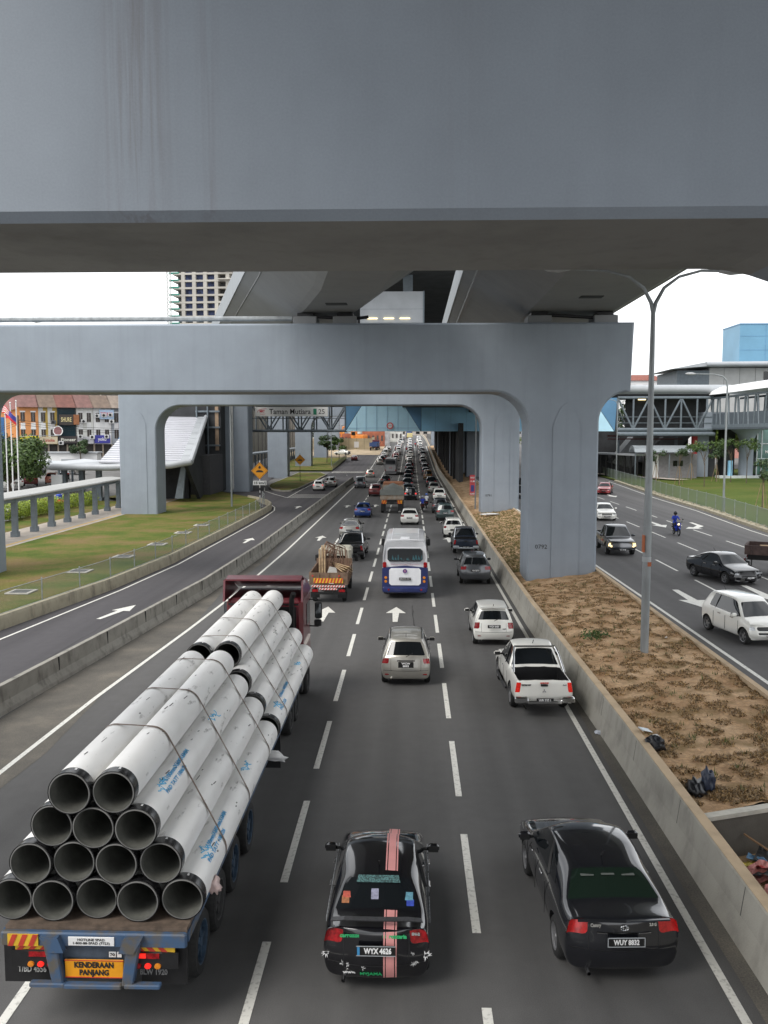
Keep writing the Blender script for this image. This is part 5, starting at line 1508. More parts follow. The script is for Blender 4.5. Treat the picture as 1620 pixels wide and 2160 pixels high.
# ================================================================ street lamps, poles, signs
def lamp_head(parent, tip, direction, tilt=0.0):
    d = Vector(direction).normalized()
    q = MB().use(mat('lamp_housing', (.40, .41, .42), .4)); a = Vector(tip)
    q.tube([a - d * .15, a, a + d * .25, a + d * .65, a + d * .85], [.05, .09, .15, .12, .03], 8); o = q.build('lamp_head', parent)
    return o
root = empty('street_lamp', (8.32, 31.3, .85), 0, 'tall grey double-armed street lamp standing in the bare median by the lorry lane', 'street lamp')
POLE = mat('lamp_pole_grey', (.26, .28, .29), .5, metal=.2, noise=.2, scale=2, stretch=(1, 1, .3))
q = MB().use(POLE); q.tube([(0, 0, -.4), (0, 0, 4.5)], .145, 12); q.tube([(0, 0, 4.5), (0, 0, 12.0)], [.135, .075], 12); q.build('pole', root)
for sg, tip in ((-1, (-3.0, 0, 13.42)), (1, (2.35, 0, 13.3))):
    q = MB().use(POLE); pts = [(0, 0, 11.9), (sg * .08, 0, 12.25), (sg * .35, 0, 12.75), (sg * .85, 0, 13.12), (sg * 1.6, 0, 13.32), tip]
    q.tube(pts, [.075, .07, .06, .05, .045, .04], 8); q.build('arm', root)
    lamp_head(root, tip, (sg, 0, .03))
q = MB().use(mat('rust_tape', (.40, .12, .05), .7)); q.bb(-.17, -.12, -.16, .05, 3.6, 4.2); q.bb(.0, .12, -.17, -.13, 3.1, 3.25); q.build('tape', root)
q = MB().use(LGREY); q.tube([(0, 0, 3.25), (0, 0, 3.42)], .155, 12); q.build('clamp', root)
def single_lamp(loc, h, arm, label, r=.1, rz=0.0):
    root = empty('street_lamp', loc, rz, label, 'street lamp')
    q = MB().use(POLE); q.tube([(0, 0, 0), (0, 0, h - 1.2), (arm * .03, 0, h - .6), (arm * .14, 0, h - .2), (arm * .4, 0, h), (arm, 0, h + .05)], [r, r * .75, r * .7, r * .6, r * .5, r * .4], 8); q.build('pole', root)
    lamp_head(root, (arm, 0, h + .05), (1 if arm > 0 else -1, 0, .03)); return root
single_lamp((30.4, 87, 1.1), 13.2, -3.2, 'slim grey street lamp with one curved arm behind the green fence on the right', .11)
single_lamp((33.5, 146, 1.1), 13.0, -2.6, 'farther slim street lamp with its arm bent left in front of the truss', .1)
single_lamp((-28.4, 58, 0.3), 15.6, 3.6, 'street lamp whose head reaches in at the left edge below the big beam', .11)
single_lamp((-20.4, 99.8, .3), 13.5, 2.5, 'thin grey street lamp standing on the left lawn beside the mesh fence', .11)
single_lamp((-18.6, 206, 1.0), 9.5, 2.2, 'slim street lamp at the far end of the grass island', .09)

# warning signs
def diamond(loc, size, label, h, sub=None, stripes=True, glyph='hump'):
    root = empty('warning_sign', loc, 0, label, 'road sign')
    q = MB().use(BLACKT if not stripes else WHITEP); q.tube([(0, .05, 0), (0, .05, h + size * .6)], .045, 6)
    if stripes:
        q.use(BLACKT)
        for k in range(4): q.tube([(0, .05, .15 + k * .55), (0, .05, .45 + k * .55)], .05, 6)
    q.build('post', root)
    s_ = size / 2
    q = MB().use(mat('warning_orange', (.75, .30, .01), .4, noise=.04)); q.prism([(-s_, 0, h), (0, 0, h - s_), (s_, 0, h), (0, 0, h + s_)], (0, .03, 0)); q.build('plate', root)
    q = MB().use(BLACKL); t_ = s_ * .9
    q.tube([(-t_, -.01, h), (0, -.01, h - t_), (t_, -.01, h), (0, -.01, h + t_), (-t_, -.01, h)], .012, 4)
    q.prism([(s_ * .45 * math.cos(PI * k / 8), -.012, h - s_ * .18 + s_ * .26 * math.sin(PI * k / 8)) for k in range(9)], (0, .01, 0))
    if glyph == 'hump': q.prism([(-s_ * .1, -.012, h + s_ * .25), (s_ * .1, -.012, h + s_ * .25), (s_ * .1, -.012, h + s_ * .38), (s_ * .2, -.012, h + s_ * .38), (0, -.012, h + s_ * .6), (-s_ * .2, -.012, h + s_ * .38), (-s_ * .1, -.012, h + s_ * .38)], (0, .01, 0))
    q.build('symbol', root)
    if sub:
        q = MB().use(WHITEP); q.bevbox((0, 0, h - s_ - .42), (1.55, .04, .5), .01); q.build('sub_plate', root)
        text(sub, .38, BLACKL, (0, -.03, h - s_ - .42), root, width=1.3, bold=.01)
    return root
diamond((-17.3, 100.5, .35), 1.95, 'orange diamond hump sign with a white plate on a striped post at the lawn tip', 4.05, '15 km/j')
diamond((-19.8, 157, .2), 1.9, 'orange diamond hump sign on the grass island in front of the columns', 3.8, stripes=False, glyph='h')
# pole banner
root = empty('banner', (6.9, 95.5, .5), 0, 'tall red and white advertising banner on a thin pole beside the second pier', 'banner')
q = MB().use(POLE); q.tube([(0, 0, -.3), (0, 0, 12.5)], [.09, .06], 6); q.build('pole', root)
q = MB().use(mat('banner_red', (.62, .09, .10), .7)); q.bb(-.62, -.04, -.03, 0, 1.5, 3.7); q.build('banner_sheet', root)
q = MB().use(mat('banner_blue', (.06, .07, .25), .7)); q.bb(-.5, -.16, -.045, -.03, 1.9, 2.6); q.build('picture', root)
for k, (t_, z) in enumerate((('SALE', 3.4), ('1.8', 3.0), ('HOMES', 1.65))): text(t_, .22, WHITET, (-.33, -.045, z), root, width=.44, bold=.01)

# flagpoles
for k, (x, y, h) in enumerate(((-44.85, 97, 12.4), (-44.25, 97, 13.3), (-43.6, 97, 13.2))):
    root = empty('flagpole', (x, y, .9), 0, ['white flagpole nearest the left edge', 'middle white flagpole carrying the red and white striped flag', 'right white flagpole with a knob on top'][k], 'flagpole', 'white flagpoles by the car park')
    q = MB().use(WHITEP); q.tube([(0, 0, 0), (0, 0, h - 2.6 + .3 * k)], [.085, .055], 8); q.lathe([(0, .12), (.12, 0), (0, -.12)], 8, (0, 0, h - 2.5 + .3 * k)); q.build('pole', root)
def flag(name, label, x, y, z, cols):
    root = empty(name, (x, y, z), 0, label, 'flag')
    nx = 8
    for (mt, v0, v1, u0, u1) in cols:
        q = MB().use(mt); vs = []
        for j in range(2):
            for k in range(nx + 1):
                u = lerp(u0, u1, k / nx); v = lerp(v0, v1, j)
                vs.append((u * 1.15, .12 * math.sin(u * 7 + v), -u * u * .75 - v * .8 + .07 * math.sin(u * 6)))
        q.add(vs, [(k, k + 1, nx + 2 + k, nx + 1 + k) for k in range(nx)], True); q.build('cloth', root, fix=False)
f_r, f_w, f_b, f_y = mat('flag_red', (.6, .04, .05), .8), mat('flag_white', (.7, .7, .7), .8), mat('flag_blue', (.06, .06, .3), .8), mat('flag_yellow', (.75, .6, .06), .8)
flag('flag', 'red and white striped flag drooping from the middle flagpole', -45.2, 96.9, 11.7, [(f_r if k % 2 == 0 else f_w, k / 7, (k + 1) / 7, 0, 1) for k in range(7)])
flag('flag', 'small blue, yellow and red flag hanging below the striped one', -44.75, 96.8, 11.2, [(f_y, 0, .5, 0, .35), (f_b, 0, .5, .35, 1), (f_b, .5, .75, 0, 1), (f_r, .75, 1.15, 0, 1)])
# utility pole with wires
root = empty('utility_pole', (-60, 134, 2), 0, 'brown wooden utility pole in front of the orange shophouse', 'utility pole')
q = MB().use(mat('old_wood', (.12, .075, .05), .9, noise=.3, scale=3)); q.tube([(0, 0, 0), (0, 0, 9.4)], [.2, .13], 8); q.bb(-.9, .9, -.08, .08, 8.6, 8.75); q.build('pole', root)
q = MB().use(BLACKT)
for dz in (0, .35, .7):
    q.tube([(0, 0, 8.7 - dz), (8, 6, 7.6 - dz), (18, 14, 7.3 - dz), (30, 26, 8.6 - dz)], .035, 4); q.tube([(0, 0, 8.7 - dz), (-6, 4, 7.2 - dz), (-14, 8, 7.4 - dz)], .035, 4)
q.build('cable', root)
single_lamp((-62.5, 138, 2.0), 6.3, 6.5, 'old street lamp with a white head in front of the orange shophouse', .09)

# ================================================================ plants
LEAF = leaf_mat('leaves_mid', (.055, .10, .022)); LEAFD = leaf_mat('leaves_dark', (.03, .062, .018)); LEAFL = leaf_mat('leaves_light', (.11, .17, .025)); HEDGE = leaf_mat('hedge_leaves', (.22, .30, .03))
HEDGER = leaf_mat('hedge_leaves_orange', (.30, .13, .03))
BARK = mat('bark', (.11, .085, .06), .9, noise=.3, scale=6)
def leaves(mb, c, rad, n, size, rnd, flat=1.0, hollow=.35):
    vs = []; fs = []
    for _ in range(n):
        while True:
            p = Vector((rnd.uniform(-1, 1), rnd.uniform(-1, 1), rnd.uniform(-1, 1)))
            if hollow < p.length < 1: break
        p = Vector((p.x * rad[0], p.y * rad[1], p.z * rad[2])) + Vector(c)
        nrm = (p - Vector(c)).normalized() + Vector((rnd.gauss(0, .5), rnd.gauss(0, .5), rnd.gauss(.3, .5))); nrm.normalize()
        a = nrm.orthogonal().normalized(); b = nrm.cross(a); t = rnd.uniform(0, 2 * PI)
        a, b = a * math.cos(t) + b * math.sin(t), b * math.cos(t) - a * math.sin(t)
        s_ = size * rnd.uniform(.6, 1.4); o = len(vs)
        vs += [tuple(p - a * s_), tuple(p + b * s_ * .45), tuple(p + a * s_), tuple(p - b * s_ * .45)]; fs.append((o, o + 1, o + 2, o + 3))
    mb.add(vs, fs)
def tree(name, label, loc, h, r, mt, n, size, clumps, sd=1, trunk=.16, group=None, squash=.8, stakes=False):
    rnd = random.Random(sd); root = empty(name, loc, 0, label, 'tree', group)
    q = MB().use(BARK); th = h - r * 1.1
    q.tube([(0, 0, -.2), (.05, .03, th * .5), (0, 0, th), (.1, 0, h - r * .6)], [trunk, trunk * .8, trunk * .6, trunk * .3], 7)
    cl = []
    for k in range(clumps):
        a = rnd.uniform(0, 2 * PI); rr = r * rnd.uniform(.3, .8); zz = h - r * squash + r * squash * rnd.uniform(-.75, .75)
        cl.append((rr * math.cos(a), rr * math.sin(a), zz, r * rnd.uniform(.28, .5)))
        q.tube([(0, 0, th * rnd.uniform(.7, 1)), (rr * math.cos(a) * .5, rr * math.sin(a) * .5, lerp(th, zz, .5)), (rr * math.cos(a), rr * math.sin(a), zz)], [trunk * .4, trunk * .28, trunk * .1], 5, False)
    q.build('trunk', root)
    q = MB().use(mt)
    for x, y, z, cr_ in cl: leaves(q, (x, y, z), (cr_, cr_, cr_ * .75), n // clumps, size, rnd)
    q.build('crown', root, fix=False)
    if stakes:
        for a in range(3):
            q = MB().use(mat('stake_wood', (.28, .2, .12), .8)); t = 2.1 * a + .4
            q.tube([(math.cos(t) * .7, math.sin(t) * .7, -.1), (math.cos(t) * .12, math.sin(t) * .12, min(2.6, th))], .035, 5); q.build('stake', root)
    return root
tree('broadleaf_tree', 'big bushy green tree below the orange shophouse at the left edge', (-46.6, 101, 1.0), 6.8, 4.1, LEAF, 9000, .22, 26, 3, .3, squash=.5)
tree('broadleaf_tree', 'second bushy tree cut by the left edge behind the flagpoles', (-52, 108, 1.2), 6.9, 3.8, LEAFD, 5000, .22, 18, 4, .3, squash=.5)
tree('conifer', 'dark tiered young conifer in front of the white shophouse', (-56.6, 150, 2.4), 5.4, 1.6, LEAFD, 1400, .2, 12, 9, .12)
tree('roadside_tree', 'left one of the two small roadside trees beside the far columns', (-21.6, 226, 1.1), 7.0, 2.3, LEAFD, 1600, .24, 9, 11, .12)
tree('roadside_tree', 'right one of the two small roadside trees, paler and standing by the fence', (-19.3, 236, 1.4), 6.4, 2.4, LEAF, 1700, .24, 9, 12, .12)
SP = [G(px, py, Z_R + .3) for px, py in ((1383, 1018), (1432, 1022), (1457, 1012), (1485, 1026), (1510, 1016), (1541, 1018), (1574, 1020), (1607, 1075))]
sap = [((SP[0]), 5.0, 'stout dark-crowned sapling just right of the double lamp pole', LEAFD, 1), ((SP[1]), 5.2, 'three-staked sapling with a wide flat crown before the service building', LEAFD, 1), ((SP[2]), 5.6, 'sapling with crown overlapping the red column', LEAF, 1),
       ((SP[3]), 6.2, 'tall thin sapling with a flat light crown right of the red column', LEAF, 0), ((SP[4]), 5.4, 'sapling with round crown beside the pale plinth', LEAFD, 1), ((SP[5]), 6.4, 'thin sapling just right of the slim street lamp', LEAF, 0),
       ((SP[7]), 4.8, 'nearest bare-legged sapling on the right lawn with small dark leaves', LEAFD, 1), ((SP[6]), 6.3, 'sapling with a broad flat light crown before the glass lift', LEAF, 0)]
for k, ((x, y), h, lab, mt, stk) in enumerate(sap):
    tree('sapling', lab, (x, y, T(x, y) + .3), h, 1.5 if k not in (3, 5, 7) else 2.0, mt, 500, .16, 7, 20 + k, .07, 'saplings on the right lawn', .28 if k in (3, 5, 7, 1, 2) else .6, bool(stk))
for k, (x, y, h, r) in enumerate(((40, 205, 15, 8), (56, 215, 16, 8), (33, 198, 13, 6), (72, 205, 12, 6))):
    tree('background_tree', ['dense tree behind the right truss, left part', 'tall dense tree behind the middle of the right truss', 'dense tree just right of the big pier', 'light tree between the entrance pillars'][k], (x, y, 1.5), h, r, [LEAFD, LEAFD, LEAF, LEAFL][k], 3200, .5, 16, 40 + k, .4)
tree('background_tree', 'leafy tree glimpsed between the second and third piers on the right', (21.5, 210, 1.2), 8, 4, LEAFL, 1500, .35, 9, 50, .2)
for k, (x0, x1, y, h) in enumerate(((-120, -70, 300, 16), (-66, -30, 330, 12))):
    q = MB().use(LEAFD); rnd = random.Random(60 + k)
    for j in range(26): leaves(q, (rnd.uniform(x0, x1), y + rnd.uniform(-6, 6), rnd.uniform(.3, 1) * h), (5, 4, 3.5), 160, .6, rnd)
    tag(q.build('far_woodland', fix=False), kind='stuff')
HG = (-39.0, 83.0, -37.6, 103)
def hedge(x0, x1, y0, y1, z, h, mt, label, n, sd):
    q = MB().use(mt); rnd = random.Random(sd); nb = max(2, int(max(x1 - x0, y1 - y0) / .7))
    for k in range(nb):
        t = k / (nb - 1); leaves(q, (lerp(x0, x1, t) + rnd.uniform(-.1, .1), lerp(y0, y1, t), z + h * .5), (.85, .85, h * .55), n // nb, .09, rnd, hollow=.75)
    return tag(q.build('hedge', fix=False), label, 'hedge')
hedge(HG[0], HG[2], HG[1], HG[3], .4, 1.5, HEDGE, 'bright green clipped hedge behind the middle posts of the covered walkway', 9000, 1)
hedge(-38.5, -37.3, 79, 92, .5, 1.5, HEDGE, 'second clipped green hedge with the red playground thing behind it', 7000, 2)
hedge(-38.0, -36.4, 64, 69.5, .2, 1.5, HEDGER, 'orange-tipped hedge at the left edge behind the walkway', 4500, 3)
hedge(-35.6, -35.0, 70.5, 71.6, .3, 1.2, HEDGE, 'small round green bush between the two nearest walkway posts', 1800, 4)
# weed on the median
q = MB().use(LEAF); rnd = random.Random(9); 
for k in range(7): leaves(q, (rnd.uniform(-.5, .5), rnd.uniform(-.4, .4), .18), (.25, .25, .2), 26, .07, rnd, hollow=.1)
o = q.build('weed', fix=False); o.location = (7.0, 33.6, soil_z(7.0, 33.6)); tag(o, 'small green weed growing on the bare median left of the lamp pole', 'weed')
# rubbish
def crumple(name, label, cat, loc, size, mt, sd, n=24, flat=.5, group=None):
    rnd = random.Random(sd); bm = bmesh.new(); bmesh.ops.create_icosphere(bm, subdivisions=3, radius=1)
    for v in bm.verts:
        f_ = 1 + .6 * mnoise.noise(v.co * 2.2 + Vector((sd, 0, 0))) + rnd.uniform(-.07, .07); v.co = Vector((v.co.x * size[0] * f_, v.co.y * size[1] * f_, max(-.3, v.co.z) * size[2] * f_))
    me = bpy.data.meshes.new(name); bm.to_mesh(me); bm.free(); me.materials.append(mt)
    me.polygons.foreach_set('use_smooth', [True] * len(me.polygons))
    o = bpy.data.objects.new(name, me); COL.objects.link(o); o.location = loc; o.rotation_euler = (0, 0, rnd.uniform(0, 6))
    return tag(o, label, cat, group)
BAG = mat('black_bag', (.012, .013, .017), .28, noise=.3, scale=9)
def mpt(px, py, z=.7):
    x, y = G(px, py, z); return x, y, soil_z(min(10, max(5.95, x)), y)
x, y, z = mpt(1478, 1682); crumple('rubbish_bag', 'black rubbish bag slumped at the edge of the litter pit', 'bag', (x - .05, y + .15, z + .1), (.36, .2, .2), BAG, 1)
x, y, z = mpt(1500, 1668); crumple('rubbish_bag', 'dark blue rubbish bag standing up behind the black one', 'bag', (x - .1, y - .05, z + .2), (.16, .14, .32), mat('blue_bag', (.03, .04, .07), .35), 2)
x, y, z = mpt(1378, 1590); crumple('rubbish_bag', 'small black plastic bag leaning on the back of the concrete wall', 'bag', (x + .03, y, z + .16), (.12, .25, .26), BAG, 3)
q = MB().use(CHROME); q.box((0, 0, 0), (.34, .22, .03)); o = q.build('foil_tray'); o.location = (6.02, mpt(1372, 1570)[1], 1.03); o.rotation_euler = (.2, .3, .5); tag(o, 'silver foil tray balanced on top of the concrete wall', 'tray')
x, y, z = mpt(1383, 1556); crumple('styrofoam_box', 'small white foam cup lying on the soil behind the tray', 'litter', (x, y, z + .05), (.08, .05, .05), WHITEP, 4)
x, y, z = mpt(1381, 1357); crumple('white_litter', 'small pale scrap on the median near the lamp pole foot', 'litter', (x + .4, y - .1, z + .05), (.06, .05, .03), WHITEP, 5)
x, y = G(1262, 1548); crumple('paper_scrap', 'crumpled pale blue paper lying in the gutter beside the barrier', 'litter', (x, y, .03), (.11, .08, .06), mat('paper', (.55, .58, .65), .8), 6)
rnd = random.Random(77)
cols = [('red', (.45, .06, .06)), ('white', (.65, .63, .6)), ('yellow', (.5, .38, .06)), ('brown', (.2, .11, .06)), ('black', (.015, .015, .015)), ('pink', (.55, .22, .2)), ('blue', (.08, .18, .3))]
for k in range(34):
    cn, cc = cols[k % 7]; x = 6.55 + rnd.random() * 1.5; y = lerp(15.7, 17.6, rnd.random())
    tl = rnd.uniform(-.5, .5)
    q = MB().use(mat('litter_' + cn, cc, .6, noise=.3, scale=12)); n_ = 5; a = rnd.uniform(.14, .34); b = a * rnd.uniform(.4, .9)
    vs = [((i_ / n_ - .5) * a * 2, (j_ / n_ - .5) * b * 2, rnd.uniform(0, .09)) for j_ in range(n_ + 1) for i_ in range(n_ + 1)]
    q.add(vs, [(j_ * (n_ + 1) + i_, j_ * (n_ + 1) + i_ + 1, (j_ + 1) * (n_ + 1) + i_ + 1, (j_ + 1) * (n_ + 1) + i_) for j_ in range(n_) for i_ in range(n_)])
    o = q.build('litter', fix=False); o.location = (x, y, -.12 + rnd.uniform(0, .22)); o.rotation_euler = (tl, rnd.uniform(-.4, .4), rnd.uniform(0, 6)); tag(o, 'crumpled %s scrap in the litter heap of the median pit' % cn, 'litter', 'litter in the median pit')
q = MB().use(mat('cardboard', (.25, .15, .08), .8)); q.tube([(6.9, 17.9, .35), (7.6, 17.3, .0)], .025, 6); tag(q.build('stick'), 'thin brown stick poking out of the litter heap', 'stick')
q = MB().use(POLE); q.tube([(6.95, 15.2, -.3), (6.98, 15.2, 2.2)], .09, 10); tag(q.build('sign_post'), 'grey post cut by the right edge in front of the litter pit', 'post')
crumple('white_sheet', 'white plastic sheet lying at the foot of the second pier', 'litter', (7.7, 86.6, .75), (.9, .35, .12), WHITEP, 8)
# lawn drain covers
for k, (x, y) in enumerate(((-20.3, 45.0), (-19.85, 52), (-19.3, 58.4), (-18.9, 65), (-19.0, 72.8), (-18.9, 79))):
    q = MB().use(mat('drain_frame', (.5, .48, .44), .8)); q.bevbox((0, 0, .03), (1.25, 1.25, .06), .01); q.use(mat('drain_grate', (.09, .09, .09), .7)).bb(-.45, .45, -.45, .45, .055, .066)
    o = q.build('drain_cover'); o.location = (x, y, .37); tag(o, ['nearest', 'second nearest', 'third', 'fourth', 'fifth', 'farthest'][k] + ' square drain cover set in the left lawn', 'drain cover', 'drain covers in the lawn')
# hydrant by the third column
q = MB().use(mat('hydrant_brown', (.25, .14, .05), .6)); q.lathe([(0, 0), (.16, 0), (.12, .1), (.12, .7), (.18, .72), (.16, .8), (.05, .95), (0, .95)], 10); q.tube([(-.25, 0, .55), (.25, 0, .55)], .07, 8)
o = q.build('fire_hydrant'); o.location = (-31.0, 113.5, .36); tag(o, 'brown fire hydrant standing on the lawn before the dark lift building', 'hydrant')
# crushed clod
# far roadside: hoarding and construction site
root = empty('hoarding', (-18.6, 300, road_z(300)), 0, 'pale sandy hoarding wall around the far construction site', 'hoarding')
q = MB().use(mat('hoarding_sand', (.50, .42, .28), .8, noise=.15, scale=.3)); q.bb(-26, 5, 0, .4, -2, 3.7); q.bb(5, 5.3, 0, 26, -2, 4.0); q.bb(5.2, 8.5, 24, 24.5, -2, 4.5); q.build('panel', root)
q = MB().use(BLACKL)
for k in range(12): q.bb(-26 + k * 2.6, -25.93 + k * 2.6, -.04, 0, -2, 3.7)
q.build('joint', root)
o = MB().use(WHITEP); o.bb(-.8, .8, -.06, 0, .6, 2.6); text_o = o.build('notice', root)
rnd = random.Random(15)
junk = [('orange_excavator', (.65, .22, .04)), ('yellow_machine', (.6, .42, .05)), ('site_cabin', (.55, .55, .52)), ('rust_formwork', (.35, .12, .07)), ('grey_silo', (.35, .36, .37))]
def excavator(loc, col, label, sc=1.0, rz=0):
    root = empty('excavator', loc, rz, label, 'excavator', None); root.scale = (sc,) * 3
    q = MB().use(BLACKT)
    for s_ in (-1, 1): q.bevbox((s_ * 1.1, 0, .45), (.5, 3.6, .9), .3)
    q.build('track', root)
    mt = mat('machine_%02d' % int(col[1] * 100), col, .5)
    q = MB().use(mt); q.bevbox((0, -.5, 1.6), (2.4, 2.8, 1.3), .15); q.bevbox((-.7, .8, 2.2), (1.0, 1.4, 1.7), .1); q.build('body', root)
    q = MB().use(GLASS); q.bb(-1.22, -1.19, .3, 1.3, 2.1, 2.9); q.build('cab_window', root)
    q = MB().use(mt); q.tube([(.3, .8, 1.8), (.6, 2.5, 4.4), (.9, 4.5, 4.0)], [.28, .26, .2], 6); q.tube([(.9, 4.5, 4.2), (1.0, 5.0, 1.6)], .17, 6); q.build('arm', root)
    q = MB().use(BLACKT); q.bevbox((1.0, 4.9, 1.2), (.9, .8, .8), .15); q.build('bucket', root)
x, y = G(835, 938); excavator((-19, 318, road_z(318) + 1.0), (.65, .22, .04), 'orange excavator behind the far hoarding', 1.5, 1.2)
excavator((-27, 330, road_z(330) + 1.2), (.7, .30, .05), 'second orange excavator right of the first behind the hoarding', 1.4, -1)
_cn = {}
for k in range(26):
    x = -64 + k * 2.1; y = rnd.uniform(318, 372); w_, h_ = rnd.uniform(3, 9), rnd.uniform(2.5, 8)
    n_, c_ = junk[rnd.randrange(2, 5)]
    q = MB().use(mat('site_%s' % n_, c_, .8, noise=.3, scale=.5)); q.bb(0, w_, 0, 4, -3, h_)
    q.use(mat('site_dark', (.08, .07, .07), .8))
    for j in range(int(w_ // 1.6)): q.bb(.4 + j * 1.6, 1.1 + j * 1.6, -.06, 0, h_ * .35, h_ * .7)
    o = q.build({'site_cabin': 'site_cabin', 'rust_formwork': 'formwork_stack', 'grey_silo': 'site_shed'}[n_]); o.location = (x, y, road_z(y)); _cn[n_] = _cn.get(n_, 0) + 1; tag(o, {'site_cabin': 'pale cabin behind the far hoarding, %s of its kind from the left', 'rust_formwork': 'rust red formwork stack behind the far hoarding, %s of its kind from the left', 'grey_silo': 'grey shed behind the far hoarding, %s of its kind from the left'}[n_] % ('first', 'second', 'third', 'fourth', 'fifth', 'sixth', 'seventh', 'eighth', 'ninth', 'tenth', 'eleventh', 'twelfth')[_cn[n_] - 1], 'site building', {'site_cabin': 'far pale site cabins', 'rust_formwork': 'far red formwork stacks', 'grey_silo': 'far grey site sheds'}[n_])
for k, (x, y) in enumerate(((-40, 470), (-13, 480), (-30, 500))):
    q = MB().use(mat('teal_net', (.05, .32, .26), .7)); q.bb(0, 3, 0, 3, 0, 22); o = q.build('netted_scaffold'); o.location = (x * .9 - (22 if k == 0 else 0), 330 if k == 0 else y, 3); tag(o, ['green netted scaffold tower seen between the left columns', 'green netted scaffold at the far end of the road', 'green netted scaffold deep in the construction site'][k], 'scaffold')
for k, (x0, x1) in enumerate(((-120, -62), (-8, 30), (30, 90))):
    q = MB().use(mat('far_block_%d' % k, [(.32, .31, .29), (.40, .36, .32), (.30, .32, .34)][k], .8, noise=.2, scale=.1)); q.bb(x0, x1, 600, 615, 0, 20)
    q.use(GLASS)
    for j in range(int((x1 - x0) / 5)):
        for f_ in range(4): q.bb(x0 + 1 + j * 5, x0 + 3.5 + j * 5, 599.9, 600, 8.5 + f_ * 3, 10 + f_ * 3)
    tag(q.build('apartment_block'), ['long grey apartment block closing the far left distance', 'pale apartment block closing the far end of the road', 'bluish apartment block closing the far right distance'][k], 'building')
# ================================================================ lorries, bus, motorcycles
def truck_wheel(x, y, r, wd, parent, rimm, dual=False):
    put_wheel(x, y, r, wd, rimm, parent)
HAZ_Y = mat('hazard_yellow', (.68, .42, .03), .5, noise=.2); HAZ_R = mat('hazard_red', (.50, .05, .03), .5, noise=.2); HAZ_W = mat('hazard_white', (.7, .7, .68), .5)
def hazard(parent, x0, x1, z0, z1, y, n, c1, c2, slant=1, name='hazard_board'):
    root = empty(name, (0, 0, 0)) if False else None
    q = MB().use(c1); q.bb(x0, x1, y - .02, y, z0, z1)
    q.use(c2); st = (x1 - x0) / n
    for k in range(n):
        a = x0 + k * st; dx = st * .5 * slant
        pts = [(a, z0), (a + st * .5, z0), (a + st * .5 + dx, z1), (a + dx, z1)]
        pts = [(min(x1, max(x0, px)), pz) for px, pz in pts]
        q.prism([(px, y - .026, pz) for px, pz in pts], (0, .006, 0))
    return q.build(name, parent)

# --- the pipe trailer
BLUEW = mat('worn_blue_steel', (.045, .09, .17), .6, noise=0, col2=(.10, .09, .075), scale=4, contrast=(.38, .58))
RUSTD = mat('rusty_deck', (.11, .08, .06), .85, noise=.35, scale=5)
CX = -4.5; Y0 = 11.95
tr_ = empty('flatbed_trailer', (CX, Y0, 0), 0, 'long worn blue flatbed trailer carrying the white pipes', 'trailer')
q = MB().use(RUSTD); q.bb(-1.30, 1.32, .0, 13.4, 1.50, 1.58); q.build('deck', tr_)
q = MB().use(BLUEW); q.bevbox((0, -.05, 1.42), (2.66, .1, .24), .02)
for s_ in (-1, 1): q.bb(s_ * 1.3 - .04, s_ * 1.3 + .04, .02, 13.4, 1.36, 1.52); q.bb(s_ * .42 - .09, s_ * .42 + .09, .1, 13, .85, 1.48)
for s_ in (-1, 1):
    q.bevbox((s_ * .60, -.1, .98), (.20, .16, .98), .02); q.bb(s_ * .60 - .13, s_ * .60 + .13, -.2, -.1, 1.25, 1.52)
q.bb(-.5, .5, -.06, .0, .74, .84)
q.build('chassis', tr_)
q = MB().use(BLUEW); q.bevbox((-.78, -.14, .50), (.62, .12, .10), .02); q.bevbox((0, -.14, .48), (1.0, .12, .10), .02); q.bevbox((.86, -.14, .50), (.62, .12, .10), .02); q.build('rear_bumper', tr_)
for s_ in (-1, 1): q = MB().use(BLACKT); q.bb(s_ * 1.0 - .36, s_ * 1.0 + .30, .06, .1, .34, 1.3); q.build('mudguard', tr_)
hazard(tr_, -1.22, -.78, 1.33, 1.50, -.10, 3, HAZ_Y, HAZ_R); hazard(tr_, -1.15, -.50, 1.21, 1.29, -.02, 4, HAZ_Y, HAZ_R); hazard(tr_, .5, 1.15, 1.21, 1.29, -.02, 4, HAZ_Y, HAZ_R, -1)
for s_ in (-1, 1):
    q = MB().use(BLACKT); q.bevbox((s_ * .93, -.03, .98), (.54, .08, .40), .02); lb = q.build('lamp_box', tr_)
    q = MB().use(REDL); q.bb(s_ * .93 - .2, s_ * .93 + .2, -.085, -.07, 1.05, 1.16); q.build('tail_light', lb)
    for k, dx in enumerate((-.17, 0, .17)):
        q = MB().use([AMBER, REDON, REDL][k] if s_ < 0 else [REDL, REDON, AMBER][k]); q.lathe([(0, -.1), (.055, -.095), (.06, -.07)], 12, (s_ * .93 + dx, 0, .88), axis='Y'); q.build('tail_light', lb)
q = MB().use(REDON); q.bb(.78, .90, -.09, -.06, 1.06, 1.16); q.build('brake_light', tr_)
q = MB().use(mat('orange_board', (.72, .30, .01), .5, noise=.1)); q.bevbox((0, -.07, .80), (1.02, .03, .40), .01); bd = q.build('long_vehicle_board', tr_)
text('KENDERAAN\nPANJANG', .17, BLACKL, (0, -.09, .80), bd, width=.68, bold=.006)
q = MB().use(HAZ_R); 
for z in (.61, .99): q.bb(-.51, .51, -.092, -.086, z - .008, z + .008)
q.build('board_edge', bd)
q = MB().use(WHITEP); q.bevbox((-.02, -.11, 1.43), (.66, .015, .13), .004); bd = q.build('notice_plate', tr_)
text('HOTLINE SPAD\n1-800-88-SPAD (7723)', .05, BLACKL, (-.02, -.12, 1.43), bd, width=.52)
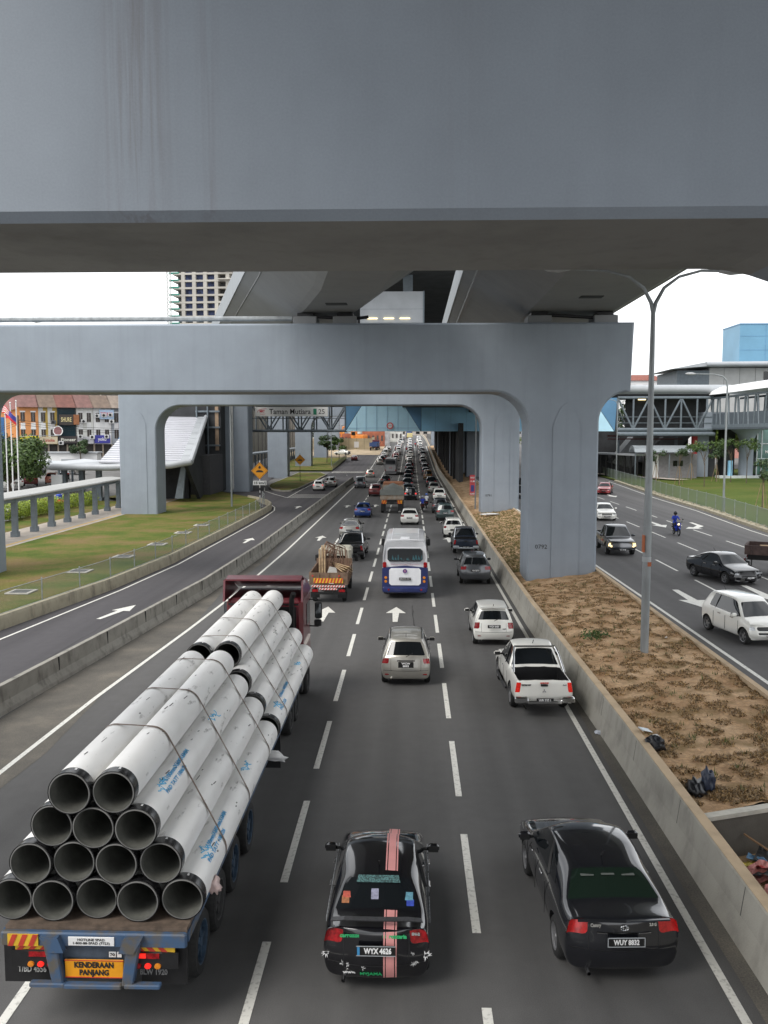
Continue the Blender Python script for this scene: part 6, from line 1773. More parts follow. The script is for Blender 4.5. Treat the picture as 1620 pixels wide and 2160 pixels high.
text('T/BD 4556', .20, mat('faded_white', (.45, .45, .43), .6), (-1.14, .03, .66), tr_, width=.50, bold=.004); text('BLW 1920', .18, mat('faded_grey', (.2, .2, .2), .6), (.98, .05, .62), tr_, width=.48, bold=.004)
q = MB().use(WHITEP); q.bb(.24, .36, -.03, -.02, 1.02, 1.14); q.bb(.38, .46, -.03, -.02, 1.02, 1.14); bd = q.build('speed_plate', tr_)
text('70', .09, BLACKL, (.30, -.035, 1.08), bd); text('A', .13, mat('faded_grey', (.2, .2, .2)), (-.55, -.02, 1.2), tr_, bold=.004)
q = MB().use(mat('dirty_blue_panel', (.06, .08, .11), .7, noise=.3, scale=4)); q.bb(-.5, .5, .0, .03, 1.0, 1.3); q.build('rear_panel', tr_)
BRIM = mat('blue_hub', (.03, .055, .09), .6, noise=.4, scale=6); GRIM = mat('dark_hub', (.06, .06, .06), .6)
for y, rm in ((1.45, BRIM), (2.75, GRIM), (4.05, BRIM), (5.6, BRIM)):
    for s_ in (-1, 1): put_wheel(s_ * 1.02, y, .52, .34, rm, tr_)
q = MB().use(BLACKT); 
for y in (1.45, 2.75, 4.05, 5.6): q.tube([(-.95, y, .52), (.95, y, .52)], .09, 6)
q.build('axle', tr_)
q = MB().use(BLACKT); q.bb(.82, 1.26, 9.4, 9.46, .3, 1.35); q.bb(-1.26, -.82, 9.4, 9.46, .3, 1.35); q.build('mud_flap', tr_)

# the rear frame is compact: lamps, board and bumper sit close under the deck
def squash(o):
    if o.type == 'MESH' and o.name.split('.')[0] not in ('deck', 'wheel', 'axle', 'rim', 'mud_flap', 'hazard_board', 'notice_plate', 'rear_panel'):
        for v in o.data.vertices:
            if v.co.y < .3 and v.co.z < 1.40:
                v.co.z = 1.40 - (1.40 - v.co.z) * .66
                if not o.name.startswith('mudguard') and (abs(v.co.x) < 1.19 or o.name.startswith('lettering')): v.co.x *= .83
    for ch in kids(o):
        if not o.name.startswith(('wheel', 'notice')): squash(ch)
for ch in kids(tr_): squash(ch)
for o in kids(tr_):
    if o.name.startswith('hazard_board'): o.location.z += .02

# --- pipes
m, t, b = _new('white_pipe_coating')
tcn = t.nodes.new('ShaderNodeTexCoord'); v_ = tcn.outputs['Object']
a_ = noise_node(t, v_, 1.6, 6, (1, .5, 1)); c_ = ramp(t, a_, [(.3, (.74, .735, .72)), (.6, (.84, .835, .82))])
s_ = noise_node(t, v_, 5, 6, (1.2, .4, 1.2)); c_ = mixc(t, ramp(t, s_, [(.62, (0, 0, 0)), (.70, (.7,) * 3)]), c_, (.22, .21, .20))
t.links.new(c_, b.inputs['Base Color']); b.inputs['Roughness'].default_value = .45; PIPEW = m
PIPEB = mat('black_pipe_collar', (.012, .012, .013), .25, noise=.2, scale=6); PIPEI = mat('grey_cement_lining', (.105, .107, .095), .8, noise=.3, scale=3)
INK = mat('blue_ink', (.14, .50, .78), .6, noise=.2, scale=20)
rows = [([-5.76, -5.15, -4.54, -3.92, -3.29], 1.90), ([-5.47, -4.86, -4.23, -3.60], 2.435), ([-5.17, -4.55, -3.92], 2.97), ([-4.86, -4.24], 3.50)]
PR = .305
_pm = None
def pipe_mesh(length):
    q = MB().use(PIPEW); n = 40
    q.lathe([(PR, .18), (PR, length), (PR - .03, length)], n, axis='Y')
    a = q.mesh('pipe')
    q = MB().use(PIPEB); q.lathe([(PR - .006, .02), (PR + .006, .0), (PR + .008, .16), (PR + .001, .20)], n, axis='Y')
    q.use(mat('pipe_rim', (.15, .15, .145), .6)).lathe([(PR - .006, .02), (PR - .008, -.004), (PR - .024, -.006)], n, axis='Y')
    c = q.mesh('collar')
    q = MB().use(PIPEI); q.lathe([(PR - .0235, -.004), (PR - .03, length)], n, axis='Y'); i = q.mesh('lining')
    return a, c, i
pm = {k: pipe_mesh(v) for k, v in (('r', 7.1), ('f', 6.9))}
def add_pipe(x, y, z, key, label, grp, rot):
    root = empty('steel_pipe', (x, y, z), 0, label, 'pipe', grp)
    for me, nm in zip(pm[key], ('shell', 'collar', 'lining')):
        if nm == 'shell': o = root_m = bpy.data.objects.new(nm, me)
        else: o = bpy.data.objects.new(nm, me)
        COL.objects.link(o); o.parent = root; o.rotation_euler = (0, rot, 0)
    return root
rnd = random.Random(4)
ordn = ['first', 'second', 'third', 'fourth', 'fifth']; rown = ['bottom', 'second', 'third', 'top']
front_pipes = {}; pipes = {}
for r_, (xs_, z) in enumerate(rows):
    for k, x in enumerate(xs_):
        yy = 12.12 + rnd.uniform(-.06, .06)
        pipes[(r_, k)] = add_pipe(x, yy, z, 'r', '%s pipe from the left in the %s layer of the rear pipe stack' % (ordn[k], rown[r_]), 'white pipes stacked at the rear of the trailer', rnd.uniform(0, 3))
        yf = {3: 19.75, 2: 19.3, 1: 19.35, 0: 19.4}[r_] + rnd.uniform(-.1, .1)
        front_pipes[(r_, k)] = add_pipe(x, yf + .1, z, 'f', '%s pipe from the left in the %s layer of the front pipe stack' % (ordn[k], rown[r_]), 'white pipes stacked at the front of the trailer', rnd.uniform(0, 3))
def pipe_text(pipe, txt, size, y, ang, width, squash=1.0, vert=False):
    """ink lettering wrapped flat on the pipe skin; ang from the top towards +x"""
    me = text_mesh(txt, size, INK, .004, .001); xs = [v.co.x for v in me.vertices]; wv = max(xs) - min(xs); sc = width / wv
    for v in me.vertices:
        along = v.co.x * sc; ar = -v.co.y
        a = ang + ar / PR * squash
        v.co = Vector((math.sin(a) * (PR + .004 + abs(v.co.z)), y + along, math.cos(a) * (PR + .004 + abs(v.co.z))))
    o = bpy.data.objects.new('stencilled_lettering', me); COL.objects.link(o); o.parent = pipe
def smudge(pipe, y, ang, sd):
    r2 = random.Random(sd); q = MB().use(INK)
    for _ in range(5):
        a0 = ang + r2.uniform(-.15, .15); y0 = y + r2.uniform(-.18, .18); pts = []
        for k in range(5): aa = a0 + k * r2.uniform(-.06, .12); pts.append((math.sin(aa) * (PR + .003), y0 + k * .05, math.cos(aa) * (PR + .003)))
        q.tube(pts, .010, 4)
    q.build('stencilled_mark', pipe)
pipe_text(pipes[(2, 2)], '6100mmX600X6MM', .10, 13.9 - 12.12, .42, 1.35); pipe_text(pipes[(2, 2)], 'PAD TATT 1006/26', .09, 13.5 - 12.12, .82, 1.1)
smudge(pipes[(2, 2)], .85, .35, 1); smudge(pipes[(2, 2)], 4.2, .5, 2)
pipe_text(pipes[(0, 4)], '6100mmX600mmX6MM', .10, 13.8 - 12.12, .42, 1.35); pipe_text(pipes[(0, 4)], 'PAD TATT 1006/26', .09, 13.4 - 12.12, .82, 1.1)
smudge(pipes[(0, 4)], .8, .35, 3); smudge(pipes[(0, 4)], 4.3, .3, 4)
pipe_text(front_pipes[(0, 4)], '6100mm 600X6MM', .10, 2.2, .3, 1.3); pipe_text(front_pipes[(0, 4)], 'PAD 12/26', .11, 1.2, .8, .8); smudge(front_pipes[(0, 4)], .8, .3, 5); smudge(front_pipes[(0, 4)], 4.6, .3, 6)
rnd = random.Random(8)
SCUFF = mat('black_scuff', (.03, .03, .03), .7)
for key in ((3, 0), (3, 1), (2, 2), (1, 3), (0, 4)):
    for P_ in (pipes[key], front_pipes[key]):
        q = MB().use(SCUFF)
        for _ in range(6):
            a0 = rnd.uniform(-.5, 1.1); y0 = rnd.uniform(.6, 6.4)
            if rnd.random() < .6:
                q.tube([(math.sin(a0) * (PR + .001), y0, math.cos(a0) * (PR + .001)), (math.sin(a0 + .05) * (PR + .001), y0 + rnd.uniform(.03, .2), math.cos(a0 + .05) * (PR + .001))], rnd.uniform(.004, .009), 4)
            else:
                q.prism([(math.sin(a0 + da) * (PR + .002), y0 + dy, math.cos(a0 + da) * (PR + .002)) for da, dy in ((0, 0), (.07, .01), (.09, .05), (.02, .06))], (0, 0, .001))
        q.build('scuff_mark', P_)
        a0 = .15; q = MB().use(WHITEP); q.prism([(math.sin(a) * (PR + .011), yy, math.cos(a) * (PR + .011)) for a, yy in ((a0, .1), (a0 + .09, .1), (a0 + .09, .16), (a0, .16))], (0, 0, .001)); q.build('sticker', P_)
# straps over the stack
STRAP = mat('lashing_strap', (.17, .125, .10), .8, noise=.3, scale=12)
def strap(y, label, dy=0.0, wd=.05):
    pts = []
    rs = PR + .012
    def arcp(cx, cz, a0, a1, n=8): return [(cx + rs * math.sin(R(lerp(a0, a1, k / n))), cz + rs * math.cos(R(lerp(a0, a1, k / n)))) for k in range(n + 1)]
    pts += [(-5.86, 1.5)]
    pts += arcp(rows[0][0][0], rows[0][1], -90, -60, 3); pts += arcp(rows[1][0][0], rows[1][1], -62, -58, 1) + arcp(rows[2][0][0], rows[2][1], -62, -58, 1)
    pts += arcp(rows[3][0][0], rows[3][1], -60, 0, 6); pts += arcp(rows[3][0][1], rows[3][1], 0, 60, 6)
    pts += arcp(rows[2][0][2], rows[2][1], 58, 62, 1) + arcp(rows[1][0][3], rows[1][1], 58, 62, 1) + arcp(rows[0][0][4], rows[0][1], 60, 100, 4) + [(-3.16, 1.5)]
    q = MB().use(STRAP); n = len(pts); vs = []
    tot = 0; acc = [0]
    for a, b in zip(pts, pts[1:]): tot += math.dist(a, b); acc.append(tot)
    for (x, z), s_ in zip(pts, acc):
        yy = y + dy * (s_ / tot - .5); vs += [(x, yy - wd / 2, z), (x, yy + wd / 2, z)]
    q.add(vs, [(2 * k, 2 * k + 1, 2 * k + 3, 2 * k + 2) for k in range(n - 1)])
    o = q.build('lashing_strap', fix=False); tag(o, label, 'strap', 'lashing straps over the pipes')
for k, (y, dy) in enumerate(((14.1, -.9), (16.2, -1.0), (18.4, -.7), (20.6, .3), (22.6, -1.4), (25.2, -.5))):
    strap(y, ['rearmost', 'second', 'third', 'fourth', 'fifth', 'frontmost'][k] + ' brown lashing strap over the white pipes counted from the rear', dy, .06)
crumple('plastic_wrap', 'torn pinkish plastic tied beside the lowest right pipe', 'plastic', (-3.02, 12.9, 1.75), (.11, .25, .16), mat('pink_plastic', (.55, .42, .40), .5), 31)
crumple('plastic_wrap', 'torn white plastic hanging at the middle of the load', 'plastic', (-3.0, 18.6, 1.6), (.08, .3, .14), WHITEP, 32)

# --- tractor unit
MAR = mat('maroon_cab', (.12, .012, .02), .35, noise=.15, coat=.6)
tc_ = empty('truck_tractor', (CX - .1, 27.0, 0), 0, 'dark red tractor unit pulling the pipe trailer', 'lorry')
q = MB().use(MAR); q.bevbox((0, 1.35, 2.15), (2.42, 2.1, 2.6), .12); q.build('cab', tc_)
q = MB().use(MAR); q.prism([(-1.25, .0, 3.4), (-1.25, 2.2, 3.45), (-1.25, .9, 4.02), (-1.25, .15, 4.06)], (.06, 0, 0)); q.prism([(1.19, .0, 3.4), (1.19, 2.2, 3.45), (1.19, .9, 4.02), (1.19, .15, 4.06)], (.06, 0, 0))
q.prism([(-1.18, .1, 4.04), (1.18, .1, 4.04), (1.18, .55, 4.1), (-1.18, .55, 4.1)], (0, 0, .05)); q.prism([(-1.2, .55, 4.08), (1.2, .55, 4.08), (1.2, 2.25, 3.5), (-1.2, 2.25, 3.5)], (0, 0, .05)); q.build('roof_deflector', tc_)
q = MB().use(BLACKT); q.bb(-1.0, 1.0, .25, .29, 1.4, 3.2)
for x in (-.9, -.3, .3, .9): q.tube([(x, .12, 1.2), (x, .12, 3.3)], .03, 6)
for z in (1.8, 2.5, 3.3): q.tube([(-1.1, .12, z), (1.1, .12, z)], .03, 6)
q.tube([(.9, .0, 1.0), (.9, .0, 3.5), (.98, -.12, 3.7)], .08, 10); q.build('exhaust_stack', tc_)
q = MB().use(GLASS); q.bb(1.205, 1.225, 1.25, 2.1, 2.4, 3.1); q.build('side_window', tc_)
q = MB().use(GLASS); q.bb(-1.05, 1.05, 2.39, 2.42, 2.3, 3.2); q.build('windscreen', tc_)
q = MB().use(BLACKT); q.bb(-.45, .45, -2.2, 2.2, .7, 1.0); q.bb(-1.15, 1.15, -1.9, -.2, 1.05, 1.12); q.build('chassis', tc_)
for s_ in (-1, 1):
    q = MB().use(BLACKT); q.bevbox((s_ * 1.52, 2.0, 2.75), (.24, .12, .55), .04); q.bevbox((s_ * 1.5, 2.0, 2.33), (.24, .12, .22), .03); q.tube([(s_ * 1.2, 2.1, 3.1), (s_ * 1.52, 2.05, 3.1)], .025, 5); q.tube([(s_ * 1.2, 2.1, 2.2), (s_ * 1.52, 2.05, 2.2)], .025, 5); m_o = q.build('wing_mirror', tc_)
    q = MB().use(mat('mirror_face', (.25, .27, .29), .05, metal=.8)); q.bb(s_ * 1.52 - .09, s_ * 1.52 + .09, 1.925, 1.935, 2.52, 2.98); q.build('mirror_glass', m_o)
    q = MB().use(BLACKT); q.bb(s_ * 1.0 - .22, s_ * 1.0 + .2, -.05, .35, .55, 1.15); q.build('fuel_tank', tc_)
for y in (-2.3, -1.1, 1.75):
    for s_ in (-1, 1): put_wheel(s_ * 1.02, y, .52, .34, GRIM, tc_)

# --- bus
def bus(D, label):
    root = empty('bus', (0, 0, 0), 0, label, 'bus'); W, L, H = D['W'] / 2, D['L'], D['H']; bc = D['paint']; lc = D['lower']
    q = MB().use(bc)
    st = [(0.10, .90, .34, .90), (.0, .97, .3, 1.0), (.25, 1, .3, 1.0), (L * .5, 1, .3, 1.0), (L - .2, 1, .3, 1.0), (L, .95, .35, .96)]
    vs = []; prof = [(-.90, 0), (-1, .04), (-1, .55), (-.99, .72), (-.93, .93), (-.84, .985), (-.5, 1.0), (.5, 1.0), (.84, .985), (.93, .93), (.99, .72), (1, .55), (1, .04), (.9, 0)]
    # rear leans forward with height
    for y, wf, zb, hf in st:
        for px, pz in prof:
            lean = .16 * max(0, pz - .45) * 2 if y < 1 else (-.2 * max(0, pz - .4) if y > L - .5 else 0)
            vs.append((px * W * wf, y + lean, zb + (H * hf - zb) * pz))
    n = len(prof)
    q.add(vs, [(k * n + j, (k + 1) * n + j, (k + 1) * n + (j + 1) % n, k * n + (j + 1) % n) for k in range(len(st) - 1) for j in range(n)], True)
    q.add(vs[:n], [tuple(range(n))]); q.add(vs[-n:], [tuple(range(n - 1, -1, -1))]); q.build('body', root)
    yb = lambda z: .0 + .32 * max(0, (z - .3) / (H - .3) - .45)
    def rect(name, mt, x0, x1, z0, z1, off=.03, cr_=.05, parent=root):
        q = MB().use(mt)
        pts = [(x0 + cr_, z0), (x1 - cr_, z0), (x1, z0 + cr_), (x1, z1 - cr_), (x1 - cr_, z1), (x0 + cr_, z1), (x0, z1 - cr_), (x0, z0 + cr_)]
        q.prism([(x, yb(z) * 1.0 + .10 - .1 * 1 - off, z) for x, z in pts], (0, off + .12, 0)); return q.build(name, parent)
    gb = D['glass']
    rect('rear_window', mat('bus_window', (.006, .008, .01), .12, noise=0, spec=.25), -W * .78, W * .78, gb[0], gb[1], .03, .12)
    return root, rect, yb
b1, rect, yb = bus(dict(W=2.36, L=7.0, H=3.0, paint=mat('bus_white', (.74, .75, .78), .35, noise=.05, coat=.5), lower=None, glass=(1.95, 2.62)), 'white and navy minibus with a big dark rear window in the second lane')
W_ = 1.18
NB = mat('bus_navy', (.02, .03, .12), .3, coat=.5)
q = MB().use(NB); q.prism([(-W_ * 1.01, -.035, .62), (-W_ * 1.01, -.035, 1.62), (-W_ * .8, -.035, 1.66), (-.1, -.035, 1.74), (.1, -.035, 1.74), (W_ * .8, -.035, 1.66), (W_ * 1.01, -.035, 1.62), (W_ * 1.01, -.035, .62)], (0, .08, 0)); 
for s_ in (-1, 1): q.bb(s_ * W_ * 1.0 - .01, s_ * W_ * 1.0 + .012, .02, 1.2, .45, 1.55)
q.build('lower_panel', b1)
rect('engine_cover', mat('bus_panel', (.76, .77, .80), .35, noise=.04), -W_ * .70, W_ * .70, .72, 1.62, .06, .1)
q = MB().use(NB); q.bevbox((0, -.02, .48), (2.34, .28, .30), .06); q.build('bumper', b1)
q = MB().use(BLACKT); q.bevbox((0, -.115, 1.06), (.62, .02, .14), .005); po = q.build('number_plate', b1); text('BERSAMA 2817', .09, WHITET, (0, -.13, 1.06), po, width=.55)
text('SENTIASA DISAYANGI SELAMANYA', .11, mat('pinkish_letters', (.45, .22, .28), .6), (0, -.02 + .01, 1.80), b1, width=1.5)
q = MB().use(mat('round_badge', (.12, .05, .22), .4)); q.lathe([(0, -.10), (.12, -.10), (.12, -.05)], 18, (0, 0, 1.47), axis='Y'); q.use(WHITEP).lathe([(.115, -.105), (.13, -.105), (.13, -.09), (.115, -.09)], 18, (0, 0, 1.47), axis='Y', closed=True); bo = q.build('badge', b1)
text('R', .14, mat('pinkish_letters', (.45, .22, .28)), (0, -.108, 1.47), bo, bold=.006)
for s_ in (-1, 1):
    q = MB().use(REDL); q.bevbox((s_ * W_ * .90, .0, 1.78), (.2, .1, .30), .05); q.build('tail_light', b1)
    for z, mt in ((1.12, AMBER), (.92, AMBER)):
        q = MB().use(mt); q.lathe([(0, -.06), (.07, -.055), (.075, -.03)], 12, (s_ * W_ * .85, 0, z), axis='Y'); q.build('indicator', b1)
    q = MB().use(REDL); q.lathe([(0, -.175), (.05, -.17), (.06, -.15)], 10, (s_ * W_ * .72, 0, .5), axis='Y'); q.build('reflector', b1)
    q = MB().use(GLASS); q.bb(s_ * W_ - .012 * s_, s_ * (W_ + .012), .9, 6.2, 1.95, 2.6); q.build('side_window', b1)
    q = MB().use(BLACKT); q.bevbox((s_ * (W_ + .18), 6.8, 2.15), (.2, .15, .42), .04); q.tube([(s_ * W_, 6.8, 2.5), (s_ * (W_ + .18), 6.8, 2.4)], .025, 5); q.build('wing_mirror', b1)
    for y in (1.6, 5.6): put_wheel(s_ * (W_ - .15), y, .42, .25, GRIM, b1)
q = MB().use(mat('bus_white', (.6, .6, .6))); q.tube([(-1.0, .32, 2.87), (-.95, .18, 3.05), (0, .12, 3.10), (.95, .18, 3.05), (1.0, .32, 2.87)], .035, 8); q.build('roof_spoiler', b1)
q = MB().use(mat('bus_panel', (.6, .61, .64))); q.bb(-.75, -.72, .6, 6.6, 2.98, 3.02); q.bb(.72, .75, .6, 6.6, 2.98, 3.02); q.bevbox((0, 1.6, 3.02), (.5, .6, .08), .03); q.build('roof_hatch', b1)
rnd = random.Random(2)
q = MB().use(mat('teal_curtain', (.02, .09, .11), .6)); q2 = MB().use(mat('red_trim', (.25, .03, .05)))
for k in range(12): x = -W_ * .72 + k * W_ * .13; q.prism([(x, .025, 2.0 + rnd.random() * .1), (x + .03 + .12 * rnd.random(), .025, 2.03), (x + .05, .06, 2.1 + rnd.random() * .3), (x + .01, .06, 2.1 + rnd.random() * .2)], (0, .004, 0))
q.build('curtain', b1)
place(b1, -.32, 45.8)
GB = mat('coach_grey', (.22, .22, .23), .4, coat=.3)
b2, rect2, _y = bus(dict(W=2.5, L=11, H=3.4, paint=GB, lower=None, glass=(2.3, 3.05)), 'tall grey coach ahead of the tarped lorry entering the shade')
rect2('lower_panel', mat('coach_light_panel', (.33, .33, .34), .5), -1.1, 1.1, .8, 2.1, .04, .08)
text('BUS', .3, mat('logo_red', (.6, .02, .04)), (0, -.06, 1.5), b2)
for s_ in (-1, 1):
    q = MB().use(REDL); q.bevbox((s_ * 1.08, -.02, 1.0), (.16, .1, .35), .03); q.build('tail_light', b2)
    for y in (2.6, 8.6): put_wheel(s_ * 1.05, y, .5, .3, GRIM, b2)
q = MB().use(REDON); q.bb(-.1, .1, .12, .2, 2.85, 2.93); q.build('brake_light', b2)
place(b2, -4.35, 184.5)

# --- lorry with tarpaulin
def lorry(name, label, W, L, bedz, bedh, cabcol, bedmt, loc, wr=.5, axles=(.9, 2.1), caby=None, H=2.9, tarp=None, cabw=None):
    root = empty(name, loc, 0, label, 'lorry'); w_ = W / 2
    q = MB().use(bedmt); q.bb(-w_, w_, 0, .06, bedz, bedz + bedh); q.bb(-w_, -w_ + .06, .06, L, bedz, bedz + bedh); q.bb(w_ - .06, w_, .06, L, bedz, bedz + bedh); q.bb(-w_, w_, L - .06, L, bedz, bedz + bedh + (.5 if tarp else .25)); q.bb(-w_ + .06, w_ - .06, .06, L - .06, bedz, bedz + .08)
    for k in range(int(L // .9)): 
        for s_ in (-1, 1): q.bb(s_ * w_ - .04, s_ * w_ + .04, .3 + k * .9, .36 + k * .9, bedz, bedz + bedh)
    for x in (-w_ * .5, 0, w_ * .5): q.bb(x - .03, x + .03, -.04, 0, bedz, bedz + bedh)
    q.build('cargo_bed', root)
    q = MB().use(BLACKT); q.bb(-w_ * .4, w_ * .4, .1, L + 1, bedz - .35, bedz - .02); q.bb(-w_ * .9, w_ * .9, .02, .1, bedz - .5, bedz - .38); q.build('chassis', root)
    cw = (cabw or W * .92) / 2
    q = MB().use(cabcol); q.bevbox((0, L + .95, (H + .6) / 2 + .1), (cw * 2, 1.6, H - .6), .12); q.build('cab', root)
    q = MB().use(GLASS); q.bb(-cw * .7, cw * .7, L + .13, L + .16, H * .66, H * .86); q.build('rear_window', root)
    q = MB().use(GLASS); q.bb(-cw * .85, cw * .85, L + 1.74, L + 1.77, H * .6, H * .88); q.build('windscreen', root)
    for s_ in (-1, 1):
        q = MB().use(GLASS); q.bb(s_ * cw - .01, s_ * cw + .012, L + .7, L + 1.5, H * .6, H * .86); q.build('side_window', root)
        q = MB().use(BLACKT); q.bevbox((s_ * (cw + .22), L + 1.5, H * .72), (.2, .1, .36), .03); q.tube([(s_ * cw, L + 1.6, H * .82), (s_ * (cw + .2), L + 1.5, H * .8)], .02, 5); q.build('wing_mirror', root)
        for y in list(axles) + [L + .9]: put_wheel(s_ * (w_ - .2), y, wr, wr * .6, GRIM, root)
        q = MB().use(BLACKT); q.bb(s_ * w_ * .72 - .24, s_ * w_ * .72 + .24, .2, .24, .25, bedz - .4); q.build('mud_flap', root)
        q = MB().use(REDL); q.bb(s_ * w_ * .7 - .16, s_ * w_ * .7 + .16, -.03, .02, bedz - .36, bedz - .22); q.build('tail_light', root)
    q = MB().use(PLATEB); q.bb(-.22, .22, -.04, .0, bedz - .42, bedz - .3); q.build('number_plate', root)
    return root
BEDR = mat('rusty_bed', (.30, .20, .13), .8, noise=0, col2=(.36, .33, .28), scale=2.5)
t1 = lorry('tipper_lorry', 'big brown tipper lorry with a grey tarpaulin over its load in the third lane', 2.5, 6.2, 1.5, 1.0, mat('orange_brown_cab', (.24, .10, .05), .6), BEDR, (-2.1, 95.6, 0), .52, (1.0, 2.3), H=3.0)
q = MB().use(mat('grey_tarp', (.17, .18, .165), .7, noise=.1, scale=1.5)); nx_, ny_ = 10, 14; vs = []
for j in range(ny_ + 1):
    for k in range(nx_ + 1):
        u, v = k / nx_ * 2 - 1, j / ny_; y = -.1 + v * 5.2
        z = 2.45 + .55 * (1 - abs(u)) * min(1, v * 5) * (.7 + .4 * v) + .03 * math.sin(k * 2.3 + j * 1.7)
        if abs(u) > .99: z = 2.1
        if j == 0: z = 2.0 if True else z
        vs.append((u * 1.3, y, z))
q.add(vs, [(j * (nx_ + 1) + k, j * (nx_ + 1) + k + 1, (j + 1) * (nx_ + 1) + k + 1, (j + 1) * (nx_ + 1) + k) for j in range(ny_) for k in range(nx_)], True); q.prism([(-1.31, -.12, 2.0), (1.31, -.12, 2.0), (1.31, -.12, 2.6), (-1.31, -.12, 2.6)], (0, .04, 0)); q.build('tarpaulin', t1)
hazard(t1, -1.1, -.6, 1.05, 1.42, -.03, 2, mat('orange_board', (.72, .3, .01)), HAZ_R); hazard(t1, .6, 1.1, 1.05, 1.42, -.03, 2, mat('orange_board', (.72, .3, .01)), HAZ_R, -1)
# --- small lorry with rebar
BEDB = mat('brown_timber_bed', (.17, .11, .075), .85, noise=.3, scale=4)
t2 = lorry('small_lorry', 'small brown lorry loaded with bent rods and timber, hazard stripes on its tailboard', 1.95, 3.6, .95, .62, mat('cream_cab', (.42, .40, .33), .5), BEDB, (-4.2, 44.4, 0), .36, (.75,), H=2.25)
hazard(t2, -.75, .75, 1.05, 1.30, -.045, 9, HAZ_Y, HAZ_R); hazard(t2, -.85, .85, .84, .94, -.05, 12, HAZ_W, HAZ_R); hazard(t2, -.45, .45, .70, .80, -.06, 6, HAZ_W, HAZ_R)
q = MB().use(WHITEP); q.bb(.05, .28, -.06, -.05, 1.02, 1.15); q.build('speed_plate', t2)
for x in (-.8, .55):
    q = MB().use(HAZ_R); q.lathe([(0, -.07), (.05, -.07), (.05, -.05)], 10, (x, 0, 1.42), axis='Y'); q.build('reflector', t2)
rnd = random.Random(12)
ROD = mat('rusty_rod', (.16, .09, .06), .8, noise=.3, scale=9)
for k in range(24):
    q = MB().use(ROD); a = rnd.uniform(-.55, .2); h_ = rnd.uniform(1.1, 1.9); sp = rnd.uniform(.3, 1.2)
    q.tube([(a, 1.0 + rnd.random(), 1.1), (a + .05, 1.3, 1.1 + h_ * .7), (a + sp * .3, 1.5 + rnd.random() * .5, 1.1 + h_), (a + sp * .8, 1.6 + rnd.random(), 1.2 + h_ * .8), (a + sp, 1.4, 1.3)], .022, 4)
    o = q.build('bent_rod'); o.location = (-4.2, 44.4, 0); tag(o, 'one of the thin rusty rods bent in a loop on the small lorry', 'rod', 'bent rods on the small lorry')
WOOD = mat('pale_timber', (.42, .30, .18), .8, noise=.25, scale=8)
for k in range(7):
    q = MB().use(WOOD)
    if k < 3: q.bevbox((-.55 + k * .13, 1.1, 1.85 + .1 * k), (.09, .09, 1.6 + .15 * (k == 1)), .01)
    else: q.at(.5, 1.2 + k * .06, 1.35 + k * .06, .2 * k, .2, .5).bevbox((0, 0, 0), (.5, 1.3, .05), .01)
    o = q.build('timber'); o.location = (-4.2, 44.4, 0); tag(o, ('upright pale timber post on the small lorry, %s from the left' % ordn[k]) if k < 3 else ['lowest', 'second', 'third', 'topmost'][k - 3] + ' pale plank in the slanted pile on the small lorry', 'timber', 'timbers on the small lorry')
q = MB().use(mat('grey_board', (.30, .29, .27), .8)); q.prism([(-.2, .35, 1.2), (.5, .25, 1.25), (.35, .5, 1.75), (0, .6, 1.8)], (0, .05, 0)); o = q.build('plywood_sheet'); o.location = (-4.2, 44.4, 0); tag(o, 'grey plywood sheet leaning inside the tailboard of the small lorry', 'board')
_c = G(1571, 1150, Z_R + 1.65); T3 = (_c[0] + 1.05 * .43, _c[1] + 1.05 * .9)
# --- flatbed cut by the right edge, facing the camera
t3 = lorry('dropside_lorry', 'dark brown dropside lorry cut by the right edge on the opposite carriageway', 2.1, 4.6, 1.15, .5, mat('dark_blue_cab', (.03, .04, .1), .5), mat('dark_timber_bed', (.07, .045, .04), .8, noise=.3, scale=4), (19.5, 54.5, Z_R), .42, (1.6,), H=2.4)
t3.location = (T3[0], T3[1], Z_R); t3.rotation_euler = (0, 0, -PI / 2 - .45)
for k in range(4):
    q = MB().use(WOOD); q.at(0, 0, 0, -PI / 2 - .45 + .1 * k).bevbox((.1 * k - .3, 1.6, 1.35 + .06 * k), (.25, 1.8, .05), .01); o = q.build('timber'); o.location = (T3[0], T3[1], Z_R); tag(o, ['lowest', 'second', 'third', 'topmost'][k] + ' orange-brown plank lying in the dropside lorry at the right edge', 'timber', 'planks in the dropside lorry')

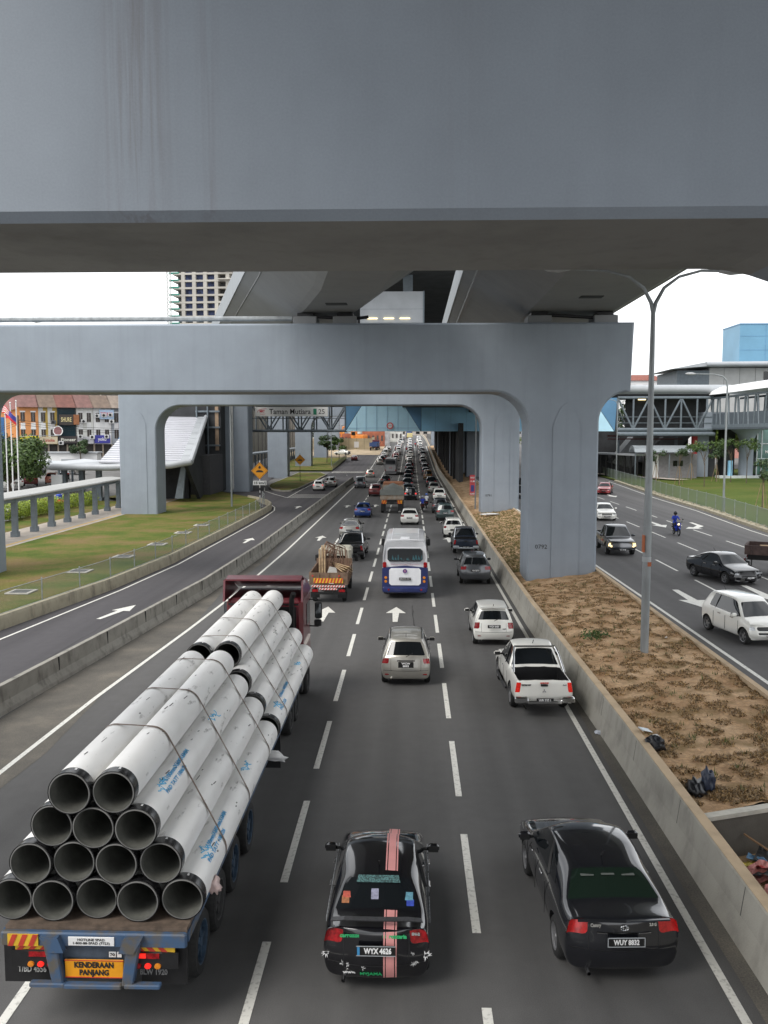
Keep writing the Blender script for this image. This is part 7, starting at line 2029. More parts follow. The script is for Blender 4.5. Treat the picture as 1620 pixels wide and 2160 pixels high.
# --- people and motorcycles
def skin_person(label, pose, shirt, trousers, helmet, loc, rz, face=False):
    """one continuous skinned body; clothing and helmet are children"""
    J = dict(pel=(0, 0, .0), chest=(0, .06, .36), neck=(0, .10, .52), head=(0, .14, .68), top=(0, .15, .80))
    for s_, n_ in ((-1, 'l'), (1, 'r')):
        J['sh' + n_] = (s_ * .17, .09, .47); J['el' + n_] = (s_ * .27, .22, .26); J['wr' + n_] = (s_ * .26, .46, .28); J['ha' + n_] = (s_ * .25, .54, .29)
        J['hip' + n_] = (s_ * .10, .0, -.03); J['kn' + n_] = (s_ * .20, .38, -.08); J['an' + n_] = (s_ * .17, .26, -.46); J['to' + n_] = (s_ * .17, .42, -.50)
    J.update(pose)
    E = [('pel', 'chest'), ('chest', 'neck'), ('neck', 'head'), ('head', 'top')]
    for n_ in 'lr': E += [('chest', 'sh' + n_), ('sh' + n_, 'el' + n_), ('el' + n_, 'wr' + n_), ('wr' + n_, 'ha' + n_), ('pel', 'hip' + n_), ('hip' + n_, 'kn' + n_), ('kn' + n_, 'an' + n_), ('an' + n_, 'to' + n_)]
    rad = dict(pel=.14, chest=.15, neck=.055, head=.095, top=.06, sh=.07, el=.05, wr=.034, ha=.04, hip=.095, kn=.065, an=.045, to=.04)
    names = list(J); me = bpy.data.meshes.new('body'); me.from_pydata([J[n_] for n_ in names], [(names.index(a), names.index(b)) for a, b in E], [])
    o = bpy.data.objects.new('body', me); COL.objects.link(o)
    md = o.modifiers.new('k', 'SKIN'); 
    for k, n_ in enumerate(names):
        key = n_ if n_ in rad else n_[:-1]; o.data.skin_vertices[0].data[k].radius = (rad[key], rad[key] * (.8 if key in ('pel', 'chest') else 1))
    o.data.skin_vertices[0].data[0].use_root = True
    s2 = o.modifiers.new('s', 'SUBSURF'); s2.levels = 1
    dg = bpy.context.evaluated_depsgraph_get(); dg.update(); ev = bpy.data.meshes.new_from_object(o.evaluated_get(dg)); bpy.data.objects.remove(o)
    sk = mat('skin', (.28, .16, .10), .6); ev.materials.clear()
    for mm in (sk, shirt, trousers, BLACKT): ev.materials.append(mm)
    for p in ev.polygons:
        c = p.center; p.use_smooth = True
        lower = c.z < .02 or (abs(c.x) < .3 and c.z < .0)
        p.material_index = 1 if (c.z > .0 and c.z < .54 and c.y < .44) else (0 if c.z >= .54 or c.y >= .44 and c.z > .1 else (3 if c.z < -.42 else 2))
    b = bpy.data.objects.new('person', ev); COL.objects.link(b); b.location = loc; b.rotation_euler = (0, 0, rz); tag(b, label, 'person')
    hx = J['head']; q = MB().use(helmet); q.lathe([(0, .17), (.07, .155), (.12, .10), (.14, .02), (.135, -.06), (.12, -.09)], 16, (hx[0], hx[1] - .005, hx[2] + .03)); h_ = q.build('helmet', b)
    if face:
        q = MB().use(GLASS); q.prism([(hx[0] - .09, hx[1] + .13, hx[2] + .0), (hx[0] + .09, hx[1] + .13, hx[2]), (hx[0] + .08, hx[1] + .135, hx[2] + .08), (hx[0] - .08, hx[1] + .135, hx[2] + .08)], (0, -.02, 0)); q.build('visor', h_)
        q = MB().use(sk); q.lathe([(0, .02), (.015, 0), (.0, -.02)], 6, (hx[0], hx[1] + .10, hx[2] - .03), axis='Y'); q.build('nose', b)
    for s_, n_ in ((-1, 'l'), (1, 'r')):
        q = MB().use(sk); hp = Vector(J['ha' + n_])
        for k in range(4): q.tube([hp + Vector(((k - 1.5) * .022, .01, .01)), hp + Vector(((k - 1.5) * .022, .05, .0)), hp + Vector(((k - 1.5) * .022, .055 - .004 * k, -.03))], .009, 5)
        q.tube([hp + Vector((-s_ * .03, -.01, -.01)), hp + Vector((-s_ * .05, .02, -.02))], .01, 5); q.build('fingers', b)
    return b
def motorcycle(label, col, loc, rz, box=False):
    root = empty('motorcycle', loc, rz, label, 'motorcycle')
    for y in (.3, 1.55):
        q = MB().use(TYRE); q.lathe([(.20, -.04), (.27, -.045), (.295, 0), (.27, .045), (.20, .04)], 18, (0, y, .295), axis='X'); w_ = q.build('wheel', root)
        q = MB().use(RIM); q.lathe([(.0, .03), (.05, .03), (.05, -.03), (0, -.03)], 8, (0, y, .295), axis='X')
        for k in range(6): a = k * PI / 3; q.tube([(0, y, .295), (0, y + math.cos(a) * .2, .295 + math.sin(a) * .2)], .01, 4)
        q.lathe([(.19, -.03), (.205, -.03), (.205, .03), (.19, .03)], 18, (0, y, .295), axis='X', closed=True); q.build('rim', w_)
    q = MB().use(col); q.smooth = True; q.tube([(0, .05, .72), (0, .35, .70), (0, .7, .55), (0, 1.0, .42), (0, 1.25, .60), (0, 1.38, .88)], [.05, .11, .12, .10, .11, .09], 8)
    q.smooth = False; q.prism([(-.19, 1.25, .35), (.19, 1.25, .35), (.16, 1.40, .95), (-.16, 1.40, .95)], (0, .04, 0)); q.tube([(0, 1.36, .55), (0, 1.6, .62), (0, 1.78, .52)], .05, 6); q.build('fairing', root)
    q = MB().use(BLACKT); q.smooth = True; q.bevbox((0, .45, .79), (.25, .75, .10), .04); q.build('seat', root)
    q = MB().use(BLACKT); q.tube([(-.33, 1.26, 1.02), (-.15, 1.33, 1.0), (.15, 1.33, 1.0), (.33, 1.26, 1.02)], .02, 6); q.tube([(-.05, 1.55, .3), (-.05, 1.38, .9)], .03, 6); q.tube([(.05, 1.55, .3), (.05, 1.38, .9)], .03, 6)
    for s_ in (-1, 1): q.tube([(s_ * .25, 1.3, 1.02), (s_ * .32, 1.32, 1.18)], .01, 4); q.bevbox((s_ * .33, 1.32, 1.22), (.11, .03, .07), .02)
    q.build('handlebar', root)
    q = MB().use(LAMPON if rz > 2 or rz < -2 else CLEARL); q.lathe([(0, .05), (.08, .03), (.09, 0)], 12, (0, 1.42, .86), axis='Y'); q.build('headlight', root)
    q = MB().use(REDL); q.bevbox((0, .02, .70), (.16, .06, .07), .02); q.build('tail_light', root)
    q = MB().use(PLATEB); q.bb(-.1, .1, -.04, -.02, .50, .60); q.build('number_plate', root)
    q = MB().use(CHROME); q.tube([(.14, .1, .33), (.15, .7, .3)], [.045, .03], 8); q.build('exhaust', root)
    q = MB().use(BLACKT); q.bb(-.13, .13, .6, .95, .25, .5); q.tube([(.05, .3, .3), (.08, .8, .35)], .03, 5); q.tube([(-.25, .95, .27), (.25, .95, .27)], .02, 5); q.build('engine', root)
    return root
C_BL = mat('blue_jacket', (.015, .05, .42), .7, noise=.15); C_WH = mat('white_shirt', (.62, .64, .68), .8); C_DK = mat('dark_trousers', (.02, .02, .025), .8)
rx, ry_ = G(1429, 1130, Z_R)
motorcycle('blue scooter ridden towards the camera on the opposite carriageway', mat('scooter_blue', (.02, .05, .45), .3, coat=.5), (rx, ry_ + 1.2, Z_R), PI)
skin_person('rider in a blue jacket and dark helmet on the oncoming scooter', {}, C_BL, C_DK, mat('black_helmet', (.02, .02, .02), .2), (rx, ry_ + .78, Z_R + .90), PI, face=True)
motorcycle('motorcycle between the lanes carrying the rider in blue', mat('dark_scooter', (.02, .02, .025), .4), (1.25, 97.6, 0), 0)
skin_person('motorcycle rider in a blue jacket seen from behind beside the grey people carrier', {}, C_BL, mat('bare_legs', (.2, .12, .09), .8), mat('silver_helmet', (.3, .32, .4), .3), (1.25, 98.05, .90), 0)
motorcycle('motorcycle just ahead carrying the rider in a white shirt', mat('dark_scooter', (.02, .02, .025)), (1.75, 101.8, 0), 0)
skin_person('motorcycle rider in a white shirt and blue helmet at the edge of the shade', {}, C_WH, C_DK, mat('blue_helmet', (.05, .12, .4), .3), (1.75, 102.2, .90), 0)
RD = mat('red_jacket', (.45, .03, .03), .8)
for k, (px, py, lab, cl) in enumerate(((857.5, 954, 'distant rider in red between the second and third lane queues', RD), (881.5, 948, 'distant rider in dark red right of the white cars', mat('darkred_jacket', (.2, .03, .03), .8)), (876, 943, 'distant rider in red beside a parked white car in the jam', RD), (859, 941, 'farthest rider in the gap beside the blue cars', C_DK))):
    x, y = G(px, py); motorcycle(['distant motorcycle under the red rider', 'distant motorcycle under the dark red rider', 'distant motorcycle beside the white car in the jam', 'farthest motorcycle in the gap between queues'][k], mat('dark_scooter', (.02, .02, .025)), (x, y, road_z(y)), 0)
    skin_person(lab, {}, cl, C_DK, WHITEP if k % 2 else mat('blue_helmet', (.05, .12, .4)), (x, y + .45, road_z(y) + .9), 0)
# ================================================================ near cars
# black saloon with a pink stripe
D = dict(SEDAN, W=1.68, rcurve=.20, zseam=.5, zp=.80, yp=-.03, st=[(0, .95, 1.0, .26)] + SEDAN['st'][1:], ry=(1.22, 1.6, 2.0, 2.35, 2.66))
c1 = make_car(D, P_BLACK, 'black saloon with a pink racing stripe down its roof and boot', plate=None, zp=0) if False else make_car(D, P_BLACK, 'black saloon with a pink racing stripe down its roof and boot', plate=None)
PINKS = mat('pink_stripe', (.62, .27, .26), .45, noise=.06)
L1 = D['st'][-1][0]
for a, b in ((.11, .135), (.15, .275), (.29, .315)):
    stripe_top(c1, 'pink_stripe', PINKS, a, b, .03, L1 - .2, 60, skip=lambda y: .66 < y < 1.22 or 2.68 < y < 3.2)
    stripe_back(c1, 'pink_stripe', PINKS, a, b, .28, 1.0, 16, off=.008)
q = MB().use(mat('carbon_fibre', (.035, .035, .038), .4, noise=.5, scale=30)); q.smooth = True
q.sweep([(-.06, 0), (.06, .012), (.065, .03), (-.05, .03)], [(-.70, .34, 1.06), (-.5, .28, 1.11), (0, .25, 1.12), (.5, .28, 1.11), (.70, .34, 1.06)]); q.build('spoiler', c1)
q = MB().use(PLATEB); q.bevbox((-.0, -.0, .78), (.60, .03, .16), .01); po = q.build('number_plate', c1); text('WYX 4626', .12, WHITET, (.03, -.02, .78), po, width=.42, bold=.005)
q = MB().use(mat('blue_stub', (.05, .25, .5), .5)); q.bb(-.285, -.245, -.019, -.016, .715, .845); q.build('plate_badge', po)
q = MB().use(LGREY)
for z in (.705, .855): q.bb(-.3, .3, -.02, -.015, z - .005, z + .005)
q.build('plate_frame', po)
GRN = mat('green_letters', (.02, .35, .12), .5)
text_back(c1, 'carrozzeria', .08, GRN, -.36, .935, .40); text_back(c1, 'carrozzeria', .08, GRN, .28, .935, .38)
text_back(c1, 'www.', .07, WHITET, -.40, .36, .22, bold=.002); text_back(c1, 'MYJAMA', .07, GRN, -.08, .36, .34, bold=.002)
text_back(c1, 'GEN-2', .05, mat('dull_silver', (.3, .3, .3)), .58, .93, .18)
rnd = random.Random(5)
for k, (x, z, s_) in enumerate(((-.78, .62, .10), (-.52, .50, .06), (-.44, .49, .05), (-.20, .46, .05), (.56, .50, .05), (.62, .51, .05), (.76, .60, .11), (.56, .66, .04))):
    h = body_back(c1, x, z)
    if not h: continue
    q = MB().use(WHITET)
    for j in range(9):
        a = rnd.uniform(0, 2 * PI); l_ = s_ * rnd.uniform(.5, 1); q.prism([(x + math.cos(a + 1.5) * s_ * .15, h[0] - .01, z + math.sin(a + 1.5) * s_ * .15), (x + math.cos(a) * l_, h[0] - .01, z + math.sin(a) * l_), (x - math.cos(a + 1.5) * s_ * .15, h[0] - .01, z - math.sin(a + 1.5) * s_ * .15)], (0, .004, 0))
    q.build('white_sticker', c1)
for (x, t0, w_, h_, c_) in ((-.50, .36, .13, .10, (.45, .09, .06)), (-.52, .20, .12, .12, (.35, .14, .06)), (.50, .30, .13, .13, (.10, .25, .32)), (.52, .14, .12, .10, (.03, .06, .35)), (-.05, .28, .12, .16, (.28, .28, .38))):
    y_ = lerp(.66, 1.2, t0); a = body_top(c1, x, y_); b = body_top(c1, x, y_ + h_)
    if a and b:
        q = MB().use(mat('sticker_%02d' % int(c_[0] * 100 + c_[2] * 10), c_, .5, noise=.3, scale=25)); q.add([(x - w_ / 2, y_, a[0] + .006), (x + w_ / 2, y_, a[0] + .006), (x + w_ / 2, y_ + h_, b[0] + .006), (x - w_ / 2, y_ + h_, b[0] + .006)], [(0, 1, 2, 3)]); q.build('window_sticker', c1, fix=False)
a, b = body_top(c1, 0, 1.08), body_top(c1, 0, 1.18)
if a and b:
    q = MB().use(mat('faded_teal_print', (.06, .13, .13), .5, noise=.7, scale=40, contrast=(.45, .55))); q.add([(-.36, 1.06, a[0] + .0), (.36, 1.06, a[0] + .0), (.33, 1.18, b[0] + .006), (-.33, 1.18, b[0] + .006)], [(0, 1, 2, 3)]); q.build('window_banner', c1, fix=False)
for s_ in (-1, 1):
    q = MB().use(LGREY)
    for k in range(22): q.bb(s_ * (D['W'] / 2) - .004, s_ * (D['W'] / 2) + .006, .9 + k * .12, .98 + k * .12, .72, .80)
    q.build('side_stripe', c1)
place(c1, -.52, 12.8, 0)

# charcoal saloon at the right
D = dict(SEDAN, W=1.84, rcurve=.20, zp=.80, yp=-.0, zseam=.62, ry=(1.30, 1.75, 2.15, 2.6, 2.95), rz=(1.37, 1.44, 1.47, 1.46, 1.38), rw=.65, wy=(.98, 3.72), wr=.33,
    st=[(0, .93, 1.04, .30), (.18, .985, 1.06, .22), (.66, 1.0, 1.05, .2), (1.15, 1.0, 1.02, .2), (1.75, 1.0, .99, .2), (2.6, 1.0, .96, .2), (3.5, 1.0, .94, .2), (4.1, .99, .86, .2), (4.6, .95, .74, .22), (4.78, .88, .68, .26)])
c2 = make_car(D, P_CHAR, 'glossy charcoal saloon with a green-tinted rear window near the right barrier', plate='WUY 8832', glass=GLASSG, tl=mat('tail_light_bright', (.33, .006, .008), .12, noise=.4, scale=14, coat=.8, emit=(.8, .02, .01), estr=.06))
h = body_back(c2, 0, .93)
q = MB().use(CHROME); q.smooth = True
q.tube([(x, body_back(c2, x, .88)[0] - .01, .88) for x in [k * .06 - .42 for k in range(15)]], .013, 6); q.build('chrome_strip', c2)
q = MB().use(CHROME)
for rr, rz_ in ((.062, .042), (.026, .040)): q.tube([(rr * math.cos(t), h[0] - .012, .965 + rz_ * math.sin(t)) for t in [k * PI / 8 for k in range(17)]], .006, 5)
q.tube([(.05 * math.cos(t), h[0] - .012, .975 + .014 * math.sin(t)) for t in [k * PI / 8 for k in range(17)]], .005, 5); q.build('badge', c2)
text_back(c2, 'Camry', .07, CHROME, -.44, .985, .17); text_back(c2, '2.0 G', .06, CHROME, .46, .985, .11)
q = MB().use(mat('seat_grey', (.10, .11, .10), .8)); q.smooth = True
for x in (-.34, 0, .34):
    a = body_top(c2, x, 1.12); q.bevbox((x, 1.12, a[0] + .001), (.22, .07, .012), .005)
q.build('headrest', c2)
q = MB().use(P_CHAR); q.smooth = True; q.sweep([(-.03, 0), (.03, .0), (.02, .02), (-.02, .02)], [(-.72, .16, 1.055), (0, .035, 1.10), (.72, .16, 1.055)]); q.build('boot_lip', c2)
for (x0, x1, z0, z1) in ((-.29, .29, .725, .735), (-.29, .29, .865, .875), (-.29, -.28, .725, .875), (.28, .29, .725, .875)):
    q = MB().use(LGREY); q.bb(x0, x1, -.026, -.012, z0, z1); q.build('plate_frame', c2)
place(c2, 3.33, 13.12, .05)

# champagne wagon
D = dict(MPV, zp=.80, yp=-.06, zseam=.56)
c3 = make_car(D, P_BEIGE, 'champagne silver estate car in the middle lane behind the white minibus', plate='WCW\n8893')
q = MB().use(CHROME); q.bevbox((0, .0, .92), (.62, .03, .05), .01); q.build('handle_strip', c3)
for s_ in (-1, 1):
    stripe_top(c3, 'roof_rail', BLACKT, s_ * .56 - .02, s_ * .56 + .02, .75, 2.6, 14, .02)
    q = MB().use(REDL); h = body_back(c3, s_ * .62, .42)
    if h: q.bevbox((s_ * .62, h[0], .42), (.2, .02, .04), .008); q.build('reflector', c3)
stripe_back(c3, 'window_seam', BLACKT, -.5, .5, .565, .575, 2, .004)
place(c3, -.17, 29.5)
# white hatch
D = dict(HATCH, lv=(0, .34, .56, 1.0), zp=.84, yp=-.05)
c4 = make_car(D, P_WHITE, 'white small hatchback with tall red lights ahead of the white pickup', plate='WQV 8489')
for s_ in (-1, 1):
    q = MB().use(REDL); h = body_back(c4, s_ * .55, .42)
    if h: q.bevbox((s_ * .55, h[0], .42), (.2, .02, .03), .008); q.build('reflector', c4)
q = MB().use(P_WHITE); q.smooth = True; q.sweep([(-.10, 0), (.12, .02), (.12, .05), (-.08, .05)], [(-.52, .36, 1.49), (0, .30, 1.53), (.52, .36, 1.49)]); q.build('spoiler', c4)
text_back(c4, 'myvi', .06, CHROME, .42, .72, .14)
place(c4, 3.36, 35.4)
# white pickup
def pickup_extras(c, bar=True, bump=CHROME, rails=True, W=.91):
    q = MB().use(bump); q.smooth = True; q.bevbox((0, -.12, .50), (1.05, .16, .12), .03)
    for s_ in (-1, 1): q.bevbox((s_ * .70, -.10, .56), (.42, .18, .20), .04)
    q.build('rear_bumper', c)
    if bar:
        q = MB().use(CHROME); q.smooth = True
        for s_ in (-1, 1): q.tube([(s_ * .80, .95, 1.12), (s_ * .72, 1.5, 1.55), (s_ * .66, 1.85, 1.72)], .035, 8)
        q.tube([(-.66, 1.85, 1.74), (.66, 1.85, 1.74)], .03, 8); q.build('sports_bar', c)
    q = MB().use(BLACKT); q.bevbox((0, -.005, .98), (.22, .03, .07), .01); q.build('tailgate_handle', c)
    q = MB().use(BLACKT); q.smooth = True
    for s_ in (-1, 1): q.tube([(s_ * .93, 1.7, .42), (s_ * .95, 1.9, .40), (s_ * .95, 3.6, .40), (s_ * .93, 3.8, .42)], .04, 6)
    q.build('side_step', c)
D = dict(PICK, noseam=True)
c5 = make_car(D, P_WHITE, 'white double-cab pickup with an open black-lined bed beside the right barrier', plate='WB 232 L', tl=mat('lit_tail', (.42, .015, .01), .2, coat=.4, noise=.4, scale=18, emit=(1, .03, .015), estr=.15))
pickup_extras(c5); text_back(c5, 'TRITON VGT', .06, BLACKL, -.55, .98, .30); text_back(c5, 'ADVENTURE', .05, mat('red_letters', (.6, .05, .04)), 0, 1.045, .26); text_back(c5, '4x4', .06, mat('dull_silver', (.3, .3, .3)), .62, .98, .12)
q = MB().use(mat('dull_silver', (.3, .3, .3), .3, metal=.8, noise=0))
for a in (90, 210, 330):
    ca, sa = math.cos(R(a)), math.sin(R(a)); px, pz = -sa, ca; q.prism([(0, -.012, .80), (ca * .035 + px * .02, -.012, .80 + sa * .035 + pz * .02), (ca * .07, -.012, .80 + sa * .07), (ca * .035 - px * .02, -.012, .80 + sa * .035 - pz * .02)], (0, .01, 0))
q.build('badge', c5)
q = MB().use(LGREY); q.bevbox((.0, 1.9, 1.12), (.2, .02, .05), .01); q.build('bed_lamp', c5)
place(c5, 4.06, 26.5, .03)
# crossover
c6 = make_car(dict(SUV, zp=.86, yp=-.05), P_GREY, 'dark grey crossover with black roof rails behind the navy pickup', plate='WA 7207 R', group=None)
place(c6, 3.67, 50.0)
c7 = make_car(dict(PICK, noseam=True), P_NAVY, 'navy blue pickup with a black bed between the white hatchback and the crossover', plate='WXC 7081'); pickup_extras(c7, True, LGREY)
place(c7, 3.9, 62.8)
PROTO = {}
def proto(key, D, paint, **k):
    if key not in PROTO: PROTO[key] = (D, paint, k)
def car(D, paint, label, px=None, x=None, y=None, rz=0.0, z=None, plate='', opp=False, **k):
    c = make_car(D, paint, label, plate=plate, detail=k.pop('detail', 1), **k)
    if opp: place(c, x, y, rz, Z_R + (road_z(y)))
    else: place(c, x, y, rz, z)
    return c
car(HATCH, P_WHITE, 'white hatchback with a sporty red-trimmed tail ahead of the navy pickup', x=3.5, y=73.2, detail=2)
car(SUV, P_TEAL, 'grey-green people carrier with a wide red light bar two cars ahead of the navy pickup', x=3.35, y=87.2, plate='WUR 8190', detail=2)
car(MPV, P_DGREY, 'dark estate car just ahead of the grey-green people carrier', x=3.1, y=95.5, tl=REDL)
car(MPV, P_WHITE, 'white people carrier at the edge of the shade in the right lane', x=3.6, y=113.5, plate='VBF 8801', detail=2)
car(SEDAN, P_WHITE, 'cream white saloon behind the tarped tipper lorry', x=-.16, y=83.1, plate='WVC 5432', detail=2)
car(SEDAN, P_SILVER, 'silver car of which only the roof shows in front of the minibus', x=-.05, y=60.5)
car(SEDAN, P_BLUE, 'bright blue saloon in the left lane with no car near it', x=-5.0, y=90.1, plate='WLV 2', detail=2)
car(SEDAN, P_SILVER, 'silver saloon directly ahead of the black pickup', x=-5.1, y=72.2, rz=-.02)
c8 = make_car(dict(PICK, noseam=True), P_BLACK, 'black pickup with a silver sports bar beside the rod-laden lorry', plate=''); pickup_extras(c8, True, BLACKT); place(c8, -4.15, 59.4, -.03)
q = MB().use(mat('warning_orange', (.75, .3, .01))); q.prism([(0, -.13, .9), (.1, -.13, .74), (-.1, -.13, .74)], (0, .01, 0)); q.build('reflector', c8)
car(VAN, P_GREY, 'grey van-shaped people carrier in the leftmost highway lane', x=-8.15, y=139.3, detail=2)
car(HATCH, P_BEIGE, 'champagne hatchback ahead of the grey people carrier', x=-8.15, y=174.2, lit=True)
car(HATCH, P_WHITE, 'white hatchback braking on the hump of the service road', x=-14.1, y=133.2, lit=True)
car(SUV, P_SILVER, 'silver car half hidden ahead of the braking white hatchback', x=-13.0, y=141.5)
car(SEDAN, P_MAROON, 'dark red saloon alone on the far service road', x=-15.4, y=238)
# cars in the shade under the station
car(HATCH, P_BLACK, 'black car with lit brake lights in the shade beside the tipper lorry', x=-.1, y=114.5, lit=True)
car(SEDAN, P_DGREY, 'dark saloon second in the shade of the second lane', x=-.5, y=125)
car(SUV, P_BLACK, 'black car third in the shade of the second lane', x=-.6, y=138)
car(MPV, P_DGREY, 'dark people carrier fourth in the shade of the second lane', x=-.6, y=155)
car(MPV, P_BLACK, 'black people carrier fifth in the shade of the second lane', x=-.6, y=172)
car(MPV, P_SILVER, 'silver-grey car in deep shade of the right lane behind the white people carrier', x=3.3, y=128)
car(SUV, P_BLACK, 'black car in the right lane shade beside the silver-grey one', x=3.2, y=142)
car(SUV, P_MAROON, 'dark red car left of the tipper lorry entering the shade', x=-5.0, y=121)
car(SEDAN, P_BLACK, 'black roof showing between the tipper lorry and the coach', x=-4.4, y=150)
v = make_car(VAN, paintm('brown', (.16, .09, .03)), 'brown van in the right lane under the station', plate=''); place(v, 3.1, 166)
car(SUV, P_DGREY, 'dark car ahead of the brown van under the station', x=3.0, y=182)
car(VAN, P_BLACK, 'black van at the exit of the shade in the right lane', x=3.0, y=197)

# opposite carriageway, facing the camera
HIL = dict(PICK, grillem=mat('grille_chrome', (.25, .25, .26), .3, metal=.8))
c = make_car(HIL, P_DGREY, 'dark grey pickup with glowing headlights coming past the big pier', plate=None, front_plate='VC 3768', headon=True, detail=2, mirrors=True)
for s_ in (-1, 1):
    q = MB().use(LAMPON); q.lathe([(0, .03), (.06, .02), (.07, 0)], 10, (s_ * .68, 5.02, .62), axis='Y'); q.build('fog_lamp', c)
text('SPORT', .12, mat('red_letters', (.6, .05, .04)), (.93, 3.2, .8), c, rz=R(90)) 
place(c, 13.3, 60.2, PI - .03, Z_R)
car(SEDAN, P_WHITE, 'white saloon facing the camera behind the dark pickup', x=17.3, y=81.8, rz=PI - .05, opp=True, plate=None, front_plate='WWE 3736', detail=2)
car(SEDAN, P_RED, 'dark red saloon facing the camera at the far green fence', x=25.3, y=115.5, rz=PI - .3, opp=True, plate=None, front_plate='', detail=2)
car(SEDAN, P_BEIGE, 'cream car half hidden behind the big pier beside the dark red saloon', x=21.6, y=109.5, rz=PI - .1, opp=True, plate=None, front_plate='')
c = car(SEDAN, P_BLACK, 'black saloon turning towards the camera in the middle of the opposite carriageway', x=15.66, y=48.55, rz=PI + .30, opp=True, plate=None, front_plate='CCJ 2289', detail=2, tl=REDL)
c = car(dict(HATCH, grillem=BLACKT), P_WHITE, 'white hatchback with a black grille nearest the camera on the opposite side', x=12.18, y=35.06, rz=PI + .21, opp=True, plate=None, front_plate='WC 8136 J', detail=2)
car(VAN, P_BLACK, 'black van glimpsed between the first and second piers on the right', x=15.3, y=121, rz=PI, opp=True, plate=None, front_plate='')
car(SEDAN, P_BLACK, 'black car low in the gap between the two right piers', x=13.4, y=108, rz=PI, opp=True, plate=None, front_plate='')

# parked cars on the left
def parked(D, paint, label, px, py, rz, zz, **k):
    t_ = (zz - CAM_H); x, y = G(px, py, zz, rise=False)
    c = make_car(D, paint, label, cat='car', plate='', detail=1, **k); place(c, x, y, rz, zz); return c
parked(HATCH, P_PINK, 'copper pink hatchback in the left car park beneath the trees', 108, 1022, .25, 1.85)
parked(SUV, P_MAROON, 'dark red off-roader with a spare wheel on its tail in the left car park', 66, 1026, .5, 1.8)
parked(VAN, P_WHITE, 'white car behind the flagpoles at the left edge', 18, 1034, .7, 1.6)
parked(MPV, P_WHITE, 'second white car parked between the flagpoles and the red off-roader', 36, 1030, .6, 1.7)
parked(PICK, P_DGREY, 'dark pickup parked behind the red off-roader', 90, 1005, 1.2, 2.0)
parked(SEDAN, P_BLACK, 'black saloon parked right of the copper hatchback', 134, 1012, .4, 2.0)
parked(SEDAN, P_SILVER, 'silver saloon parked beyond the canopy', 172, 1000, .9, 2.3)
parked(SEDAN, P_SILVER, 'silver blue car at the left edge behind the walkway posts', 34, 1095, 1.4, .5)
for k, (px, py, pt) in enumerate(((150, 972, P_BLACK), (165, 970, P_SILVER), (185, 968, P_GREY), (200, 967, P_WHITE), (215, 966, P_SILVER))):
    parked(SEDAN, pt, ['black', 'silver', 'grey', 'white', 'pale silver'][k] + ' car parked in front of the shophouses', px, py, 1.2, 3.2)
parked(SEDAN, P_WHITE, 'white saloon parked on the far verge beside the hoarding', 738, 960, 1.2, road_z(290))

# ================================================================ the far jam
def far_proto(D, nm):
    c = make_car(D, P_WHITE, 'x y z w', plate='', detail=0, mirrors=True)
    vs = []; fs = []; mi = []; mats_ = [P_WHITE]
    dg = bpy.context.evaluated_depsgraph_get()
    def rec(o, M):
        nonlocal vs, fs, mi
        if o.type == 'MESH':
            b0 = len(vs); vs += [tuple(M @ v.co) for v in o.data.vertices]
            for p in o.data.polygons:
                mt = o.data.materials[p.material_index] if o.data.materials else P_WHITE
                if mt not in mats_: mats_.append(mt)
                fs.append([b0 + v for v in p.vertices]); mi.append(mats_.index(mt))
        for ch in kids(o): rec(ch, M @ Matrix.Translation(ch.location))
    rec(c, Matrix.Identity(4))
    def kill(o):
        for ch in kids(o): kill(ch)
        bpy.data.objects.remove(o)
    kill(c)
    me = bpy.data.meshes.new(nm); me.from_pydata(vs, [], fs)
    for m_ in mats_: me.materials.append(m_)
    me.polygons.foreach_set('material_index', mi); me.polygons.foreach_set('use_smooth', [True] * len(fs)); me.update(); me.set_sharp_from_angle(angle=R(45))
    return me
def lite(D): return dict(D, sub=1, arch=False)
FP = {'sedan': far_proto(lite(SEDAN), 'saloon'), 'hatch': far_proto(lite(HATCH), 'hatchback'), 'mpv': far_proto(lite(MPV), 'people_carrier'), 'suv': far_proto(lite(SUV), 'off_roader'), 'van': far_proto(lite(VAN), 'van'), 'pickup': far_proto(lite(PICK), 'pickup')}
WORD = {'sedan': 'saloon', 'hatch': 'hatchback', 'mpv': 'people carrier', 'suv': 'off-roader', 'van': 'van', 'pickup': 'pickup'}
def far_car(kind, paint, x, y, label, group, rz=0.0, dz=0.0):
    o = bpy.data.objects.new('far_car' if False else WORD[kind].replace(' ', '_').replace('-', '_'), FP[kind]); COL.objects.link(o)
    o.location = (x, y, road_z(y) + dz); o.rotation_euler = (0, 0, rz)
    o.material_slots[0].link = 'OBJECT'; o.material_slots[0].material = paint
    tag(o, label, 'car' if kind not in ('van', 'pickup') else kind, group)
PN = {P_WHITE.name: 'white', P_SILVER.name: 'silver', P_DGREY.name: 'dark grey', P_BLACK.name: 'black', P_RED.name: 'red', P_BLUE.name: 'blue', P_BEIGE.name: 'champagne', P_GREY.name: 'grey', P_MAROON.name: 'dark red', P_NAVY.name: 'navy'}
rnd = random.Random(21)
nth = ['first', 'second', 'third', 'fourth', 'fifth', 'sixth', 'seventh', 'eighth', 'ninth', 'tenth', 'eleventh', 'twelfth', '13th', '14th', '15th', '16th', '17th', '18th', '19th', '20th', '21st', '22nd', '23rd', '24th', '25th', '26th', '27th', '28th', '29th', '30th']
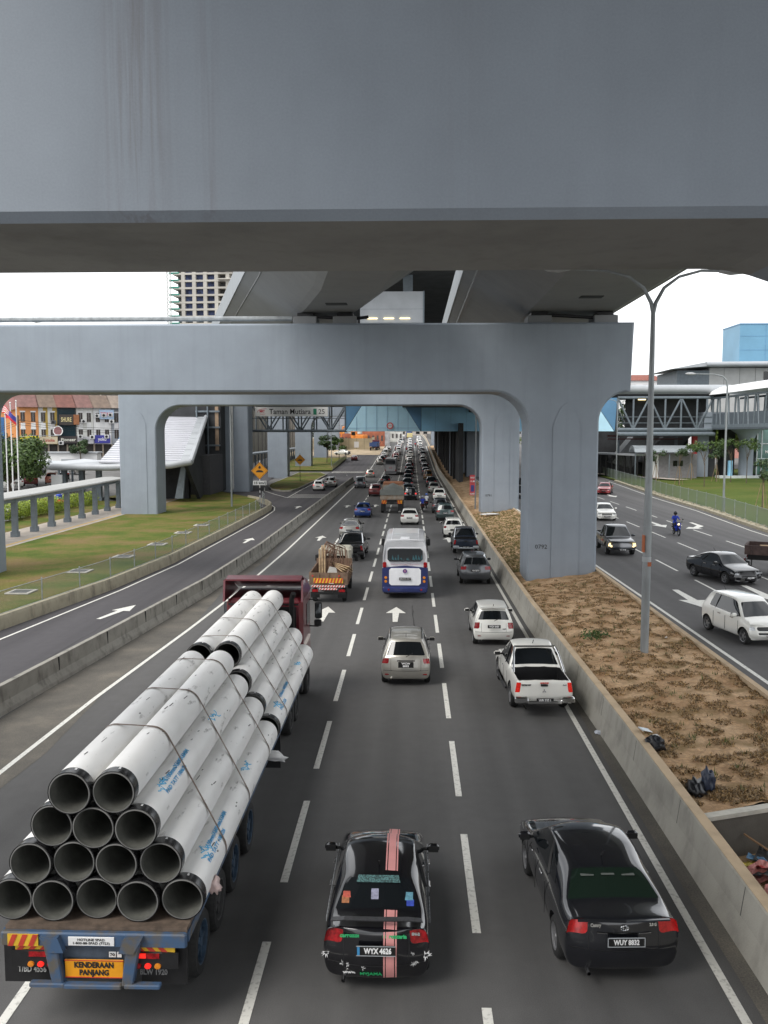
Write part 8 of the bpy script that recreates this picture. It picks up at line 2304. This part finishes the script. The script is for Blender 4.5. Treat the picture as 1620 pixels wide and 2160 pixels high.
lanes = [
    ('leftmost lane of the far jam', -7.75, 222, [('hatch', P_BEIGE), ('suv', P_BLACK), ('sedan', P_DGREY), ('sedan', P_WHITE), ('van', P_WHITE), ('mpv', P_WHITE), ('hatch', P_SILVER), ('sedan', P_WHITE)]),
    ('third lane of the far jam beyond the coach', -4.2, 204, [('suv', P_BLACK), ('mpv', P_WHITE), ('sedan', P_WHITE), ('mpv', P_SILVER), ('suv', P_RED), ('hatch', P_WHITE), ('sedan', P_SILVER), ('van', P_WHITE), ('suv', P_MAROON), ('sedan', P_BLUE), ('hatch', P_WHITE), ('mpv', P_SILVER), ('suv', P_DGREY), ('sedan', P_WHITE), ('van', P_SILVER), ('hatch', P_BLUE), ('sedan', P_WHITE), ('suv', P_GREY), ('sedan', P_WHITE), ('mpv', P_SILVER), ('sedan', P_BEIGE), ('sedan', P_WHITE)]),
    ('second lane of the far jam', -.6, 188, [('mpv', P_DGREY), ('suv', P_GREY), ('sedan', P_BLACK), ('mpv', P_SILVER), ('hatch', P_WHITE), ('suv', P_WHITE), ('sedan', P_WHITE), ('mpv', P_WHITE), ('sedan', P_SILVER), ('hatch', P_SILVER), ('suv', P_GREY), ('sedan', P_WHITE), ('mpv', P_DGREY), ('sedan', P_WHITE), ('sedan', P_SILVER), ('suv', P_BEIGE), ('sedan', P_WHITE), ('mpv', P_GREY), ('hatch', P_WHITE), ('sedan', P_SILVER)]),
    ('rightmost lane of the far jam', 3.1, 210, [('sedan', P_DGREY), ('mpv', P_GREY), ('suv', P_SILVER), ('hatch', P_WHITE), ('sedan', P_SILVER), ('mpv', P_GREY), ('sedan', P_WHITE), ('suv', P_DGREY), ('sedan', P_SILVER), ('hatch', P_WHITE), ('mpv', P_BLACK), ('sedan', P_WHITE), ('van', P_WHITE), ('sedan', P_SILVER), ('suv', P_WHITE), ('sedan', P_GREY), ('mpv', P_SILVER), ('sedan', P_WHITE), ('suv', P_WHITE), ('sedan', P_BLUE)])]
for nm, x, y, lst in lanes:
    for k, (kd, pt) in enumerate(lst):
        cx = x + rnd.uniform(-.35, .35)
        if y > 250 and x > -5 : cx += 0
        far_car(kd, pt, cx, y, '%s %s, %s car in the %s' % (PN[pt.name], WORD[kd], nth[k], nm), 'cars queuing in the far jam', rnd.uniform(-.02, .02))
        y += rnd.uniform(8.2, 11.5) if y < 300 else rnd.uniform(8, 13)
# far lorries in the jam
far_t = lorry('lorry', 'yellow box lorry far off in the second lane of the jam', 2.4, 6, 1.2, 1.6, mat('yellow_cab', (.6, .5, .2), .5), mat('yellow_box', (.58, .5, .25), .6), (-.8, 392, road_z(392)), .5, (1,), H=2.7)
far_t2 = lorry('lorry', 'blue covered lorry beyond the yellow one in the jam', 2.5, 7, 1.3, 1.5, P_BLUE, mat('blue_box', (.04, .08, .22), .6), (-1.2, 415, road_z(415)), .5, (1,), H=2.9)
q = MB().use(mat('blue_box', (.04, .08, .22))); q.bb(-1.2, 1.2, 0, 7, 2.8, 3.6); q.build('cover', far_t2)
x, y = G(797, 948); far_t3 = lorry('tipper_lorry', 'blue and maroon tipper lorry parked on the dirt beside the hoarding', 2.5, 6, 1.3, 1.3, mat('maroon_cab2', (.14, .03, .04), .5), mat('blue_box', (.04, .08, .22)), (-12.6, 292, road_z(292)), .55, (1, 2.2), H=3.4); far_t3.rotation_euler = (0, 0, -.1)
far_t4 = lorry('lorry', 'small yellow lorry parked by the gap in the hoarding', 2.2, 4, 1.2, 1.0, mat('yellow_cab', (.6, .5, .2)), mat('site_yellow', (.6, .38, .04), .6), (-9.9, 352, road_z(352)), .5, (1,), H=2.6)
# play thing behind the hedge and a traffic cone at the far verge
q = MB().use(mat('toy_red', (.6, .05, .04), .5)); q.smooth = True; q.bevbox((0, 0, .35), (2.6, 1.0, .5), .2); q.use(mat('toy_blue', (.04, .08, .45), .5)).bevbox((.9, 0, .9), (.5, .7, .7), .15); q.tube([(1.0, 0, 1.2), (1.2, 0, 1.9)], .12, 6)
o = q.build('spring_rider'); o.location = (-38.6, 93.5, 1.0); tag(o, 'red and blue play vehicle just behind the far hedge', 'play equipment')
